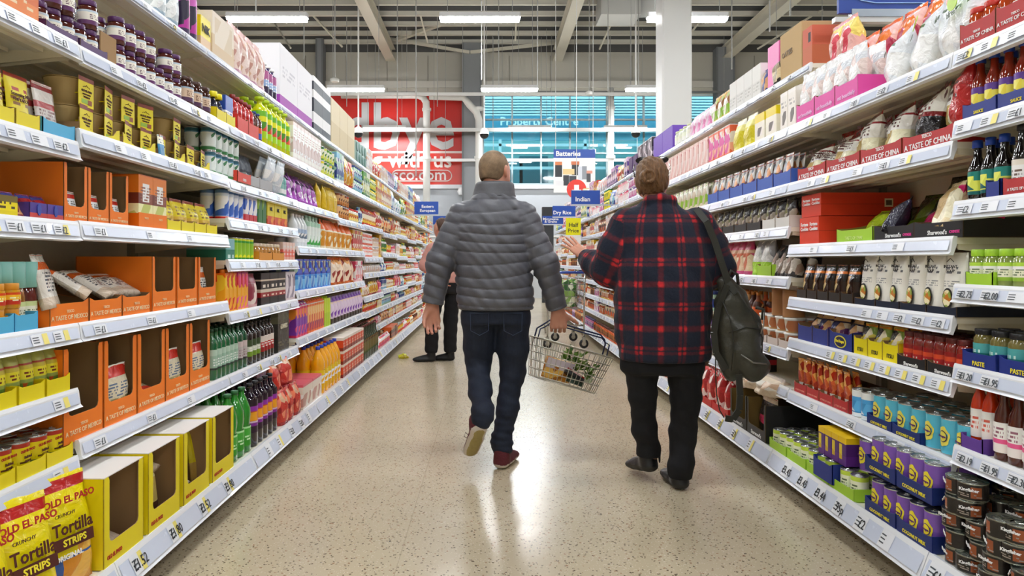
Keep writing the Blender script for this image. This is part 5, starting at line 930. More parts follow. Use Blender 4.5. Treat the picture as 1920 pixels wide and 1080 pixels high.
# base right B
gcan = Proto('bamboo_can', 'can', can(.034, .1, pack(((0, '#c9cf5a'), (.3, '#dfe3c8'), (.8, '#b9cf4a')), text=((.3, .7, '#5a6a4a', 3),))), .07, .068, .1)
R_(gcan, .184, 2.95, 3.58, 'green and white vegetable can', 'right bottom shelf', lvl='B', px=False, n=8, ranks=3, d=.012)
R_(Proto('green_tray', 'tray', case(.2, .26, .05, .045, green_t, 'L', inner=green_t), .205, .26, .05), .182, 2.74, 3.58, 'lime green card tray', 'right bottom shelf under small cans', lvl='B', px=False, n=4, d=.004)
R_(gcan, .184, 2.74, 2.90, 'green vegetable can nearest the coconut trays', 'right bottom shelf', lvl='B', px=False, n=2, d=.012, ranks=2)
pkb = pack(((0, '#5a2a7c'), (.35, '#4a2468'), (.8, '#d9b41f')), pics=((.2, .75, .1, .5, ['#d9c33a', '#e6e2d0', '#c9a82a'], .6),), rough=.4)
R_(Proto('coconut_carton', 'carton', carton(.06, .1, .115, pkb, flap=M('#d9b41f', .5)), .062, .1, .118), .29, 2.86, 3.1, 'purple coconut carton with yellow top', 'right bottom shelf', lvl='B', px=False, n=4, ranks=2, d=.03)
R_(Proto('blue_tray', 'tray', case(.17, .26, .09, .075, navy, 'L', inner=navy), .172, .26, .1), .20, 2.90, 3.07, 'navy tray under purple cartons', 'right bottom shelf', lvl='B', px=False, n=1, d=-.006)
pm_ = pack(((0, '#6a4a9a'), (.5, '#7450a4')), rough=.25)
pcan = Proto('coconut_milk_can', 'can', can(.039, .125, pm_) + [('flower_badge', emblem('#e0cf3a', '#4a2a6a'))], .08, .08, .125, texts=[('Dragon', .011, M('#5a2a6a'), (0, -.003, .062), .02)])
for r_ in range(2):
    R_(pcan, .186 + r_ * .16, 2.265, 2.66, 'purple coconut milk can with yellow badge', 'right %s tray' % ('upper' if r_ else 'lower'), lvl='B', px=False, n=5, ranks=2, d=.012)
    R_(Proto('navy_tray', 'tray', case(.2, .28, .055, .05, M('#1a2c6a', .5), 'L', inner=navy, txt='COCONUT MILK', tc=t_ye, ts=.017), .2, .28, .055), .182 + r_ * .16, 2.255, 2.67, 'navy coconut milk tray %s' % ('stacked on the cans' if r_ else 'on the shelf'), 'right bottom shelf', lvl='B', px=False, n=2, d=.004)
o = put(pcan, 'R', 2.78, .30, .05, 'B'); tag(o, 'single purple coconut milk can standing above the green tray', 'can')
# black squat cans
kc = pack(((0, '#1c1817'), (.5, '#201b1a')), pics=((.15, .85, .55, .85, ['#1c1817', '#c9a06a', '#8a4a2c', '#e0d0b0'], .5),), text=((.2, .45, '#8a8078', 2),), rough=.25)
kcan = Proto('bamboo_shoot_can', 'can', can(.043, .056, kc, M('#8c9088', .22, .9)), .09, .088, .056, texts=[('Kingfisher', .013, t_wh, (.0, -.0018, .036), .03)])
for c_, (Y, d, nt, dz) in enumerate(((2.205, .01, 5, 0), (2.11, .02, 5, .01), (2.01, .0, 4, 0), (1.93, .012, 4, 0), (2.16, .11, 4, 0), (2.06, .12, 4, 0), (1.95, .11, 3, 0), (2.22, .2, 5, 0), (2.1, .22, 4, 0), (1.98, .21, 4, 0))):
    for t in range(nt):
        o = put(kcan, 'R', Y, .182 + t * .0565, d, 'B', rot=R.uniform(-.9, .9))
        tag(o, 'squat black can, %s from bottom of %s' % (ORD[t], ['farthest front stack', 'tall second front stack', 'third front stack', 'front stack at picture edge', 'middle stack behind the second', 'middle stack behind the third', 'middle stack at picture edge', 'back stack beside purple cans', 'back stack in the centre', 'back stack at picture edge'][c_]), 'can', 'stacked squat black cans')
R_(Proto('lime_case', 'case', case(.2, .2, .16, .08, M('#7aa02c', .5), 'L'), .2, .2, .16), .182, 2.9, 3.5, 'deep lime green case behind small cans', 'right bottom shelf', lvl='B', px=False, n=3, d=.3)
# ---- A' nearest right bay
rj = Proto('chilli_jar', 'jar', jar(.03, .125, M('#b52a1c', .35), M('#a5401c', .12, coat=.6), pack(((0, Wt), (.5, '#efe9e2')), text=((.3, .8, '#7a6a60', 3),))), .063, .06, .125)
R_(rj, 1.832, 1.93, 2.24, 'orange-red sauce jar with white label', 'high right nearest bay', px=False, n=5, ranks=2, d=.012)
R_(tcn(.16, .075), 1.83, 1.93, 2.25, 'red card tray lettered in white', 'high right nearest bay', px=False, n=2, d=.004)
def sbt(name, body, cap, lab, h, r, sh=3): return Proto(name, 'bottle', bottle(r, h, M(cap, .35), M(body, .1, coat=.8), lab, shape=sh, cr=.52, ch=.13, lz=(.1, .48)), r * 2.1, r * 2.02, h)
pl = pack(((0, '#3a2a5c'), (.2, '#d9cf5a'), (.7, '#5a3a8c')), pics=((.2, .75, .2, .8, ['#e0d86a', '#d9c94a', '#4a3a7c'], .5),))
R_(sbt('sweet_chilli_bottle', '#7c2412', '#1d3f9c', pl, .2, .026), 1.602, 1.93, 2.23, 'amber sauce bottle with royal blue cap', 'right nearest bay', px=False, n=5, ranks=2, d=.012)
R_(Proto('blue_tray', 'tray', case(.15, .26, .05, .045, navy, 'L', inner=navy, txt='SAUCE', tc=t_ye, ts=.014), .151, .26, .05), 1.60, 1.93, 2.24, 'royal blue tray with yellow print', 'right nearest bay', px=False, n=2, d=.004)
gl = pack(((0, '#12595a'), (.15, '#c9cf5a'), (.6, '#1f7a72')), pics=((.2, .8, .15, .75, ['#dce06a', '#c9cf5a', '#12595a'], .5),))
R_(sbt('soy_sauce_bottle', '#100a08', '#1d3f9c', gl, .195, .027), 1.339, 2.07, 2.245, 'blue-capped soy sauce bottle, green label', 'right nearest bay', px=False, n=3, ranks=2, d=.012)
R_(sbt('soy_sauce_bottle', '#100a08', '#141414', pack(((0, '#b5402f'), (.1, Wt), (.8, '#dcd6cc')), text=((.3, .7, '#6a5a50', 3),)), .22, .027), 1.339, 1.93, 2.06, 'black soy sauce bottle with white label', 'right picture edge', px=False, n=2, ranks=2, d=.012)
R_(Proto('red_tray', 'tray', case(.15, .2, .05, .05, redt, 'L', txt='A TASTE OF CHINA', tc=t_wh, ts=.012), .15, .2, .05), 1.338, 1.92, 2.06, 'small red card tray', 'right picture edge under soy sauce', px=False, n=1, d=.002)
R_(Proto('blue_tray', 'tray', case(.07, .2, .05, .05, navy, 'L', inner=navy), .07, .2, .05), 1.338, 2.07, 2.13, 'small royal blue tray', 'right, under a blue-capped bottle', px=False, n=1, d=.002)
R_(Proto('curry_paste_jar', 'jar', jar(.034, .115, M('#9cc83a', .35), M('#7c8a4a', .12, coat=.6), pack(((0, '#8ab03a'), (.2, '#dfe0c8'), (.6, Wt), (.8, '#a9cf4a')), text=((.3, .7, '#6a7a5a', 3),)), lh=.022), .07, .07, .115), 1.068, 1.99, 2.235, 'paste jar with lime green lid', 'right nearest bay', px=False, n=4, ranks=2, d=.01)
R_(Proto('green_tray', 'tray', case(.12, .2, .045, .04, green_t, 'L', inner=green_t), .12, .2, .045), 1.066, 2.07, 2.25, 'lime green tray', 'right nearest bay under paste jars', px=False, n=1, d=.002)
R_(Proto('white_pouch', 'pouch', pouch(.09, .18, .03, pack(((0, '#d24a9c'), (.15, '#e0e6ea')), crinkle=.3), sd=1), .09, .04, .18), 1.068, 1.88, 1.985, 'white pouch with pink base', 'right picture edge', px=False, n=1, d=.01)
tj = pack(((0, '#1f6a6a'), (.5, '#4a9a9c')), text=((.2, .8, '#c9e0d8', 2),))
R_(Proto('paste_jar', 'jar', jar(.034, .125, M('#17181c', .35), M('#6a6234', .12, coat=.6), tj), .07, .07, .125), .806, 1.93, 2.225, 'paste jar with black lid and teal label', 'right nearest bay', px=False, n=4, ranks=2, d=.012)
R_(Proto('blue_tray', 'tray', case(.15, .24, .055, .05, navy, 'L', inner=navy, txt='PASTE', tc=t_ye, ts=.02), .155, .24, .055), .804, 1.92, 2.24, 'royal blue tray lettered paste', 'right nearest bay', px=False, n=2, d=.002)
wp_ = pack(((0, '#e6dcd8'), (.3, '#d95a8c'), (.45, '#ece4e0')), text=((.5, .9, '#8a5a6a', 3),))
R_(sbt('dipping_sauce_bottle', '#4a1c10', '#e0d8d0', wp_, .24, .028), .54, 1.90, 2.13, 'tall amber bottle with pink and white label', 'right nearest bay', px=False, n=4, ranks=2, d=.012)
R_(sbt('dipping_sauce_bottle', '#b5300f', '#e0d8d0', pack(((0, '#e6dcd8'), (.5, '#ece4e0')), text=((.3, .8, '#c95a4c', 3),)), .235, .026), .56, 2.14, 2.24, 'orange-red chilli bottle with white cap', 'right nearest bay', px=False, n=2, ranks=2, d=.02)
R_(Proto('purple_tray', 'tray', case(.1, .24, .05, .045, purp_t, 'L', inner=purp_t), .1, .24, .05), .538, 2.14, 2.245, 'dull purple card tray', 'right, under chilli bottles', px=False, n=1, d=.002)
# RB1: pink trays, free-from packs, big white bags
ffm = pack(((0, '#b9bdc4'), (.3, '#d6dadd'), (.7, '#e2e4e4')), pics=((.15, .8, 0, 1, ['#cfd3d8', '#e6e8ea', '#c0c4ca', '#d8c8c4'], 1.2),), rough=.15, crinkle=.9)
R_(Proto('free_from_packet', 'packet', pouch(.13, .24, .06, ffm, sd=2), .135, .07, .24), 1.835, 2.88, 3.46, 'crinkled silver-white packet in pink tray', 'right upper shelf', px=False, n=5, ranks=2, rj=.15, d=.02)
R_(Proto('pink_tray', 'tray', case(.19, .3, .09, .085, pink_t, 'L', txt='eat beautifully', tc=M('#f0b8dc'), ts=.026), .192, .3, .09), 1.83, 2.87, 3.45, 'bright pink tray with pale lettering', 'right upper shelf', px=False, n=3, d=.004)
wbg = pack(((0, '#c9ced6'), (.3, '#d9dde2'), (.9, '#cdd2d8')), pics=((.02, .5, 0, 1, ['#d6dbe0', '#e2e6ea', '#c0c6ce'], .7),), text=((.6, .68, '#5a6a5a', 1),), rough=.18, crinkle=.9)
for i, (Y, ro, t, h_) in enumerate(((2.76, -.5, -.28, .25), (2.58, -.45, -.25, .27), (2.39, -.35, -.1, .28), (2.29, -.2, 0, .25))):
    pt = [('bag_body', bag(.19, h_, .1, wbg, .07, sd=i + 3, wr=.4, nx=12, nz=14))]
    if i in (1, 3): pt.append(('green_spot', MB().lathe([(.028, 0), (.028, .002)], M('#a3c832', .4), 18, Matrix.Translation((.03 if i == 1 else 0, -.02, h_ * .68)) @ Matrix.Rotation(PI / 2, 4, 'X') @ Matrix.Diagonal((1.3, 1, 1, 1)))))
    p_ = Proto('white_bread_bag', 'bag', pt, .19, .1, h_, texts=[('bfree', .03, M('#5a665a'), (-.02, -.018, h_ * .55), .0)])
    o = put(p_, 'R', Y, 1.84, .03, rot=ro, tilt=t); tag(o, 'big silvery white bag ' + ['leaning beside the pink trays', 'with small green spot, second from pink trays', 'plain, third from the pink trays', 'with lime oval, closest to red jars'][i], 'bag', 'silvery white bags under the blue header')
R_(Proto('red_pink_packet', 'packet', pouch(.15, .2, .08, pack(((0, '#c9482a'), (.3, '#c93a6a'), (.6, '#d9642c')), pics=((.1, .9, 0, 1, ['#c93a6a', '#d9702c', '#a52f4a', '#e8b8b0'], 1),), crinkle=.7, rough=.2), sd=4), .15, .08, .2), 1.99, 2.4, 3.25, 'red and pink packet piled at the back', 'right upper shelf', px=False, n=5, d=.16, tilt=-.1)
R_(Proto('red_pink_packet', 'packet', pouch(.15, .2, .08, pack(((0, '#c9482a'), (.3, '#c93a4a'), (.6, '#d9a0a0')), pics=((.1, .9, 0, 1, ['#c93a4a', '#e0b0a8', '#e8d070'], 1),), crinkle=.7, rough=.2), sd=4), .12, .08, .2), 2.06, 3.1, 3.3, 'red and white packet piled on others', 'right upper shelf under header', px=False, n=2, d=.1, tilt=.1)
wc = Proto('crispbread_box', 'carton', carton(.09, .16, .2, pack(((0, '#d8d3ca'), (.9, '#dedad4')), pics=((.15, .5, .3, .8, ['#4a4038', '#ded8d0', '#8a7c70'], 1),), text=((.6, .8, '#8a8680', 2),)), gable=True), .092, .16, .22)
R_(wc, 1.83, 3.47, 3.66, 'white gabled crispbread box with red side', 'right upper shelf', px=False, n=2)
R_(Proto('yellow_box', 'carton', carton(.14, .16, .16, pack(((0, '#dcd8c8'), (.4, '#e0dccc'), (.7, '#dcc81f')), pics=((.2, .5, .3, .8, ['#4a4038', '#ded8d0'], 1),)), gable=True), .14, .16, .19), 1.83, 3.70, 4.02, 'white and yellow gabled carton', 'right upper shelf', px=False, n=2)
R_(Proto('yellow_bag', 'bag', pouch(.15, .2, .08, pack(((0, '#c9bd2a'), (.6, '#d6cf7c'), (.8, '#dedcd0')), crinkle=.6), sd=3), .15, .09, .2), 1.83, 4.05, 4.4, 'yellow pasta bag with clear top', 'right upper shelf', px=False, n=2)
R_(Proto('pink_orange_carton', 'carton', carton(.1, .16, .2, mix(['#d9603a', '#c9308c', '#e0a08a', '#d8d0c8'])), .1, .16, .2), 1.83, 4.42, 4.85, 'magenta and orange carton', 'right upper shelf', px=False, n=4)
R_(Proto('pale_pink_carton', 'carton', carton(.1, .16, .2, pack(((0, '#d6b0a8'), (.5, '#ddc0b8')), pics=((.1, .9, 0, 1, ['#d6b0a8', '#e6d0ca', '#c98a88'], 1),))), .1, .16, .2), 1.83, 4.87, 6.1, 'pale pink cereal carton', 'right upper shelf', px=False, n=11)
# RB0 topmost right
T = 2.16
R_(Proto('shipping_box', 'box', carton(.27, .33, .26, M('#b59a70', .8), flap=M('#bda47a', .8)), .27, .33, .265, texts=[('OATIES', .04, M('#6a5436'), (-.04, -.002, .14), .02)]), T, 3.65, 3.92, 'big plain brown shipping box', 'topmost right shelf', lvl='T', px=False, n=1)
R_(Proto('red_brown_box', 'box', carton(.11, .24, .2, pack(((0, '#b5603f'), (.5, '#bb5a42')), pics=((.6, .85, .6, .85, [Bk, Wt], .5),), rough=.6)), .11, .24, .2), T, 3.53, 3.64, 'rust red box', 'topmost right shelf', lvl='T', px=False, n=1)
R_(Proto('pink_box', 'box', carton(.16, .3, .25, pack(((0, '#d05a9c'), (.5, '#d466a4')))), .16, .3, .25), T, 3.93, 4.1, 'tall bright pink box', 'topmost right shelf', lvl='T', px=False, n=1)
R_(Proto('dark_bag', 'bag', pouch(.12, .17, .08, mix(['#2a2422', '#8a7a60', '#c9b890', '#3a3024'], crinkle=.6), sd=2), .12, .08, .17), T, 3.9, 4.02, 'dark snack bag before the pink box', 'topmost right shelf', lvl='T', px=False, n=1, d=-.0)
R_(Proto('white_box', 'box', carton(.13, .3, .2, pack(((0, '#d2d2ce'), (.5, '#dadad6')), text=((.2, .5, '#b5b5b0', 3),), rough=.6)), .13, .3, .2), T, 4.2, 4.75, 'plain white carton', 'topmost right shelf', lvl='T', px=False, n=4)
R_(Proto('navy_bag', 'bag', pouch(.1, .15, .06, mix(['#2a3a7c', '#c99a6a', '#1d2a5c'], crinkle=.5), sd=2), .1, .06, .15), T, 4.11, 4.2, 'small navy bag between pink and white boxes', 'topmost right shelf', lvl='T', px=False, n=1)
R_(Proto('gold_bag', 'bag', pouch(.12, .2, .08, mix(['#c9a04a', '#e0dcd0', '#8ab03a', '#8a5a2a'], crinkle=.5), sd=3), .12, .08, .2), T, 4.78, 5.15, 'gold and white bag', 'topmost right shelf', lvl='T', px=False, n=3)
R_(Proto('pink_bag', 'bag', pouch(.12, .17, .08, mix(['#e0c8d8', '#d98ab5', '#f0eaee'], crinkle=.5), sd=4), .12, .08, .17), T, 5.17, 5.7, 'white and pink bag', 'topmost right shelf', lvl='T', px=False, n=4)
R_(Proto('glass_jar', 'jar', jar(.05, .14, M('#c9cfa8'), M('#c9cfc0', .1, coat=.5), pack(((0, '#e6e6dc'), (.5, '#dfe3d0')))), .1, .1, .14), T, 5.72, 6.2, 'pale clear jar', 'topmost right shelf', lvl='T', px=False, n=4)
R_(Proto('violet_box', 'box', carton(.36, .3, .22, M('#6a45b0', .5)), .36, .3, .22), T, 6.22, 6.95, 'large violet box', 'topmost right shelf', lvl='T', px=False, n=2)
R_(Proto('black_box', 'box', carton(.2, .3, .26, mix(['#2a2230', '#5a5260', '#c9c0c9'])), .2, .3, .26), T, 7.0, 7.7, 'black and grey box', 'topmost right shelf', lvl='T', px=False, n=3)
R_(Proto('plum_box', 'box', carton(.2, .3, .2, M('#4a2a5c', .5)), .2, .3, .2), T, 7.72, 8.2, 'dark plum box', 'topmost right shelf', lvl='T', px=False, n=2)
# C' : files of pouches in blue trays
blp = Proto('rice_pouch', 'pouch', pouch(.1, .17, .022, pack(((0, '#3c62b5'), (.15, '#c9a58a'), (.5, '#d8cfc8'), (.8, '#a86a5a')), pics=((.1, .9, 0, 1, ['#d8cfc8', '#c98a5a', '#8a8f98', '#6a4a7c', '#e6e2de'], 1.4),), rough=.2, crinkle=.3), sd=2), .1, .026, .17)
R_(blp, 1.545, 3.56, 4.85, 'thin rice pouch filed upright', 'right blue trays', px=False, n=10, ranks=3, d=.02, tilt=-.12)
R_(Proto('blue_tray', 'tray', case(.21, .25, .09, .07, M('#3a5cae', .5), 'L'), .215, .25, .09), 1.54, 3.5, 4.85, 'mid blue tray', 'right upper shelf under filed pouches', px=False, n=6, d=.002)
R_(Proto('cream_pouch', 'pouch', pouch(.11, .17, .03, mix(['#d8cdb8', '#b5a890', '#8ab03a', '#e8e2d6'], crinkle=.3), sd=2), .11, .035, .17), 1.54, 4.9, 6.4, 'cream pouch filed upright', 'right upper shelf', px=False, n=12, ranks=2)
dkb = Proto('dark_seed_bag', 'bag', pouch(.11, .15, .05, pack(((0, '#c9c0b5'), (.2, '#2a2624'), (.8, '#1c1a1c')), pics=((.15, .9, 0, 1, ['#1c1a1c', '#3a3430', '#6a6a3a', '#a59a8a', '#242024'], 1.4),), rough=.2, crinkle=.6), sd=6), .115, .06, .15)
R_(dkb, 1.325, 3.53, 4.75, 'black and silver bag', 'right third bay above pink bags', px=False, n=10, ranks=2, d=.02)
R_(Proto('dark_tray', 'tray', case(.2, .25, .05, .05, black_t, 'L'), .205, .25, .05), 1.32, 3.9, 4.75, 'low black tray', 'right third bay under black bags', px=False, n=4, d=.003)
R_(Proto('white_tray', 'tray', case(.17, .25, .055, .055, M('#cfcdc8', .5), 'L'), .17, .25, .055), 1.32, 3.52, 3.88, 'low white tray', 'right third bay under black bags', px=False, n=2, d=.003)
R_(Proto('pink_nut_bag', 'bag', pouch(.13, .21, .07, pack(((0, '#c24a7c'), (.2, '#c99a7c'), (.7, '#b5325a')), pics=((.1, .6, 0, 1, ['#d8b890', '#c06a50', '#e0c8a8', '#b5325a'], 1),), rough=.15, crinkle=.6), sd=2), .13, .08, .21), 1.065, 4.1, 4.55, 'pink and red nut bag', 'right third bay', px=False, n=4)
R_(Proto('silver_nut_bag', 'bag', pouch(.14, .22, .07, pack(((0, '#9cc83a'), (.35, '#c9cbc6'), (.6, '#b5b5b5')), pics=((.4, .9, 0, 1, ['#c9cbc6', '#e0e0dc', '#9a9a9c'], 1),), rough=.12, crinkle=.9), sd=3), .14, .08, .22), 1.065, 3.84, 4.08, 'silver bag with lime green base', 'right third bay', px=False, n=2, tilt=-.1)
R_(Proto('dark_nut_bag', 'bag', pouch(.13, .18, .08, mix(['#2a2422', '#6a5a4a', '#a58a7a', '#c9c0b5', '#1c1817'], crinkle=.9), sd=5), .13, .08, .18), 1.065, 3.54, 3.82, 'dark and silver crinkled bag', 'right third bay', px=False, n=3, tilt=-.2, ranks=2)
R_(Proto('green_tray', 'tray', case(.2, .2, .06, .06, green_t, 'L'), .2, .2, .06), 1.06, 3.75, 3.95, 'lime green tray', 'right third bay under silver bags', px=False, n=1, d=.002)
tub = Proto('noodle_tub', 'tub', [('tub_body', MB().lathe([(.042, 0), (.052, .07)], pack(((0, '#b58a5a'), (.5, '#d6c9b5'), (.8, '#e6e2dc')), pics=((.1, .9, 0, 1, ['#d6c9b5', '#b5704a', '#e6e2dc'], 1),)), 16, c=(0, .05))), ('lid', MB().lathe([(.054, .068), (.054, .074), (.05, .076)], M('#e6e2dc', .3), 16, c=(0, .05)))], .108, .104, .076)
R_(tub, .697, 3.54, 3.98, 'white noodle tub', 'right third bay', px=False, n=4, tiers=2, ranks=2, th=.077)
R_(Proto('cracker_stack', 'crackers', [('cracker_column', MB().lathe([(.055, i * .016 + z) for i in range(9) for z in (0, .013)], M('#a5744a', .7), 18, c=(0, .06))), ('top_seal', MB().box(-.05, .05, .058, .061, .14, .18, M('#d8cabb', .15)))], .12, .12, .18), .852, 3.56, 3.84, 'wrapped column of brown crackers', 'right third bay on tubs', px=False, n=2)
R_(Proto('white_card_tray', 'tray', case(.14, .2, .04, .04, M('#d9cdc6', .5), 'L'), .14, .2, .04), .693, 3.5, 3.95, 'pale pink card tray', 'right third bay under tubs', px=False, n=3, d=-.002)
# C' base
R_(Proto('black_case', 'case', case(.26, .34, .2, .06, black_t, 'U', .02, "Sharwood's", t_wh, ts=.03, inner=M('#6a5528', .8)), .26, .34, .2), .182, 3.62, 4.16, 'tall black cut-window case', 'right bottom shelf', lvl='B', px=False, n=2, d=.004)
R_(Proto('naan_pack', 'packet', pouch(.2, .22, .06, pack(((0, '#1d1a1c'), (.3, '#a82a4c'), (.5, '#1d1a1c'), (.85, '#d8c8b0')), pics=((.3, .48, 0, 1, ['#a82a4c', '#c9486a'], .5),), rough=.15, crinkle=.6), sd=2), .2, .06, .22), .19, 3.64, 3.86, 'black and pink naan packet', 'right bottom shelf', lvl='B', px=False, n=1, d=.05)
rbg = pack(((0, '#8c1f20'), (.5, '#b52a26')), pics=((.1, .9, 0, 1, ['#8c1f20', '#c93a30', '#e8d0c8', '#a52a2a'], 1.2),), rough=.12, crinkle=.8)
R_(Proto('poppadom_bag', 'bag', pouch(.17, .24, .08, rbg, sd=4), .17, .09, .24), .182, 4.2, 5.0, 'glossy red bag', 'right bottom shelf behind backpack strap', lvl='B', px=False, n=5, ranks=2, rj=.3)
R_(Proto('red_tray', 'tray', case(.3, .3, .06, .05, M('#b5201f', .5), 'L', inner=M('#b5201f', .5)), .3, .3, .06), .182, 4.18, 4.8, 'bright red card tray', 'right bottom shelf under red bags', lvl='B', px=False, n=2, d=.0)
R_(Proto('naan_loaf', 'bread pack', [('bread', bag(.22, .09, .16, pack(((0, '#d8c5ac'), (.5, '#e0d0ba')), pics=((.4, .8, 0, 1, ['#e6dcd0', '#c9a98a', '#8a2a3a'], .7),), crinkle=.5), .02, foot=1)), ('seal', MB().box(-.11, .11, .07, .09, .085, .1, M('#d8cfc8', .15)))], .22, .16, .1), .42, 3.62, 4.1, 'soft white bread pack lying on the black cases', 'right', lvl='B', px=False, n=2, d=.02)
R_(Proto('poppadom_pack', 'packet', carton(.12, .14, .1, pack(((0, '#2a2624'), (.4, '#b5303c'), (.7, '#2a2624')))), .12, .14, .13), .494, 4.05, 4.3, 'dark packet with red patch', 'right third bay', px=False, n=2, d=.02)
# ================================================================ far bays, filled from measured palettes
PALS = {'warm': ['#d9702c', '#c9382a', '#d9b82a', '#e6dcc8', '#b55a2c', '#8c2a20'], 'cool': ['#3c62b5', '#7cb0c9', '#e0e6ea', '#2c3f80', '#9cc0a8', '#c9cfd6'],
        'green': ['#5a9a3a', '#c9cf5a', '#e0e6d0', '#2f6a34', '#d9c83a', '#f0efe6'], 'purple': ['#6a4a9a', '#c9a8c9', '#e6e0e8', '#3a2a5c', '#b5608c', '#d8c8b8'],
        'pale': ['#e6e2da', '#d8c9b5', '#c9a890', '#efece8', '#b5b0b8', '#d9a5a0'], 'brown': ['#8a4a2a', '#b5702c', '#d9b07c', '#4a2418', '#c95a2c', '#e0cfa8'],
        'gold': ['#d9b82a', '#e0cf7c', '#c9952a', '#b5302a', '#f0e8d0', '#8a5a2a'], 'pink': ['#d98aa0', '#e0b8b8', '#c9486a', '#efe4e2', '#d9705c', '#8c3a5a']}
WORD = {'warm': 'orange-red', 'cool': 'blue and white', 'green': 'green and yellow', 'purple': 'purple and cream', 'pale': 'pale', 'brown': 'amber brown', 'gold': 'golden', 'pink': 'pink and red'}
FARP = {}
def farproto(kind, pal, h):
    k = (kind, pal, h)
    if k in FARP: return FARP[k]
    cs = PALS[pal]; i = len(FARP) % 4
    m = pack(((0, cs[i % 6]), (.15, cs[(i + 1) % 6]), (.8, cs[(i + 2) % 6])), pics=((.15, .8, .0, 1, cs[i % 3:] , 1.5),), var=[cs[0], cs[1], cs[2], cs[0], cs[3], cs[4]], rough=.3)
    if kind == 'carton': p = Proto('far_carton', 'carton', carton(.085, .14, h, m), .088, .14, h, single=True)
    elif kind == 'bag': p = Proto('far_bag', 'bag', [('b', bag(.13, h, .07, m, .08, nx=5, nz=6, sd=i, wr=.3))], .125, .08, h, single=True)
    elif kind == 'bottle': p = Proto('far_bottle', 'bottle', bottle(.033, h, M(cs[1], .4), m, m, shape=1), .07, .068, h, single=True)
    elif kind == 'jar': p = Proto('far_jar', 'jar', jar(.036, min(h, .13), M(cs[3], .4), M(cs[4], .15, coat=.5), m), .076, .074, min(h, .13), single=True)
    elif kind == 'can': p = Proto('far_can', 'can', can(.038, min(h, .115), m), .08, .078, min(h, .115), single=True)
    p.me.name = {'carton': 'grocery_carton', 'bag': 'grocery_bag', 'bottle': 'drink_bottle', 'jar': 'food_jar', 'can': 'food_can'}[kind]; p.name = p.me.name
    if kind == 'bottle' and pal in ('warm', 'brown', 'gold'): p.name = p.me.name = 'sauce_bottle'  # same generic far bottle, the palette alone picks this name
    if kind == 'carton' and pal in ('purple', 'pink', 'pale'): p.name = p.me.name = 'pastel_carton'  # same generic far carton, named by palette alone
    FARP[k] = p; return p
PLAN = {('L', 2.21): ['pale', 'purple', 'cool', 'gold', 'pale'], ('L', 1.83): ['cool', 'green', 'green', 'gold', 'warm', 'cool', 'gold'], ('L', 1.5): ['brown', 'gold', 'cool', 'warm', 'gold', 'pale'], ('L', 1.2): ['pink', 'pale', 'gold', 'green', 'warm'],
        ('L', .95): ['pale', 'pale', 'pink', 'cool', 'gold'], ('L', .7): ['gold', 'pink', 'cool', 'warm'], ('L', .5): ['pink', 'warm', 'brown', 'warm'], ('L', .18): ['brown', 'warm', 'gold', 'pink', 'warm', 'warm'],
        ('R', 2.16): ['purple', 'pale', 'gold', 'purple'], ('R', 1.83): ['purple', 'pink', 'pale', 'cool', 'green'], ('R', 1.54): ['purple', 'pale', 'gold', 'pale', 'brown'], ('R', 1.3): ['gold', 'pale', 'gold', 'warm'],
        ('R', 1.06): ['gold', 'warm', 'pale', 'brown'], ('R', .8): ['brown', 'cool', 'brown', 'warm'], ('R', .5): ['brown', 'purple', 'brown', 'warm'], ('R', .18): ['brown', 'purple', 'brown', 'brown']}
OCC = {'L': {2.21: 8.05, 1.83: 5.45, 1.55: 6.05, 1.245: 6.65, .94: 6.8, .614: 7.25, .18: 7.55}, 'R': {2.16: 8.25, 1.83: 6.15, 1.54: 6.45, 1.32: 4.8, 1.06: 4.6, .693: 4.0, .49: 4.35, .18: 5.05}}
RR = random.Random(11); kinds = ['carton', 'bag', 'bottle', 'carton', 'bag', 'jar', 'bottle', 'can']; kw = {'carton': 'carton', 'bag': 'bag', 'bottle': 'bottle', 'jar': 'jar', 'can': 'can'}
KN = {}
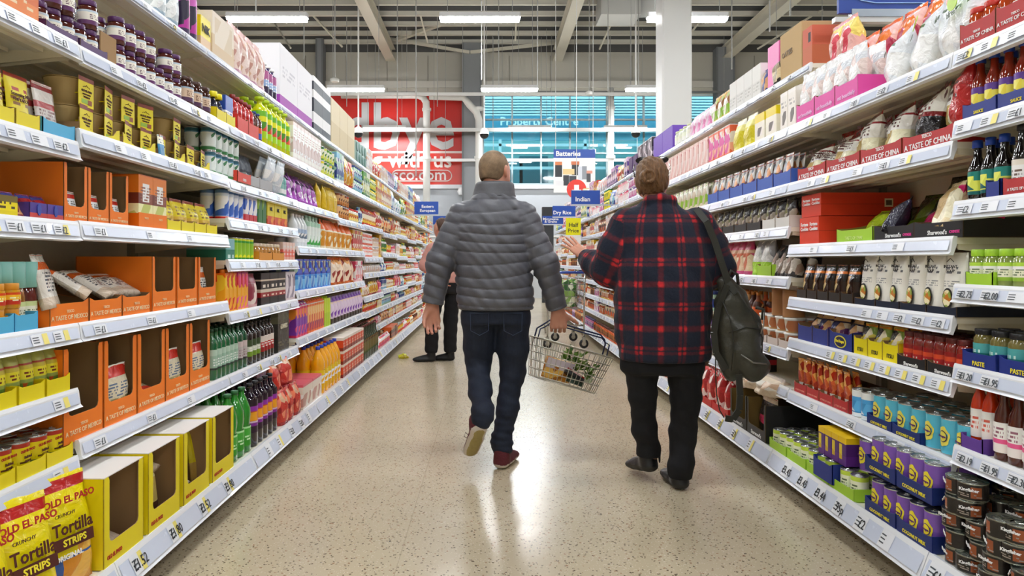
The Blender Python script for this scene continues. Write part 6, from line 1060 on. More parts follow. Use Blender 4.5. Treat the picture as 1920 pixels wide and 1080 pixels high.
for sd in 'LR':
    S = SIDE[sd]
    for k in range(2, 12):
        zs = sorted(ZS[sd][k] + [.18]); ya, yb = S['j'][k] + .02, S['j'][k] + 1.23
        for zi, z in enumerate(zs):
            oc = min(OCC[sd].items(), key=lambda t: abs(t[0] - z)) if k < 7 else None
            y = ya
            if oc and abs(oc[0] - z) < .12: y = max(ya, oc[1])
            if sd == 'R' and k == 2 and z in (.49,): continue
            hmax = (zs[zi + 1] - z - .05) if zi + 1 < len(zs) else .3
            lvl = 'B' if z == .18 else ('T' if z > 2.1 else 'F')
            pk = min([q for s_, q in PLAN if s_ == sd], key=lambda q: abs(q - z)); pals = PLAN[(sd, pk)]; gi = 0
            while y < yb - .12:
                ln = min(yb - y, RR.choice([.4, .6, .8]) if k > 4 else RR.choice([.3, .45, .6])); pal = pals[(k * 3 + gi) % len(pals)]; gi += 1
                kd = RR.choice(kinds)
                if z > 2.1: kd = RR.choice(['carton', 'bag', 'carton'])
                if z == .18 and sd == 'R': kd = RR.choice(['bottle', 'jar'])
                h = round(min(hmax * RR.uniform(.62, .95), .28 if kd != 'can' else .115), 2)
                h = max(.08, round(h / .03) * .03); h = min(h, hmax)
                p = farproto(kd, pal, h); ti = 2 if kd in ('jar', 'can') and hmax > p.h * 2 + .02 else 1
                n = max(1, int(ln / (p.w * (1.0 if k < 6 else (1.3 if k < 8 else 1.7))))); st = ln / n; q = p.w * 1.02 < st
                rk = 2 if (z < .9 and k < 5) else 1
                for t in range(ti):
                    for r_ in range(rk):
                        for i in range(n):
                            o = put(p, sd, y + st * (i + .5), z + t * p.h + .001, .012 + r_ * (p.d + .006), lvl, RR.uniform(-.06, .06) if kd != 'bag' else RR.uniform(-.2, .2))
                            if q: o.scale = (st / p.w * .97, 1, 1) if kd in ('carton', 'bag') else (1, 1, 1)
                            gl_ = '%s %s, %s shelf, %s, %s gondola' % (WORD[pal], kw[kd], zname(sd, k, z, zs), bayname[k], S['word'])
                            lab = '%s %s%s%s%s, %s shelf, %s, %s gondola' % (WORD[pal], kw[kd], (' ' + ORD[i] + ' along') if k < 8 and n > 1 else '', ' upper' if t else '', ' behind' if r_ else '', zname(sd, k, z, zs), bayname[k], S['word'])
                            if gi > 1: lab = lab.replace(', ' + zname(sd, k, z, zs), ' of %s run, ' % ORD[gi - 1] + zname(sd, k, z, zs))
                            tag(o, lab, kw[kd], gl_ + (' run ' + ORD[gi - 1] if gi > 1 else ''))
                y += ln + .02
# ---------------------------------------------------------------- signs over the shelves
sblue = M('#23489a', .4); sgw = M('#e8ecf4', .5); rail = M('#b9bfc4', .3, .6)
def blade(x0, x1, y0, y1, Y, txt, label, ts, al='CENTER', tx=None, tz=None, arm='R'):
    a, b = P(x0, y0, Y), P(x1, y1, Y); w_, h_ = b.x - a.x, a.z - b.z
    r = empty('aisle_sign', ((a.x + b.x) / 2, Y, b.z)); tag(r, label, 'sign', 'blue category signs')
    MB().box(-w_ / 2, w_ / 2, -.006, .006, 0, h_, sblue).obj('sign_board', r)
    m_ = MB().box(-w_ / 2, w_ / 2, -.009, .009, -.02, .0, rail)
    if arm == 'R': m_.box(w_ / 2 - .01, w_ / 2 + (S_R(Y) - b.x), -.006, .006, -.015, .0, rail)
    if arm == 'L': m_.box(-w_ / 2 - (a.x + SIDE['L']['XF'] + .1), -w_ / 2 + .01, -.006, .006, -.015, .0, rail)
    m_.obj('rail', r)
    n = len(txt)
    for i, t in enumerate(txt): text(t, ts, sgw, r, (w_ * (tx or 0), -.008, h_ * ((tz or .4) + (n - 1) * .16 - i * .32)), bold=.02, align=al)
    return r
def S_R(Y): return SIDE['R']['XF'] + .1
blade(777, 822, 378, 402, 9.9, ['Eastern', 'European'], 'blue Eastern European sign at the left shelves', .058, tz=.45, tx=.05, arm='L')
blade(812, 837, 405, 421, 12.2, [], 'small blue sign half hidden behind the grey jacket', .08, arm='L')
blade(1071, 1125, 357, 383, 8.2, ['Indian'], 'blue Indian sign at the right shelves', .075, tx=-.1, tz=.35)
blade(1036, 1079, 386, 406, 10.2, ['Dry Rice'], 'blue Dry Rice sign below the red disc', .075, tx=-.08, tz=.35)
blade(1017, 1056, 405, 420, 11.8, ['Microwave', '& Grains'], 'blue Microwave and Grains sign in front of black post', .06, tx=-.1, tz=.45)
# header over the nearest right bay
Y = 3.42; a, b = P(1571, -40, Y), P(1806, 26, Y); r = empty('header_sign', ((a.x + b.x) / 2, Y, b.z)); tag(r, 'big blue header board with silver rail above the white bags', 'sign')
w_ = b.x - a.x; h_ = a.z - b.z
MB().box(-w_ / 2, w_ / 2, -.01, .01, 0, h_, M('#1d3c8c', .35)).obj('sign_board', r)
MB().tube([(-w_ / 2, -.012, .20), (-w_ / 2 + .05, -.012, .095), (-w_ / 2 + .11, -.012, .062), (-w_ / 2 + .18, -.012, .05), (w_ / 2, -.012, .05)], .003, M('#8fb0e0', .4), 6).obj('border_line', r)
MB().box(-w_ / 2 + .06, w_ / 2 - .03, -.02, .015, -.02, .018, M('#9aa4b0', .25, .7)).box(-w_ / 2 - .02, w_ / 2 + .08, -.016, .02, -.045, -.02, M('#b5b7b8', .35, .4)).obj('rail', r)
MB().box(w_ / 2 - .06, w_ / 2 - .03, .012, .03, -.25, .3, rail).obj('post', r)
# matching header edge on the left, only its lower rim shows
Y = 3.46; a, b = P(150, -60, Y), P(352, 4, Y); r = empty('header_sign', ((a.x + b.x) / 2, Y, b.z)); tag(r, 'header board over the left shelves, only its cream lower rim in view', 'sign')
w_ = b.x - a.x; MB().box(-w_ / 2, w_ / 2, -.01, .01, .02, .35, M('#1d3c8c', .35)).obj('sign_board', r); MB().box(-w_ / 2, w_ / 2, -.016, .016, -.002, .02, M('#c9c4b8', .4)).obj('rail', r); MB().box(-w_ / 2 + .03, -w_ / 2 + .06, .012, .03, -.3, .3, rail).obj('post', r)
# batteries banner
Y = 16.5; a, b = P(1038, 280, Y), P(1116, 361, Y); r = empty('hanging_banner', ((a.x + b.x) / 2, Y, b.z)); tag(r, 'hanging Batteries banner with product picture on white ground', 'banner')
w_, h_ = b.x - a.x, a.z - b.z; hb = h_ * .8
MB().box(-w_ / 2, w_ / 2, -.01, .01, hb, h_, sblue).obj('title_board', r); text('Batteries', .165, sgw, r, (-w_ / 2 + .05, -.013, hb + h_ * .095), bold=.03, align='LEFT')
MB().box(-w_ / 2, w_ / 2, -.008, .008, 0, hb, M('#dfe0e0', .4)).obj('poster_board', r)
pal_ = [('#2a2c30', -.38, .45, .12, .34), ('#c9784a', -.38, .79, .12, .1), ('#2f3237', .02, .5, .12, .3), ('#c0704c', .02, .8, .14, .1), ('#d8c08a', -.14, .52, .2, .16), ('#c9cdd6', .14, .35, .08, .4), ('#8a8f98', .24, .38, .08, .38), ('#4a4a50', .34, .3, .07, .3), ('#2f3237', -.2, .2, .1, .3), ('#d9d9dc', -.36, .2, .14, .14), ('#3a3f48', -.04, .2, .12, .28), ('#c98a7a', .36, .55, .1, .08)]
m_ = MB()
for i, (c, x_, z_, a_, b_) in enumerate(pal_): m_.box((x_ - a_ * .7) * w_, (x_ + a_ * .7) * w_, -.0085 - .0004 * i, -.008, z_ * hb, (z_ + b_ * 1.0) * hb, M(c, .4))
m_.obj('battery_picture', r)
m_ = MB()
for s in (-.45, .45): m_.box(s * w_ - .008, s * w_ + .008, -.008, .008, h_, ZR - b.z - .02, M('#b5b5b3', .5))
m_.obj('suspension_wire', r)
c = P(1081, 355, 14.0); r = empty('round_sign', (c.x, 14.0, c.z)); tag(r, 'round red sign with white arrow mark between banner and Indian sign', 'sign')
MB().lathe([(.2, -.01), (.2, .01)], M('#c9382f', .4), 24, Matrix.Rotation(PI / 2, 4, 'X')).obj('disc', r)
MB().box(-.05, .05, -.014, -.01, -.01, .09, sgw).add([(-.1, -.014, -.01), (.1, -.014, -.01), (0, -.014, -.1)], [(0, 1, 2)], sgw).obj('arrow', r)
MB().box(-.006, .006, -.006, .006, .2, ZR - c.z - .02, M('#b5b5b3', .5)).obj('suspension_wire', r)
# half price card
Y = 7.4; a, b = P(1061, 409, Y), P(1089, 464, Y); r = empty('offer_card', ((a.x + b.x) / 2, Y, b.z)); tag(r, 'yellow and white Half Price card near the raised hand', 'price card')
w_, h_ = b.x - a.x, a.z - b.z
MB().box(-w_ / 2, w_ / 2, -.002, .002, h_ * .42, h_, M('#e6de1c', .4)).obj('yellow_panel', r); MB().box(-w_ / 2, w_ / 2, -.002, .002, 0, h_ * .42, M('#e6e8ea', .4)).obj('white_panel', r)
text('Half', .062, inkb, r, (0, -.004, h_ * .76), bold=.01); text('Price', .058, inkb, r, (0, -.004, h_ * .57), bold=.01)
MB().box(w_ / 2, 1.54 - (a.x + b.x) / 2, -.004, .004, h_ * .3, h_ * .33, rail).obj('holder_arm', r)
VIV[:] = [1.0, 1.0]
# ================================================================ figures: signed-distance modelling turned into one skin
class Field:
    def __init__(s, lo, hi, res):
        s.lo = np.array(lo, float); s.res = res; n = np.ceil((np.array(hi) - s.lo) / res).astype(int) + 1
        s.ax = [s.lo[i] + np.arange(n[i]) * res for i in range(3)]; s.v = np.full(n, .2, np.float32)
    def blk(s, lo, hi):
        sl = []
        for i in range(3):
            a = int(max(0, math.floor((lo[i] - s.lo[i]) / s.res))); b = int(min(len(s.ax[i]), math.ceil((hi[i] - s.lo[i]) / s.res) + 1)); sl.append(slice(a, max(a, b)))
        return tuple(sl), s.ax[0][sl[0]][:, None, None], s.ax[1][sl[1]][None, :, None], s.ax[2][sl[2]][None, None, :]
    def union(s, sl, d, k, sub=False):
        a = s.v[sl]
        if sub: h = np.clip(.5 - .5 * (a + d) / k, 0, 1); s.v[sl] = a * (1 - h) + (-d) * h + k * h * (1 - h); return
        h = np.clip(.5 + .5 * (a - d) / k, 0, 1); s.v[sl] = a * (1 - h) + d * h - k * h * (1 - h)
    def cone(s, a, b, ra, rb, k=.02, flat=None, sub=False):
        a, b = np.array(a, float), np.array(b, float); m = max(ra, rb) * 1.3 + k + .02
        sl, X, Y, Z = s.blk(np.minimum(a, b) - m, np.maximum(a, b) + m)
        if 0 in s.v[sl].shape: return
        ab = b - a; L2 = max(ab @ ab, 1e-9); px, py, pz = X - a[0], Y - a[1], Z - a[2]
        t = np.clip((px * ab[0] + py * ab[1] + pz * ab[2]) / L2, 0, 1); dx, dy, dz = px - t * ab[0], py - t * ab[1], pz - t * ab[2]
        if flat:
            n = np.array(flat[0], float); n /= np.linalg.norm(n); q = (dx * n[0] + dy * n[1] + dz * n[2]) * (1 / flat[1] - 1); dx, dy, dz = dx + q * n[0], dy + q * n[1], dz + q * n[2]
        s.union(sl, np.sqrt(dx * dx + dy * dy + dz * dz) - (ra + (rb - ra) * t), k, sub)
    def chain(s, pts, rs, k=.02, flat=None):
        for i in range(len(pts) - 1): s.cone(pts[i], pts[i + 1], rs[i], rs[i + 1], k, flat)
    def ell(s, c, r, k=.02, rz=0., sub=False, rx=0.):
        m = max(r) + k + .02; sl, X, Y, Z = s.blk(np.array(c) - m, np.array(c) + m)
        if 0 in s.v[sl].shape: return
        x, y, z = X - c[0], Y - c[1], Z - c[2]; cs, sn = math.cos(rz), math.sin(rz); x, y = x * cs + y * sn, -x * sn + y * cs
        if rx: cs, sn = math.cos(rx), math.sin(rx); y, z = y * cs + z * sn, -y * sn + z * cs
        q = np.sqrt((x / r[0]) ** 2 + (y / r[1]) ** 2 + (z / r[2]) ** 2); s.union(sl, (q - 1) * min(r), k, sub)
    def loft(s, lv, k=.02, disp=None, p=2.3):
        """lv: rows of (z, cx, cy, rx, ry) stacked upward"""
        lv = np.array(sorted(lv), float); m = .06
        sl, X, Y, Z = s.blk((lv[:, 1].min() - lv[:, 3].max() - m, lv[:, 2].min() - lv[:, 4].max() - m, lv[0, 0] - m), (lv[:, 1].max() + lv[:, 3].max() + m, lv[:, 2].max() + lv[:, 4].max() + m, lv[-1, 0] + m))
        z = Z.ravel(); f = [np.interp(z, lv[:, 0], lv[:, i])[None, None, :] for i in range(1, 5)]
        q = (np.abs((X - f[0]) / f[2]) ** p + np.abs((Y - f[1]) / f[3]) ** p) ** (1 / p); d = (q - 1) * np.minimum(f[2], f[3])
        if disp is not None: d = d + disp(X, Y, Z, f)
        e = np.maximum(lv[0, 0] - Z, Z - lv[-1, 0]); kk = .02; h = np.clip(.5 - .5 * (e - d) / kk, 0, 1); d = e * (1 - h) + d * h + kk * h * (1 - h)
        s.union(sl, d, k)
    def mesh(s, name, mats, pick=None, attr=None):
        v = s.v; ins = v < 0; nx, ny, nz = v.shape; c = np.zeros((nx - 1, ny - 1, nz - 1), np.uint8)
        for i in (0, 1):
            for j in (0, 1):
                for k in (0, 1): c += ins[i:nx - 1 + i, j:ny - 1 + j, k:nz - 1 + k]
        act = (c > 0) & (c < 8); I = np.argwhere(act); idx = np.full(act.shape, -1, np.int64); idx[act] = np.arange(len(I))
        acc = np.zeros((len(I), 3)); cnt = np.zeros(len(I)); cor = [(i, j, k) for i in (0, 1) for j in (0, 1) for k in (0, 1)]
        for a in cor:
            for ax in range(3):
                if a[ax]: continue
                b = list(a); b[ax] = 1; va = v[I[:, 0] + a[0], I[:, 1] + a[1], I[:, 2] + a[2]]; vb = v[I[:, 0] + b[0], I[:, 1] + b[1], I[:, 2] + b[2]]
                m = (va < 0) != (vb < 0); t = np.where(m, va / np.where(m, va - vb, 1), 0); P_ = np.repeat(np.array([a], float), len(I), 0); P_[:, ax] = t
                acc[m] += P_[m]; cnt[m] += 1
        V = (I + acc / np.maximum(cnt, 1)[:, None]) * s.res + s.lo; fs = []
        for ax in range(3):
            o1, o2 = [(1, 2), (2, 0), (0, 1)][ax]; a = [slice(1, -1)] * 3; a[ax] = slice(0, -1); b = [slice(1, -1)] * 3; b[ax] = slice(1, None)
            A, B = ins[tuple(a)], ins[tuple(b)]; E = np.argwhere(A != B); fl = A[A != B]; E = E + 1; E[:, ax] -= 1
            q = []
            for d1, d2 in ((0, 0), (1, 0), (1, 1), (0, 1)):
                k = E.copy(); k[:, o1] -= d1; k[:, o2] -= d2; q.append(idx[k[:, 0], k[:, 1], k[:, 2]])
            q = np.stack(q, 1); q[~fl] = q[~fl][:, ::-1]; q = q[(q >= 0).all(1)]; fs.append(q)
        Fq = np.concatenate(fs)[:, ::-1] if False else np.concatenate(fs)
        me = bpy.data.meshes.new(name); me.vertices.add(len(V)); me.vertices.foreach_set('co', V.astype(np.float32).ravel())
        me.loops.add(len(Fq) * 4); me.loops.foreach_set('vertex_index', Fq.astype(np.int32).ravel()); me.polygons.add(len(Fq))
        me.polygons.foreach_set('loop_start', np.arange(len(Fq), dtype=np.int32) * 4); me.polygons.foreach_set('use_smooth', np.ones(len(Fq), bool))
        for m in mats: me.materials.append(m)
        if pick is not None:
            c_ = V[Fq].mean(1); me.polygons.foreach_set('material_index', pick(c_).astype(np.int32))
        me.update(calc_edges=True); me.validate()
        if attr is not None and len(me.vertices) == len(V):
            at = me.attributes.new('cloth', 'FLOAT_VECTOR', 'POINT'); at.data.foreach_set('vector', attr(V).astype(np.float32).ravel())
        return me
def unit(v): v = np.array(v, float); return v / np.linalg.norm(v)
def hand(S, w, d, n, th, curl, spread=.10, sc=1.0, k=.006, tcurl=.4, tout=.75, st=.35):
    """w wrist, d direction of the fingers, n palm normal, th side of the thumb"""
    w = np.array(w, float); d = unit(d); n = np.array(n, float); n = unit(n - d * (n @ d)); t = np.cross(d, n); t = t if t @ np.array(th, float) > 0 else -t
    L = lambda a, b, c=0: w + (d * a + t * b + n * c) * sc
    S.chain([L(-.03, 0), L(.0, 0), L(.02, 0)], [.026 * sc, .025 * sc, .027 * sc], .02, (n, .75))
    for b, e in ((.030, .034), (.010, .012), (-.010, -.012), (-.028, -.032)): S.cone(L(.015, b * .6), L(.085, e), .019 * sc, .0125 * sc, .012, (n, .8))
    S.cone(L(.02, .018, .008), L(.05, .038, .010), .019 * sc, .014 * sc, .012)
    lens = [(.040, .026, .020), (.045, .029, .021), (.041, .027, .021), (.033, .021, .018)]
    for i, (e, ln) in enumerate(zip((.033, .0115, -.0115, -.0315), lens)):
        p = L(.085, e); a = curl[i] if isinstance(curl, (list, tuple)) else curl; sp = (1.5 - i) * spread; ang = a * st
        r0 = (.0088, .0092, .0088, .0078)[i] * sc
        for j, l in enumerate(ln):
            dd = unit((d * math.cos(sp) + t * math.sin(sp)) * math.cos(ang) + n * math.sin(ang)); q = p + dd * l * sc
            S.cone(p, q, r0 * (1 - .08 * j), r0 * (.92 - .08 * j), k); p = q; ang += a
    p = L(.025, .030, .006); a0 = tout
    for j, l in enumerate((.038, .032, .026)):
        dd = unit(d * math.cos(a0) + t * math.sin(a0) + n * .35 * (1 + j * tcurl)); q = p + dd * l * sc; S.cone(p, q, (.0125 - .0015 * j) * sc, (.011 - .0015 * j) * sc, k + .004); p = q; a0 -= tcurl * .6
def head(S, c, f, sc=1.0):
    """c centre of the skull, f facing angle in the ground plane (0 = away from the camera, + = to the right)"""
    F_ = np.array((math.sin(f), math.cos(f), 0)); R_s = np.array((math.cos(f), -math.sin(f), 0)); U = np.array((0, 0, 1.))
    L = lambda a, b, z: np.array(c) + (F_ * a + R_s * b + U * z) * sc
    S.ell(L(-.012, 0, .018), (.076 * sc, .094 * sc, .092 * sc), .02, -f); S.ell(L(.03, 0, -.02), (.066 * sc, .07 * sc, .088 * sc), .03, -f)
    S.cone(L(.055, 0, -.07), L(.06, 0, -.088), .034 * sc, .024 * sc, .03)                # jaw and chin
    S.cone(L(.03, .045, -.055), L(.03, -.045, -.055), .026 * sc, .026 * sc, .03)
    S.cone(L(.094, 0, .008), L(.112, 0, -.022), .010 * sc, .013 * sc, .012)              # nose
    S.cone(L(.086, .03, .026), L(.086, -.03, .026), .012 * sc, .012 * sc, .012)          # brow
    S.cone(L(.09, .02, -.048), L(.09, -.02, -.048), .008 * sc, .008 * sc, .008)          # lips
    for s in (-1, 1):
        S.ell(L(.088, s * .031, .006), (.015 * sc, .012 * sc, .010 * sc), .008, -f, sub=True); S.ell(L(.078, s * .031, .006), (.0125 * sc, .0125 * sc, .0125 * sc), .003)
        S.ell(L(-.002, s * .078, -.010), (.010 * sc, .019 * sc, .032 * sc), .006, -f + s * .35); S.ell(L(.004, s * .090, -.010), (.006 * sc, .010 * sc, .018 * sc), .004, -f, sub=True)
        S.cone(L(-.01, s * .083, .018), L(-.018, s * .086, -.012), .005 * sc, .005 * sc, .004)
    return L
def skinmat(c, c2='#b56a58'):
    m, nt, N, L, b = newmat('skin'); tc = N.new('ShaderNodeTexCoord'); nz = N.new('ShaderNodeTexNoise'); nz.inputs['Scale'].default_value = 26; nz.inputs['Detail'].default_value = 4
    L.new(tc.outputs['Object'], nz.inputs['Vector']); f = mnode(N, L, 'MULTIPLY', nz.outputs['Fac'], .6); L.new(mixc(N, L, f, srgb(c), srgb(c2)), b.inputs['Base Color'])
    b.inputs['Roughness'].default_value = .5; b.inputs['Subsurface Weight'].default_value = .12; b.inputs['Subsurface Radius'].default_value = (.02, .008, .004); b.inputs['Subsurface Scale'].default_value = .3
    bp = N.new('ShaderNodeBump'); bp.inputs['Strength'].default_value = .15; bp.inputs['Distance'].default_value = .003; L.new(nz.outputs['Fac'], bp.inputs['Height']); L.new(bp.outputs[0], b.inputs['Normal']); return m
def cloth(c1, c2, rough=.8, scale=60, bump=.3, stretch=(1, 1, 1), sheen=0., bd=.006):
    m, nt, N, L, b = newmat('cloth'); tc = N.new('ShaderNodeTexCoord'); mp = N.new('ShaderNodeMapping'); mp.inputs['Scale'].default_value = stretch; L.new(tc.outputs['Object'], mp.inputs[0])
    nz = N.new('ShaderNodeTexNoise'); nz.inputs['Scale'].default_value = scale; nz.inputs['Detail'].default_value = 5; L.new(mp.outputs[0], nz.inputs['Vector'])
    L.new(mixc(N, L, nz.outputs['Fac'], srgb(c1), srgb(c2)), b.inputs['Base Color']); b.inputs['Roughness'].default_value = rough; b.inputs['Sheen Weight'].default_value = sheen
    bp = N.new('ShaderNodeBump'); bp.inputs['Strength'].default_value = bump; bp.inputs['Distance'].default_value = bd; L.new(nz.outputs['Fac'], bp.inputs['Height']); L.new(bp.outputs[0], b.inputs['Normal']); return m
def hairmat(c1, c2, scale=(60, 60, 8), bump=.6):
    return cloth(c1, c2, .55, 4, bump, scale, bd=.01)
def wr(X, Y, Z, a, fx, fy, fz, seed=0.):   # cheap fold pattern
    return a * (np.sin(fx * X + fz * Z * .6 + 1.3 * np.sin(9 * Z + seed) + seed) * np.sin(fz * Z + fy * Y + 1.1 * np.sin(11 * X + seed)))
def shoe(name, mu, ms, mf, L_=.285, W=.048, boot=False, sole_h=.022):
    S = Field((-.075, -.03, -.02), (.075, L_ + .04, .17), .004)
    S.cone((0, .045, .028), (.004, L_ * .45, .026), .043, .038, .02, ((0, 0, 1), .6)); S.cone((.004, L_ * .45, .026), (.006, L_ - .045, .026), .042, .044, .02, ((0, 0, 1), .55))
    S.cone((0, .05, .05), (0, .055, .12 if boot else .095), .040, .040, .02); S.cone((0, .05, .06), (.003, L_ - .08, .035), .036, .03, .03)
    if boot: S.cone((0, .055, .1), (0, .055, .155), .043, .046, .02)
    sl, X, Y, Z = S.blk(S.lo, S.lo + 9); S.v = np.maximum(S.v, -(Z + 0 * X + 0 * Y))
    S.v = np.maximum(S.v, Z - (.165 if boot else .125) + 0 * X + 0 * Y)
    return S.mesh(name, [mu, ms, mf], lambda c: np.where(c[:, 2] < .007, 1, np.where(c[:, 2] < sole_h + .006, 2, 0)))
def place_shoe(me, par, heel, toe, roll=0., name='shoe'):
    """heel and toe are points of the sole"""
    h, t = Vector(heel), Vector(toe); y = (t - h).normalized(); z = Vector((0, 0, 1)) if abs(y.z) < .9 else Vector((0, 1, 0)); x = y.cross(z).normalized(); z = x.cross(y)
    Mx = Matrix((x, y, z)).transposed() @ Matrix.Rotation(roll, 3, 'Y'); o = link(name, me, par); o.matrix_local = Matrix.Translation(h) @ Mx.to_4x4(); return o
# ---------------------------------------------------------------- the man in the grey quilted jacket
def build_man():
    Y = 3.84; skin = skinmat('#cf9a82'); jac = cloth('#4a4b52', '#5d5e66', .42, 14, .35, (1, 1, 1), bd=.01); jac2 = cloth('#4a4b50', '#5c5d63', .5, 30, .2)
    jean = cloth('#0d1422', '#17233a', .8, 90, .25, (1, 1, .5))
    hipL, kneeL, ankL = (-.055, Y, .93), (-.065, Y + .07, .575), (-.036, Y - .21, .33)
    hipR, kneeR, ankR = (.13, Y, .93), (.13, Y + .05, .52), (.070, Y, .09)
    shL, elL, wrL = (-.150, Y, 1.395), (-.275, Y - .03, 1.14), (-.318, Y - .03, .90)
    shR, elR, wrR = (.185, Y, 1.395), (.305, Y - .04, 1.14), (.382, Y, .872)
    S = Field((-.42, Y - .38, -.01), (.56, Y + .36, 1.80), .0055)
    hd = head(S, (.030, Y + .03, 1.655), .62)
    S.chain([(.02, Y, 1.46), (.026, Y + .01, 1.57)], [.062, .058], .03)
    S.loft([(.86, .035, Y, .155, .10), (1.0, .035, Y, .15, .10), (1.15, .02, Y, .16, .105), (1.38, .02, Y, .18, .11), (1.46, .02, Y, .12, .08)], .03)
    for a, e, w_ in ((shL, elL, wrL), (shR, elR, wrR)): S.chain([a, e, w_], [.055, .042, .028], .03)
    for a, e, w_ in ((hipL, kneeL, ankL), (hipR, kneeR, ankR)): S.chain([a, e, w_], [.085, .055, .038], .03)
    S.cone(ankL, (-.062, Y - .21, .27), .034, .026, .02); S.cone(ankR, (.09, Y + .02, .055), .034, .026, .02)
    hand(S, wrL, (.04, .02, -1), (.2, -1, .1), (-1, 0, 0), [.6, .7, .8, .9], .0, 1.02, tout=.45)
    hand(S, wrR, (.02, .12, -1), (0, 1, 0), (1, 0, 0), [1.25, 1.3, 1.3, 1.25], .02, 1.10, tout=1.0, tcurl=.1, st=.6)
    me = S.mesh('person', [skin]); root = link('person', me); root['label'] = 'person in grey quilted jacket and dark jeans walking away carrying a wire basket'; root['category'] = 'person'
    # hair: close cropped, thin at the crown
    hm, nt, N, L, b = newmat('cropped_hair'); tc = N.new('ShaderNodeTexCoord'); nz = N.new('ShaderNodeTexNoise'); nz.inputs['Scale'].default_value = 260; nz.inputs['Detail'].default_value = 3; L.new(tc.outputs['Object'], nz.inputs['Vector'])
    n2 = N.new('ShaderNodeTexNoise'); n2.inputs['Scale'].default_value = 22; n2.inputs['Detail'].default_value = 3; L.new(tc.outputs['Object'], n2.inputs['Vector']); f = mnode(N, L, 'ADD', mnode(N, L, 'MULTIPLY', nz.outputs['Fac'], .5), mnode(N, L, 'MULTIPLY', mnode(N, L, 'SUBTRACT', n2.outputs['Fac'], .35), 1.3))
    L.new(mixc(N, L, f, srgb('#4d3c2a'), srgb('#a58a6c')), b.inputs['Base Color']); b.inputs['Roughness'].default_value = .75
    H_ = Field((-.12, Y - .12, 1.5), (.18, Y + .18, 1.80), .004); c = (.030, Y + .03, 1.655); f = .62; Fv = np.array((math.sin(f), math.cos(f), 0))
    H_.ell(np.array(c) + Fv * -.012 + np.array((0, 0, .018)), (.0785, .0965, .0945), .01, -f); H_.ell(np.array(c) + Fv * -.045 + np.array((0, 0, -.035)), (.062, .05, .055), .02, -f)
    sl, X, Yy, Z = H_.blk(H_.lo, H_.lo + 9); along = (X - c[0]) * Fv[0] + (Yy - c[1]) * Fv[1]
    H_.v = np.maximum(H_.v, along + (.02 - 1.1 * np.clip(Z - 1.66, 0, .1)) * 1.0 - .03); H_.v = np.maximum(H_.v, 1.585 - Z - .35 * (along + .03)); link('hair', H_.mesh('hair', [hm]), root)
    # jacket
    J = Field((-.43, Y - .26, .84), (.50, Y + .26, 1.64), .0048)
    pz = .0585
    def quilt(X, Yy, Z, f):
        xx = X - .02; s = Z + .012 * np.sin(5 * xx + 20 * Z) - .03 * (xx / .2) ** 2 * .5
        q = np.abs(np.sin(PI * (s - .885) / pz)); return -.0095 * (q ** .32) + wr(X, Yy, Z, .0018, 38, 10, 46) + .0016 * np.sin(70 * (xx * .75 + Z) + 3 * np.sin(12 * xx)) * np.exp(-((xx + .02) / .11) ** 2) + .0008 * np.sin(120 * (xx * .9 + Z * .8) + 3 * np.sin(16 * Z + 9 * xx))
    J.loft([(.875, .036, Y, .200, .132), (.92, .034, Y, .204, .138), (1.05, .024, Y, .203, .140), (1.2, .012, Y, .203, .140), (1.33, .008, Y, .205, .135), (1.40, .012, Y, .190, .125), (1.45, .016, Y, .160, .108), (1.50, .022, Y, .112, .088), (1.53, .024, Y, .09, .08)], .03, quilt)
    A = Field(J.lo, (J.ax[0][-1], J.ax[1][-1], J.ax[2][-1]), .0048); A.v = A.v[:J.v.shape[0], :J.v.shape[1], :J.v.shape[2]]
    def sleeve(pts, rs):
        pts = [np.array(p, float) for p in pts]; B = Field(J.lo, (J.ax[0][-1] - 1e-6, J.ax[1][-1] - 1e-6, J.ax[2][-1] - 1e-6), .0048); B.v = np.full(J.v.shape, .2, np.float32); B.ax = J.ax
        B.chain(pts, rs, .03); sl, X, Yy, Z = B.blk(B.lo, B.lo + 9); d = unit(pts[-1] - pts[0]); s = (X - pts[0][0]) * d[0] + (Yy - pts[0][1]) * d[1] + (Z - pts[0][2]) * d[2]
        e = unit(pts[-1] - pts[-2]); L_ = (X - pts[-1][0]) * e[0] + (Yy - pts[-1][1]) * e[1] + (Z - pts[-1][2]) * e[2]
        q = np.abs(np.sin(PI * s / .060)); B.v = B.v - .0085 * q ** .32 + wr(X, Yy, Z, .003, 40, 20, 50, 4) + .002 * np.sin(85 * (X * .8 * (1 if d[0] < 0 else -1) + Z)) * .5 + .006; B.v = np.maximum(B.v, L_ + .012); return B.v
    J.v = np.minimum(J.v, 9)
    for pts, rs in (((shL, elL, wrL), [.084, .073, .058]), ((shR, elR, wrR), [.084, .070, .055])):
        b_ = sleeve(pts, rs); k = .022; h = np.clip(.5 + .5 * (J.v - b_) / k, 0, 1); J.v = J.v * (1 - h) + b_ * h - k * h * (1 - h)
    link('jacket', J.mesh('jacket', [jac]), root)
    # stand-up collar with a gap over the neck
    C = Field((-.12, Y - .14, 1.46), (.19, Y + .16, 1.64), .0045); C.loft([(1.48, .022, Y + .005, .125, .105), (1.53, .026, Y + .008, .112, .095), (1.588, .03, Y + .012, .107, .090)], .01, lambda X, Yy, Z, f: -.003 * np.abs(np.sin(PI * (Z - 1.588) / .09)) ** .6 + .0015 * np.sin(60 * X + 40 * Z))
    sl, X, Yy, Z = C.blk(C.lo, C.lo + 9); inner = (np.sqrt(((X - .028) / .086) ** 2 + ((Yy - Y - .012) / .073) ** 2) - 1) * .075; C.v = np.maximum(C.v, -inner); link('collar', C.mesh('collar', [jac2]), root)
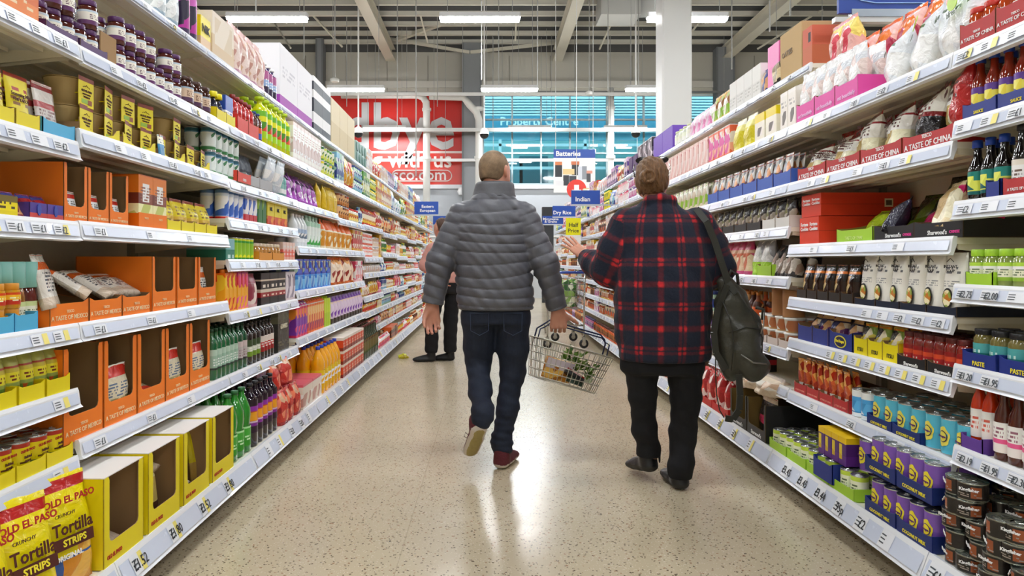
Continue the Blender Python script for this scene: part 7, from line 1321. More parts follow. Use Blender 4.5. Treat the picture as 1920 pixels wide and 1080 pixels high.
    mb = MB(); n = 28; pts = [(.026 + .119 * math.cos(2 * PI * i / n), Y + .006 + .1 * math.sin(2 * PI * i / n), 1.503 + .006 * math.cos(2 * PI * i / n)) for i in range(n)]; mb.tube(pts, .003, M('#2a2b2f', .6), 5, True); mb.obj('collar_seam', root)
    # jeans
    T = Field((-.24, Y - .36, .04), (.30, Y + .26, .97), .0055)
    T.loft([(.80, .036, Y, .178, .118), (.90, .036, Y, .172, .115), (.96, .036, Y, .165, .11)], .03)
    T.chain([(-.058, Y, .84), (-.062, Y + .05, .66), kneeL, (-.052, Y - .07, .44), (ankL[0], ankL[1], ankL[2] + .02), (-.036, Y - .225, .315)], [.100, .082, .068, .060, .054, .054], .035)
    T.chain([(.128, Y, .84), (.132, Y + .03, .66), kneeR, (.10, Y + .03, .32), (.068, Y, .14), (.066, Y, .10)], [.098, .084, .068, .058, .054, .056], .035)
    sl, X, Yy, Z = T.blk(T.lo, T.lo + 9); low = np.clip((.75 - Z) / .3, .15, 1)
    T.v = T.v + wr(X, Yy, Z, .0045, 30, 26, 60) * low + wr(X, Yy, Z, .004, 20, 14, 110, 1.5) * np.clip((.4 - Z) / .2, 0, 1); T.v = np.maximum(T.v, .075 - Z)
    me = T.mesh('jeans', [jean]); j_ = link('jeans', me, root)
    mb = MB(); st = M('#28344c', .8)
    for s in (-1, 1):
        cx_ = .036 + s * .09; mb.tube([(cx_ - .055, Y - .119, .865), (cx_ + .055, Y - .119, .865)], .0022, st, 4); mb.tube([(cx_ - .05, Y - .121, .86), (cx_ - .048, Y - .124, .77), (cx_, Y - .126, .745), (cx_ + .048, Y - .124, .77), (cx_ + .05, Y - .121, .86)], .002, st, 4)
    mb.obj('back_pocket', j_)
    me = shoe('shoe', cloth('#4a141b', '#64202a', .85, 120, .3), cloth('#8f7f4c', '#a8975c', .7, 50, .6), M('#c9bfb5', .5)); o = place_shoe(me, root, (.052, Y - .075, .0), (.135, Y + .19, 0)); o['label'] = 'maroon canvas shoe flat on the floor'
    o = place_shoe(me, root, (-.040, Y - .275, .275), (-.112, Y - .10, .075), .12); o['label'] = 'maroon canvas shoe with its tan sole facing back'
    lc = MB(); lc.tube([(-.115, Y - .17, .22), (-.128, Y - .18, .235), (-.135, Y - .19, .215), (-.12, Y - .175, .205), (-.112, Y - .165, .19)], .002, M('#3a1218', .8), 5); lc.obj('lace', root)
    return root
man = build_man()
# ---------------------------------------------------------------- the woman in the plaid fleece
def plaidmat():
    m, nt, N, L, b = newmat('plaid_fleece'); at = N.new('ShaderNodeAttribute'); at.attribute_name = 'cloth'; sp = N.new('ShaderNodeSeparateXYZ')
    tc = N.new('ShaderNodeTexCoord'); nz = N.new('ShaderNodeTexNoise'); nz.inputs['Scale'].default_value = 70; nz.inputs['Detail'].default_value = 4; L.new(tc.outputs['Object'], nz.inputs['Vector'])
    vm = N.new('ShaderNodeVectorMath'); vm.operation = 'MULTIPLY_ADD'; L.new(nz.outputs['Color'], vm.inputs[0]); vm.inputs[1].default_value = (.014, .014, 0); L.new(at.outputs['Vector'], vm.inputs[2]); L.new(vm.outputs[0], sp.inputs[0])
    def stripe(c, per=.216):
        fr = mnode(N, L, 'FRACT', mnode(N, L, 'DIVIDE', mnode(N, L, 'ADD', c, 10), per))
        def band(cn, w_):
            d = mnode(N, L, 'ABSOLUTE', mnode(N, L, 'SUBTRACT', fr, cn)); mr = N.new('ShaderNodeMapRange'); mr.interpolation_type = 'SMOOTHSTEP'; mr.inputs[1].default_value = w_ * .5; mr.inputs[2].default_value = w_ * 1.7; mr.inputs[3].default_value = 1; mr.inputs[4].default_value = 0; L.new(d, mr.inputs[0]); return mr.outputs[0]
        return mnode(N, L, 'ADD', band(.25, .055), mnode(N, L, 'MULTIPLY', mnode(N, L, 'ADD', band(.695, .032), band(.805, .032)), .8))
    su, sv = stripe(sp.outputs[0]), stripe(sp.outputs[1]); both = mnode(N, L, 'MULTIPLY', su, sv)
    f = mnode(N, L, 'ADD', mnode(N, L, 'MULTIPLY', mnode(N, L, 'ADD', su, sv), .11), mnode(N, L, 'MULTIPLY', both, .85))
    fl = N.new('ShaderNodeTexNoise'); fl.inputs['Scale'].default_value = 45; L.new(tc.outputs['Object'], fl.inputs['Vector']); f = mnode(N, L, 'MULTIPLY', f, mnode(N, L, 'ADD', mnode(N, L, 'MULTIPLY', fl.outputs['Fac'], 1.0), .45))
    nv = mixc(N, L, mnode(N, L, 'MULTIPLY', mnode(N, L, 'ADD', su, sv), .5), srgb('#121a2c'), srgb('#1a1018'))
    L.new(mixc(N, L, f, nv, srgb('#c8262c')), b.inputs['Base Color']); b.inputs['Roughness'].default_value = .95; b.inputs['Sheen Weight'].default_value = .05
    bp = N.new('ShaderNodeBump'); bp.inputs['Strength'].default_value = .5; bp.inputs['Distance'].default_value = .006; L.new(nz.outputs['Fac'], bp.inputs['Height']); L.new(bp.outputs[0], b.inputs['Normal']); return m
def build_woman():
    Y = 3.5; skin = skinmat('#d6a084', '#bd6f58'); tro = cloth('#08080b', '#0f0f14', .9, 70, .25)
    shL, elL, wrL = (.70, Y, 1.325), (.615, Y + .06, 1.10), (.528, Y + .27, 1.165)
    shR, elR, wrR = (1.055, Y, 1.33), (1.155, Y - .02, 1.115), (1.13, Y + .2, 1.05)
    S = Field((.36, Y - .22, -.01), (1.34, Y + .42, 1.71), .0055)
    hd = head(S, (.832, Y + .03, 1.565), .25, .97)
    S.chain([(.85, Y, 1.38), (.84, Y + .01, 1.48)], [.055, .052], .03)
    S.loft([(.70, .88, Y, .19, .14), (.9, .88, Y, .19, .14), (1.1, .88, Y, .175, .13), (1.3, .87, Y, .17, .11), (1.38, .86, Y, .12, .08)], .03)
    for a, e, w_ in ((shL, elL, wrL), (shR, elR, wrR)): S.chain([a, e, w_], [.055, .042, .026], .03)
    for h, kn, an in (((.78, Y, .78), (.79, Y + .03, .46), (.838, Y + .075, .15)), ((.97, Y, .78), (.995, Y, .45), (.965, Y - .02, .09))): S.chain([h, kn, an], [.085, .055, .036], .03)
    S.cone((.838, Y + .075, .15), (.842, Y + .08, .12), .034, .026, .02); S.cone((.965, Y - .02, .09), (.955, Y - .02, .06), .034, .026, .02)
    hand(S, wrL, (-.62, .35, .62), (-.35, .8, -.55), (.6, 0, .7), [.10, .06, .10, .16], .14, .95, tout=.9, tcurl=.2)
    hand(S, wrR, (-.2, .8, -.2), (-.8, -.1, 0), (0, 0, 1), [1.1, 1.1, 1.1, 1.1], .04, .95)
    root = link('person', S.mesh('person', [skin])); root['label'] = 'person in red and navy plaid fleece gesturing with the left hand'; root['category'] = 'person'
    # hair with a bun, twisted strands
    hm = hairmat('#231509', '#94693e', (34, 34, 9), 1.0); c = np.array((.832, Y + .03, 1.565)); f = .25; Fv = np.array((math.sin(f), math.cos(f), 0)); Rv = np.array((math.cos(f), -math.sin(f), 0))
    H_ = Field((.70, Y - .16, 1.42), (.97, Y + .17, 1.71), .004)
    H_.ell(c + Fv * -.012 + np.array((0, 0, .02)), (.084, .102, .097), .01, -f); H_.ell(c + Fv * -.04 + np.array((0, 0, -.03)), (.074, .058, .07), .03, -f)
    sl, X, Yy, Z = H_.blk(H_.lo, H_.lo + 9); al = (X - c[0]) * Fv[0] + (Yy - c[1]) * Fv[1]
    H_.v = np.maximum(H_.v, al - .045 - .5 * np.clip(Z - 1.58, -.1, .1)); H_.v = np.maximum(H_.v, 1.485 - Z - .5 * np.clip(al + .05, 0, 1))
    for i in range(9):
        a0 = -1.3 + i * .33; p = [c + Fv * (-.02 - .07 * math.sin(t * 1.4)) + Rv * (math.sin(a0) * .075 * (1 - t * .85)) + np.array((0, 0, .085 * math.cos(a0) * (1 - t) + .0 - .01 * t + .02)) for t in np.linspace(0, 1, 6)]
        H_.chain(p, [.013, .018, .020, .019, .016, .012], .003)
    bc_ = c + Fv * -.118 + Rv * -.018 + np.array((0, 0, .0))
    H_.ell(bc_, (.045, .036, .036), .003)
    for i in range(7):
        a = i * .9; pts = [bc_ + np.array((.031 * math.cos(a + t * 2.2), -.008 - .02 * math.sin(t * PI), .027 * math.sin(a + t * 2.2))) for t in np.linspace(0, 1, 6)]; H_.chain(pts, [.007, .009, .010, .010, .009, .006], .003)
    H_.v = H_.v + wr(X, Yy, Z, .0022, 260, 60, 60) + .002 * np.sin(150 * (X + .6 * Z) + 4 * np.sin(30 * Z))
    hr = link('hair', H_.mesh('hair', [hm]), root)
    # sunglasses pushed up into the hair
    g = empty('sunglasses', (0, 0, 0)); g.parent = root; g['label'] = 'dark sunglasses pushed up on the head'
    bl_ = M('#17120f', .2, coat=.5); si = M('#c9c3b8', .25, .6); L = lambda a, b_, z: c + Fv * a + Rv * b_ + np.array((0, 0, z))
    mb = MB(); mb.tube([Vector(L(.045, .088, .085)), Vector(L(0, .092, .055)), Vector(L(-.05, .084, .01))], .003, si, 6); mb.tube([Vector(L(.045, -.088, .085)), Vector(L(0, -.092, .055)), Vector(L(-.05, -.084, .01))], .003, bl_, 6); mb.obj('temple', g)
    for s in (-1, 1):
        T_ = Matrix.Translation(Vector(L(.055, s * .042, .104))) @ Matrix.Rotation(-f, 4, 'Z') @ Matrix.Rotation(.75, 4, 'X'); MB().lathe([(.001, -.002), (.02, -.001), (.034, .004)], bl_, 16, T_ @ Matrix.Diagonal((1.15, .85, 1, 1)), cap=False).lathe([(.034, .004), (.037, .005), (.036, .001)], bl_, 16, T_ @ Matrix.Diagonal((1.15, .85, 1, 1)), cap=False).obj('lens', g)
    # fleece
    cx, ax_ = .875, Y
    J = Field((.40, Y - .27, .61), (1.28, Y + .40, 1.53), .0055)
    J.loft([(.645, .89, Y, .228, .165), (.75, .885, Y, .240, .175), (.95, .88, Y, .243, .178), (1.12, .878, Y, .238, .172), (1.25, .872, Y, .228, .155), (1.32, .868, Y, .205, .14), (1.37, .862, Y, .16, .12), (1.41, .856, Y, .115, .095)], .03,
           lambda X, Yy, Z, f_: wr(X, Yy, Z, .005, 17, 12, 13, 1) + wr(X, Yy, Z, .003, 34, 20, 25, 3))
    fr = np.array
    J.chain([shL, (.645, Y + .02, 1.2), elL, (.565, Y + .17, 1.13), (.532, Y + .25, 1.158)], [.092, .088, .083, .068, .052], .04)
    J.chain([shR, (1.115, Y, 1.22), elR, (1.14, Y + .1, 1.07), wrR], [.09, .086, .080, .068, .055], .04)
    J.chain([(.775, Y + .01, 1.42), (.80, Y - .06, 1.45), (.856, Y - .085, 1.46), (.91, Y - .06, 1.45), (.935, Y + .01, 1.42)], [.022] * 5, .02); J.chain([(.80, Y - .02, 1.38), (.856, Y - .05, 1.38), (.91, Y - .02, 1.38)], [.06] * 3, .03)
    sl, X, Yy, Z = J.blk(J.lo, J.lo + 9); J.v = J.v + wr(X, Yy, Z, .003, 40, 22, 36, 5) * (np.abs(X - .875) > .2)
    nb = (np.sqrt((X - .848) ** 2 + (Yy - Y - .012) ** 2) - .058); J.v = np.where(Z > 1.43, np.maximum(J.v, -nb), J.v)
    sh0, el0, wr0 = np.array(shL), np.array(elL), np.array(wrL); sh1, el1, wr1 = np.array(shR), np.array(elR), np.array(wrR)
    def attr(V):
        ang = np.arctan2(V[:, 0] - cx, -(V[:, 1] - ax_) + .12); out = np.zeros((len(V), 3)); out[:, 0] = ang * .30 + .03; out[:, 1] = V[:, 2] + .03
        for a, e, w_ in ((sh0, el0, wr0), (sh1, el1, wr1)):
            for (p, q, s0) in ((a, e, 0), (e, w_, np.linalg.norm(e - a))):
                d = q - p; L_ = np.linalg.norm(d); d = d / L_; t = (V - p) @ d; r = V - p - t[:, None] * d; rr = np.linalg.norm(r, axis=1); side = V[:, 0] < .665 if a is sh0 else V[:, 0] > 1.115
                m = (t > -.02 if s0 == 0 else t > 0) & (t < L_ + .06) & (rr < .12) & side; n0 = unit(np.cross(d, (0, 1, 0))); n1 = np.cross(d, n0); out[m, 0] = np.arctan2((r @ n0)[m], (r @ n1)[m]) * .085 + .2; out[m, 1] = 1.35 - (t + s0)[m]
        return out
    link('fleece_jacket', J.mesh('fleece_jacket', [plaidmat()], attr=attr), root)
    T = Field((.64, Y - .2, .04), (1.16, Y + .28, .82), .0055)
    T.loft([(.58, .875, Y, .20, .13), (.7, .875, Y, .20, .14), (.8, .875, Y, .19, .13)], .03)
    T.chain([(.77, Y, .66), (.785, Y + .03, .46), (.80, Y + .05, .28), (.826, Y + .075, .16), (.828, Y + .075, .12)], [.098, .070, .060, .056, .059], .03)
    T.chain([(.985, Y, .66), (.998, Y, .45), (.985, Y, .27), (.964, Y - .03, .12), (.962, Y - .03, .08)], [.100, .074, .065, .059, .061], .03)
    sl, X, Yy, Z = T.blk(T.lo, T.lo + 9); T.v = T.v + wr(X, Yy, Z, .004, 30, 22, 45, 2); T.v = np.maximum(T.v, .055 - Z); T.v = np.where(X < .88, np.maximum(T.v, .135 - Z), T.v); link('trousers', T.mesh('trousers', [tro]), root)
    me = shoe('shoe', M('#19191b', .3, bump=.2), M('#26241f', .8), M('#2a2825', .6), .27, boot=True, sole_h=.026); place_shoe(me, root, (.962, Y - .085, 0), (.935, Y + .185, 0)); place_shoe(me, root, (.845, Y + .025, .06), (.765, Y + .275, .012))
    return root
woman = build_woman()
# ---------------------------------------------------------------- backpack on the right arm
bpk = empty('backpack', (1.23, 3.40, .60)); tag(bpk, 'dark olive leather backpack hanging from the right arm of the plaid fleece', 'backpack')
lea = cloth('#27271f', '#45443a', .38, 18, .7, bd=.012); lea2 = M('#26261f', .4, bump=.2)
B = Field((1.02, 3.24, .50), (1.46, 3.56, 1.16), .006)
B.chain([(1.16, 3.40, 1.04), (1.20, 3.40, .93), (1.235, 3.40, .80), (1.225, 3.40, .66)], [.045, .084, .108, .106], .04, ((0, 1, 0), .72)); B.chain([(1.24, 3.33, .78), (1.27, 3.33, .64)], [.07, .08], .03, ((0, 1, 0), .6))
sl, X, Yy, Z = B.blk(B.lo, B.lo + 9); B.v = B.v + wr(X, Yy, Z, .009, 26, 20, 34, 3) + wr(X, Yy, Z, .005, 60, 20, 26, 1) + .004 * np.abs(np.sin(32 * (X - .4 * Z)))
link('bag_body', B.mesh('bag_body', [lea]), bpk).matrix_parent_inverse = Matrix.Translation((-1.23, -3.40, -.60))
def bp(mb, n): o = mb.obj(n, bpk); o.matrix_parent_inverse = Matrix.Translation((-1.23, -3.40, -.60)); return o
def strap(pts, w_, m):
    mb = MB(); pts = [Vector(p) for p in pts]
    for i in range(len(pts) - 1):
        a, b = pts[i], pts[i + 1]; d = (b - a).normalized(); s_ = d.cross(Vector((0, 1, .15))).normalized() * w_ / 2; n_ = s_.cross(d).normalized() * .004
        mb.add([a - s_ - n_, a + s_ - n_, a + s_ + n_, a - s_ + n_, b - s_ - n_, b + s_ - n_, b + s_ + n_, b - s_ + n_], [(0, 1, 5, 4), (1, 2, 6, 5), (2, 3, 7, 6), (3, 0, 4, 7), (0, 3, 2, 1), (4, 5, 6, 7)], m)
    return mb
bp(strap([(1.02, 3.40, 1.405), (1.06, 3.365, 1.34), (1.10, 3.36, 1.24), (1.13, 3.355, 1.14), (1.165, 3.36, 1.04), (1.20, 3.345, .99)], .032, lea2), 'shoulder_strap')
bp(strap([(1.155, 3.345, 1.03), (1.11, 3.345, .92), (1.09, 3.345, .80), (1.10, 3.345, .70), (1.15, 3.345, .62)], .03, lea2), 'side_strap')
bp(strap([(1.20, 3.31, .60), (1.205, 3.31, .50), (1.20, 3.31, .43), (1.17, 3.31, .385), (1.135, 3.31, .39)], .03, lea2), 'loose_strap')
m_ = MB(); m_.tube([(1.105, 3.36, .78), (1.10, 3.35, .62), (1.105, 3.35, .50), (1.12, 3.35, .42), (1.14, 3.345, .385)], .003, lea2, 5); bp(m_, 'cord')
m_ = MB(); m_.tube([(1.20, 3.285, .70), (1.25, 3.262, .665), (1.32, 3.28, .655)], .004, M('#8f8f88', .3, .7), 5); m_.tube([(1.295, 3.285, .80), (1.31, 3.288, .84), (1.315, 3.30, .90)], .003, M('#8f8f88', .3, .7), 5); bp(m_, 'zip')
m_ = MB(); m_.tube([(1.13, 3.335, .95), (1.16, 3.31, .86), (1.17, 3.295, .74), (1.16, 3.30, .62)], .0035, lea2, 5); m_.tube([(1.20, 3.325, 1.0), (1.26, 3.31, .90), (1.31, 3.305, .78), (1.31, 3.31, .66)], .0035, lea2, 5); m_.tube([(1.15, 3.31, .80), (1.22, 3.285, .83), (1.30, 3.30, .82)], .0035, lea2, 5); bp(m_, 'seam')
m_ = MB(); m_.tube([(1.17, 3.39, 1.06), (1.19, 3.39, 1.10), (1.22, 3.39, 1.08), (1.225, 3.39, 1.03)], .008, lea2, 6); m_.tube([(1.30, 3.36, .92), (1.335, 3.355, .91), (1.33, 3.35, .86)], .009, lea2, 6); bp(m_, 'grab_loop')
# ---------------------------------------------------------------- shopper in pink at the left shelves
def build_pink():
    Y = 7.9; skin = skinmat('#d09a84'); pink = cloth('#c98f86', '#d8a59a', .85, 40, .3); tr = cloth('#0b0b0e', '#141418', .9, 60, .2)
    S = Field((-.98, Y - .3, -.01), (-.22, Y + .55, 1.72), .0075)
    hd = head(S, (-.555, Y + .05, 1.53), -.9, .97); S.chain([(-.55, Y + .02, 1.34), (-.555, Y + .03, 1.44)], [.052, .05], .03)
    S.loft([(.85, -.50, Y, .14, .12), (1.1, -.51, Y, .15, .12), (1.3, -.53, Y, .15, .11), (1.37, -.54, Y, .1, .08)], .03)
    S.chain([(-.66, Y - .02, 1.29), (-.74, Y - .03, 1.09), (-.70, Y + .18, 1.18)], [.05, .04, .026], .03); S.chain([(-.43, Y + .05, 1.29), (-.50, Y + .22, 1.1), (-.66, Y + .34, 1.18)], [.05, .04, .026], .03)
    hand(S, (-.70, Y + .18, 1.18), (.1, .8, .5), (0, .5, -1), (1, 0, 0), .5, .08, .95); hand(S, (-.66, Y + .34, 1.18), (-.5, .3, .6), (0, -1, 0), (0, 0, 1), .4, .08, .95)
    S.chain([(-.60, Y - .03, .86), (-.66, Y - .03, .48), (-.67, Y - .03, .1)], [.08, .055, .04], .03); S.chain([(-.42, Y + .04, .86), (-.45, Y + .04, .48), (-.46, Y + .04, .1)], [.08, .055, .04], .03)
    root = link('person', S.mesh('person', [skin])); root['label'] = 'person in pink top and black trousers facing the left shelves'; root['category'] = 'person'
    H_ = Field((-.70, Y - .1, 1.38), (-.42, Y + .19, 1.68), .006); H_.ell((-.548, Y + .045, 1.55), (.086, .096, .1), .01, .9); H_.ell((-.51, Y + .02, 1.50), (.065, .07, .08), .02)
    sl, X, Yy, Z = H_.blk(H_.lo, H_.lo + 9); H_.v = np.maximum(H_.v, -(X + .60) - .3 * (Z - 1.55)); H_.v = H_.v + wr(X, Yy, Z, .002, 200, 60, 60); link('hair', H_.mesh('hair', [hairmat('#2a1a12', '#5a3a28')]), root)
    J = Field((-.92, Y - .26, .86), (-.24, Y + .40, 1.44), .0065)
    J.loft([(.90, -.50, Y, .155, .135), (1.0, -.50, Y, .158, .14), (1.2, -.51, Y, .165, .14), (1.3, -.53, Y, .155, .12), (1.37, -.545, Y, .1, .09)], .03, lambda X, Yy, Z, f: wr(X, Yy, Z, .005, 20, 14, 18))
    J.chain([(-.655, Y - .02, 1.28), (-.74, Y - .03, 1.10), (-.705, Y + .15, 1.165)], [.078, .068, .045], .03); J.chain([(-.43, Y + .05, 1.28), (-.50, Y + .2, 1.1), (-.64, Y + .31, 1.165)], [.075, .062, .045], .03); link('pink_top', J.mesh('pink_top', [pink]), root)
    T = Field((-.80, Y - .16, .05), (-.30, Y + .2, .96), .0065); T.loft([(.78, -.505, Y, .155, .12), (.94, -.505, Y, .148, .12)], .03)
    T.chain([(-.60, Y - .03, .8), (-.66, Y - .03, .48), (-.665, Y - .03, .14)], [.095, .08, .075], .03); T.chain([(-.42, Y + .04, .8), (-.45, Y + .04, .48), (-.455, Y + .04, .14)], [.095, .08, .075], .03)
    sl, X, Yy, Z = T.blk(T.lo, T.lo + 9); T.v = T.v + wr(X, Yy, Z, .004, 26, 22, 40); T.v = np.maximum(T.v, .10 - Z); link('trousers', T.mesh('trousers', [tr]), root)
    me = shoe('boot', M('#0f0f11', .45), M('#15151a', .8), M('#101012', .6), .27, boot=True, sole_h=.03); place_shoe(me, root, (-.61, Y - .04, 0), (-.865, Y - .06, 0), name='boot'); place_shoe(me, root, (-.40, Y + .04, 0), (-.66, Y + .06, 0), name='boot')
    return root
build_pink()
# ---------------------------------------------------------------- wire basket in the man's hand
wire = M('#c3c0b2', .3, .75)
BK = Matrix.Translation((.405, 3.895, .452)) @ Matrix.Rotation(math.radians(15.5), 4, 'Y') @ Matrix.Rotation(math.radians(-6), 4, 'X') @ Matrix.Rotation(math.radians(14), 4, 'Z')
bas = empty('wire_basket'); bas.matrix_world = BK; tag(bas, 'chrome wire shopping basket with navy handle held by the walking person', 'basket')
W0, D0, W1, D1, HB = .215, .145, .170, .110, .215
mb = MB()
def rr_(w_, d_, z, r=.035, n=4): return [(x, y, z) for x, _, y in rrect(-w_, w_, -d_, d_, r, 0, n)]
for i, z in enumerate((0, .045, .09, .135, .17, HB)):
    t = z / HB; mb.tube(rr_(W1 + (W0 - W1) * t, D1 + (D0 - D1) * t, z), .0045 if z == HB else .0028, wire, 5, True)
for i in range(13):
    u = -1 + 2 * i / 12
    for s in (-1, 1): mb.tube([(u * (W1 - .02), s * D1, 0), (u * (W0 - .025), s * D0, HB)], .0019, wire, 4)
for i in range(9):
    u = -1 + 2 * i / 8
    for s in (-1, 1): mb.tube([(s * W1, u * (D1 - .02), 0), (s * W0, u * (D0 - .025), HB)], .0019, wire, 4)
for i in range(16): u = -1 + 2 * i / 15; mb.tube([(u * (W1 - .01), -D1, 0), (u * (W1 - .01), D1, 0)], .0019, wire, 4)
for i in range(6): u = -1 + 2 * i / 5; mb.tube([(-W1, u * D1 * .9, .0), (W1, u * D1 * .9, .0)], .0015, wire, 4)
mb.obj('wire_body', bas)
hn = M('#16204a', .35)
for s, top in ((1, .328), (-1, .312)):
    mb = MB(); y = s * .012; mb.tube([(-W0 + .0, s * .03, HB - .01), (-W0 + .0, s * .028, HB + .05), (-W0 + .028, y, top - .03), (-W0 + .055, y, top), (W0 - .05, y, top), (W0 - .02, y, top - .02), (W0 + .0, s * .028, HB + .07), (W0, s * .03, HB)], .0048 if s > 0 else .004, hn, 8)
    o = mb.obj('handle', bas)
for s in (-1, 1):
    mb = MB()
    for y in (-.03, .03): mb.tube([(s * W0, y, HB + .02), (s * (W0 + .004), y, HB - .03), (s * (W0 - .004), y + .012, HB - .06), (s * (W0 - .002), y + .014, HB)], .0022, wire, 5)
    mb.obj('hinge_wire', bas)
def inbas(name, loc, rot, parts, lab, cat):
    r = empty(name); r.matrix_world = BK @ Matrix.Translation(loc) @ Matrix.Rotation(rot[2], 4, 'Z') @ Matrix.Rotation(rot[0], 4, 'X') @ Matrix.Rotation(rot[1], 4, 'Y'); tag(r, lab, cat)
    for n, m in parts: m.obj(n, r)
rg = random.Random(5); lf = MB(); grs = [M(c, .5) for c in ('#4f7a2a', '#6a8f3a', '#8aa85a', '#365c1e')]
for i in range(90):
    a = rg.uniform(0, 2 * PI); r_ = rg.uniform(.0, .06); z = rg.uniform(.02, .13); L_l = rg.uniform(.03, .06); d = Vector((math.cos(a) * r_ * 1.2, math.sin(a) * r_, z)); o_ = Vector((math.cos(a), math.sin(a), rg.uniform(.3, 1.6))).normalized(); s_ = o_.cross(Vector((0, 0, 1))).normalized() * L_l * .28; n_ = s_.cross(o_).normalized() * .006
    lf.add([d, d + o_ * L_l * .5 + s_ + n_, d + o_ * L_l, d + o_ * L_l * .5 - s_ + n_, d + o_ * L_l * .5 - n_], [(0, 1, 4), (1, 2, 4), (2, 3, 4), (3, 0, 4)], rg.choice(grs))
inbas('salad_plant', (.045, .03, .055), (0, 0, 0), [('leaves', lf), ('pot', MB().lathe([(.03, 0), (.04, .05)], M('#2c2a28', .5), 14))], 'leafy green salad bunch sticking up in the basket', 'vegetable')
lf2 = MB()
for i in range(40):
    a = rg.uniform(0, 2 * PI); r_ = rg.uniform(0, .03); z = rg.uniform(.0, .11); d = Vector((math.cos(a) * r_ * .6, math.sin(a) * r_, z)); o_ = Vector((math.cos(a), math.sin(a), .8)).normalized(); s_ = o_.cross(Vector((0, 0, 1))).normalized() * .012
    lf2.add([d, d + o_ * .02 + s_, d + o_ * .042, d + o_ * .02 - s_], [(0, 1, 2, 3)], rg.choice(grs))
inbas('herb_bag', (.145, .0, .04), (0, .15, 0), [('herbs', lf2), ('wrapper', MB().box(-.002, .002, -.05, .05, .0, .05, M('#c9d0b0', .2)))], 'bag of green leaves at the right end of the basket', 'vegetable')
inbas('pastry_pack', (-.045, -.03, .012), (.05, .0, .05), [('pastries', bag(.18, .12, .04, pack(((0, '#c98a2c'), (.5, '#d9a03c')), pics=((0, 1, 0, 1, ['#c9822c', '#e0b050', '#a5641c', '#e8d0a0'], 1.4),), crinkle=.6), .02, foot=1)), ('top_film', MB().box(-.085, .085, -.002, .002, .06, .115, M('#cfc4cc', .15)))], 'golden pastry pack lying low in the basket', 'food pack')
inbas('steak_pack', (.035, -.05, .05), (-.25, .3, -.1), [('tray', MB().box(-.06, .06, -.035, .035, 0, .02, M('#1a1a1c', .4), None, .01)), ('contents', MB().box(-.055, .055, -.03, .03, .02, .03, pack(((0, '#8c1f1c'),), pics=((0, 1, 0, 1, ['#8c1f1c', '#c9a0a0', '#2a2220', '#a5302a'], 1.6),), rough=.1)))], 'black tray pack with red contents under the salad', 'food pack')
inbas('green_pack', (.06, -.02, .018), (0, .1, .3), [('tray', MB().box(-.05, .05, -.04, .04, 0, .03, M('#2c4438', .4), None, .01)), ('film', MB().box(-.047, .047, -.037, .037, .03, .036, M('#8a9a90', .1)))], 'dark green tray pack at the bottom of the basket', 'food pack')
# ---------------------------------------------------------------- shopping trolley in the middle distance
tx, ty = 1.0, 9.45; tr = empty('shopping_trolley', (tx, ty, 0)); tag(tr, 'chrome shopping trolley full of greens standing beyond the basket', 'trolley')
ch = M('#bdbdb8', .25, .8)
mb = MB()
for i in range(7):
    t = i / 6; z = .52 + t * .48; w_ = .20 + .07 * t; d0 = -.42 - .0 * t; mb.tube([(-w_, -.45, z), (w_, -.45, z), (w_ * .85, .38, z + .0), (-w_ * .85, .38, z)], .004 if i < 6 else .008, ch, 5, True)
for i in range(10): u = -1 + 2 * i / 9; mb.tube([(u * .2, -.45, .52), (u * .27, -.45, 1.0)], .003, ch, 4)
for i in range(14):
    y = -.45 + .83 * i / 13
    for s in (-1, 1): k_ = 1 - .15 * i / 13; mb.tube([(s * .2 * k_, y, .52), (s * .27 * k_, y, 1.0)], .003, ch, 4)
for i in range(10): y = -.45 + .83 * i / 9; mb.tube([(-.2, y, .52), (.2, y, .52)], .003, ch, 4)
mb.obj('basket_wires', tr)
mb = MB()
for s in (-1, 1): mb.tube([(s * .24, -.40, .10), (s * .24, -.42, .5), (s * .25, -.44, .98)], .012, ch, 8); mb.tube([(s * .24, -.40, .30), (s * .22, .3, .26), (s * .2, .42, .12)], .011, ch, 8)
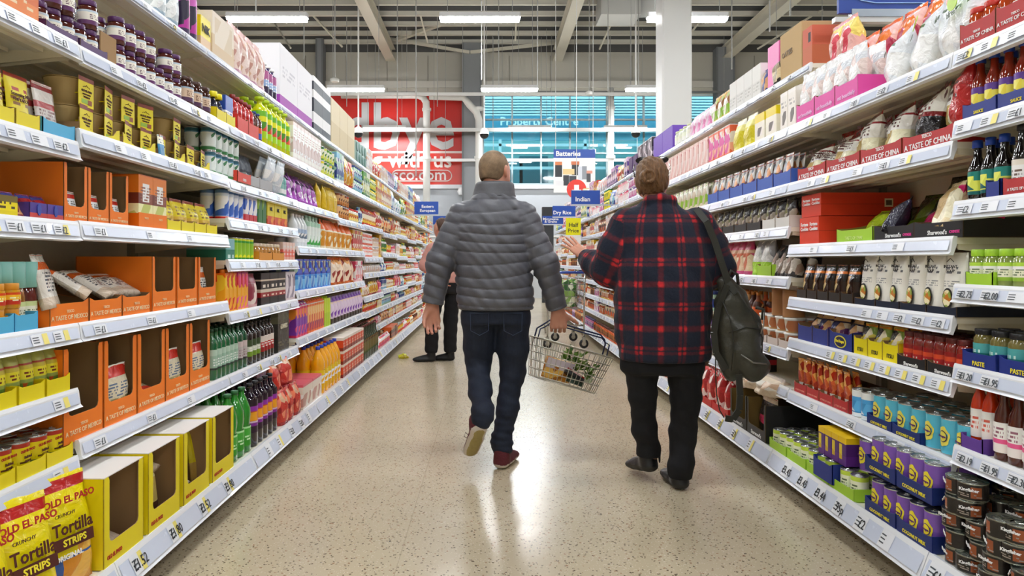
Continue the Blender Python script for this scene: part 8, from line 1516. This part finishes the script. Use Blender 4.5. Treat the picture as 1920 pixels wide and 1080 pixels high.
mb.tube([(-.24, -.40, .30), (.24, -.40, .30)], .01, ch, 8); mb.obj('frame', tr)
MB().tube([(-.27, -.5, 1.0), (.27, -.5, 1.0)], .016, M('#2c4aa8', .4), 10).obj('push_handle', tr)
for (x_, y_) in ((-.24, -.40), (.24, -.40), (-.06, .42), (.2, .42)):
    c_ = empty('castor', (0, 0, 0)); c_.parent = tr; c_.location = (x_, y_, 0)
    MB().lathe([(.03, -.014), (.060, -.012), (.062, 0), (.060, .012), (.03, .014)], M('#1c1c1e', .5), 18, Matrix.Translation((0, 0, .062)) @ Matrix.Rotation(PI / 2, 4, 'X') @ Matrix.Rotation(0, 4, 'Z')).obj('tyre', c_)
    MB().lathe([(.028, -.016), (.03, .016)], ch, 14, Matrix.Translation((0, 0, .062)) @ Matrix.Rotation(PI / 2, 4, 'X')).box(-.02, .02, -.022, -.018, .05, .15, ch).box(-.02, .02, .018, .022, .05, .15, ch).obj('hub', c_)
for i, (x_, y_, z_, c, n) in enumerate(((.05, -.2, .53, ['#3f7a34', '#8ab05a', '#e0e6c8', '#2f5a24'], 'greens'), (-.1, 0, .53, ['#d9cfc0', '#8a9a5a', '#c9b48a', '#5a7a3a'], 'mixed'), (.08, .15, .53, ['#8ab05a', '#e6e6d8', '#c96a2c', '#3f6a2c'], 'leafy'))):
    o = bag(.26, .36, .2, pack(((0, c[0]), (.5, c[1])), pics=((0, 1, 0, 1, c, .8),), rough=.2, crinkle=.6), .06, sd=i, foot=1).obj('grocery_bag'); o.location = (tx + x_, ty + y_ - .1, z_ + .01); tag(o, ['bag of greens at the front of the trolley', 'mixed produce bag in the middle of the trolley', 'leafy bag at the back of the trolley'][i], 'bag')
# crumpled yellow packet on the floor
y_ = bag(.11, .10, .07, pack(((0, '#b5a51f'), (.4, '#d0cf2a'), (.7, '#c9d96a')), crinkle=.9, rough=.3), .05, wr=.9, sd=4, foot=1).obj('fallen_packet'); y_.location = (-1.245 + .26, 8.1, .015); y_.rotation_euler = (-1.0, .0, .7); tag(y_, 'small crumpled yellow packet lying on the floor by the boots', 'packet')
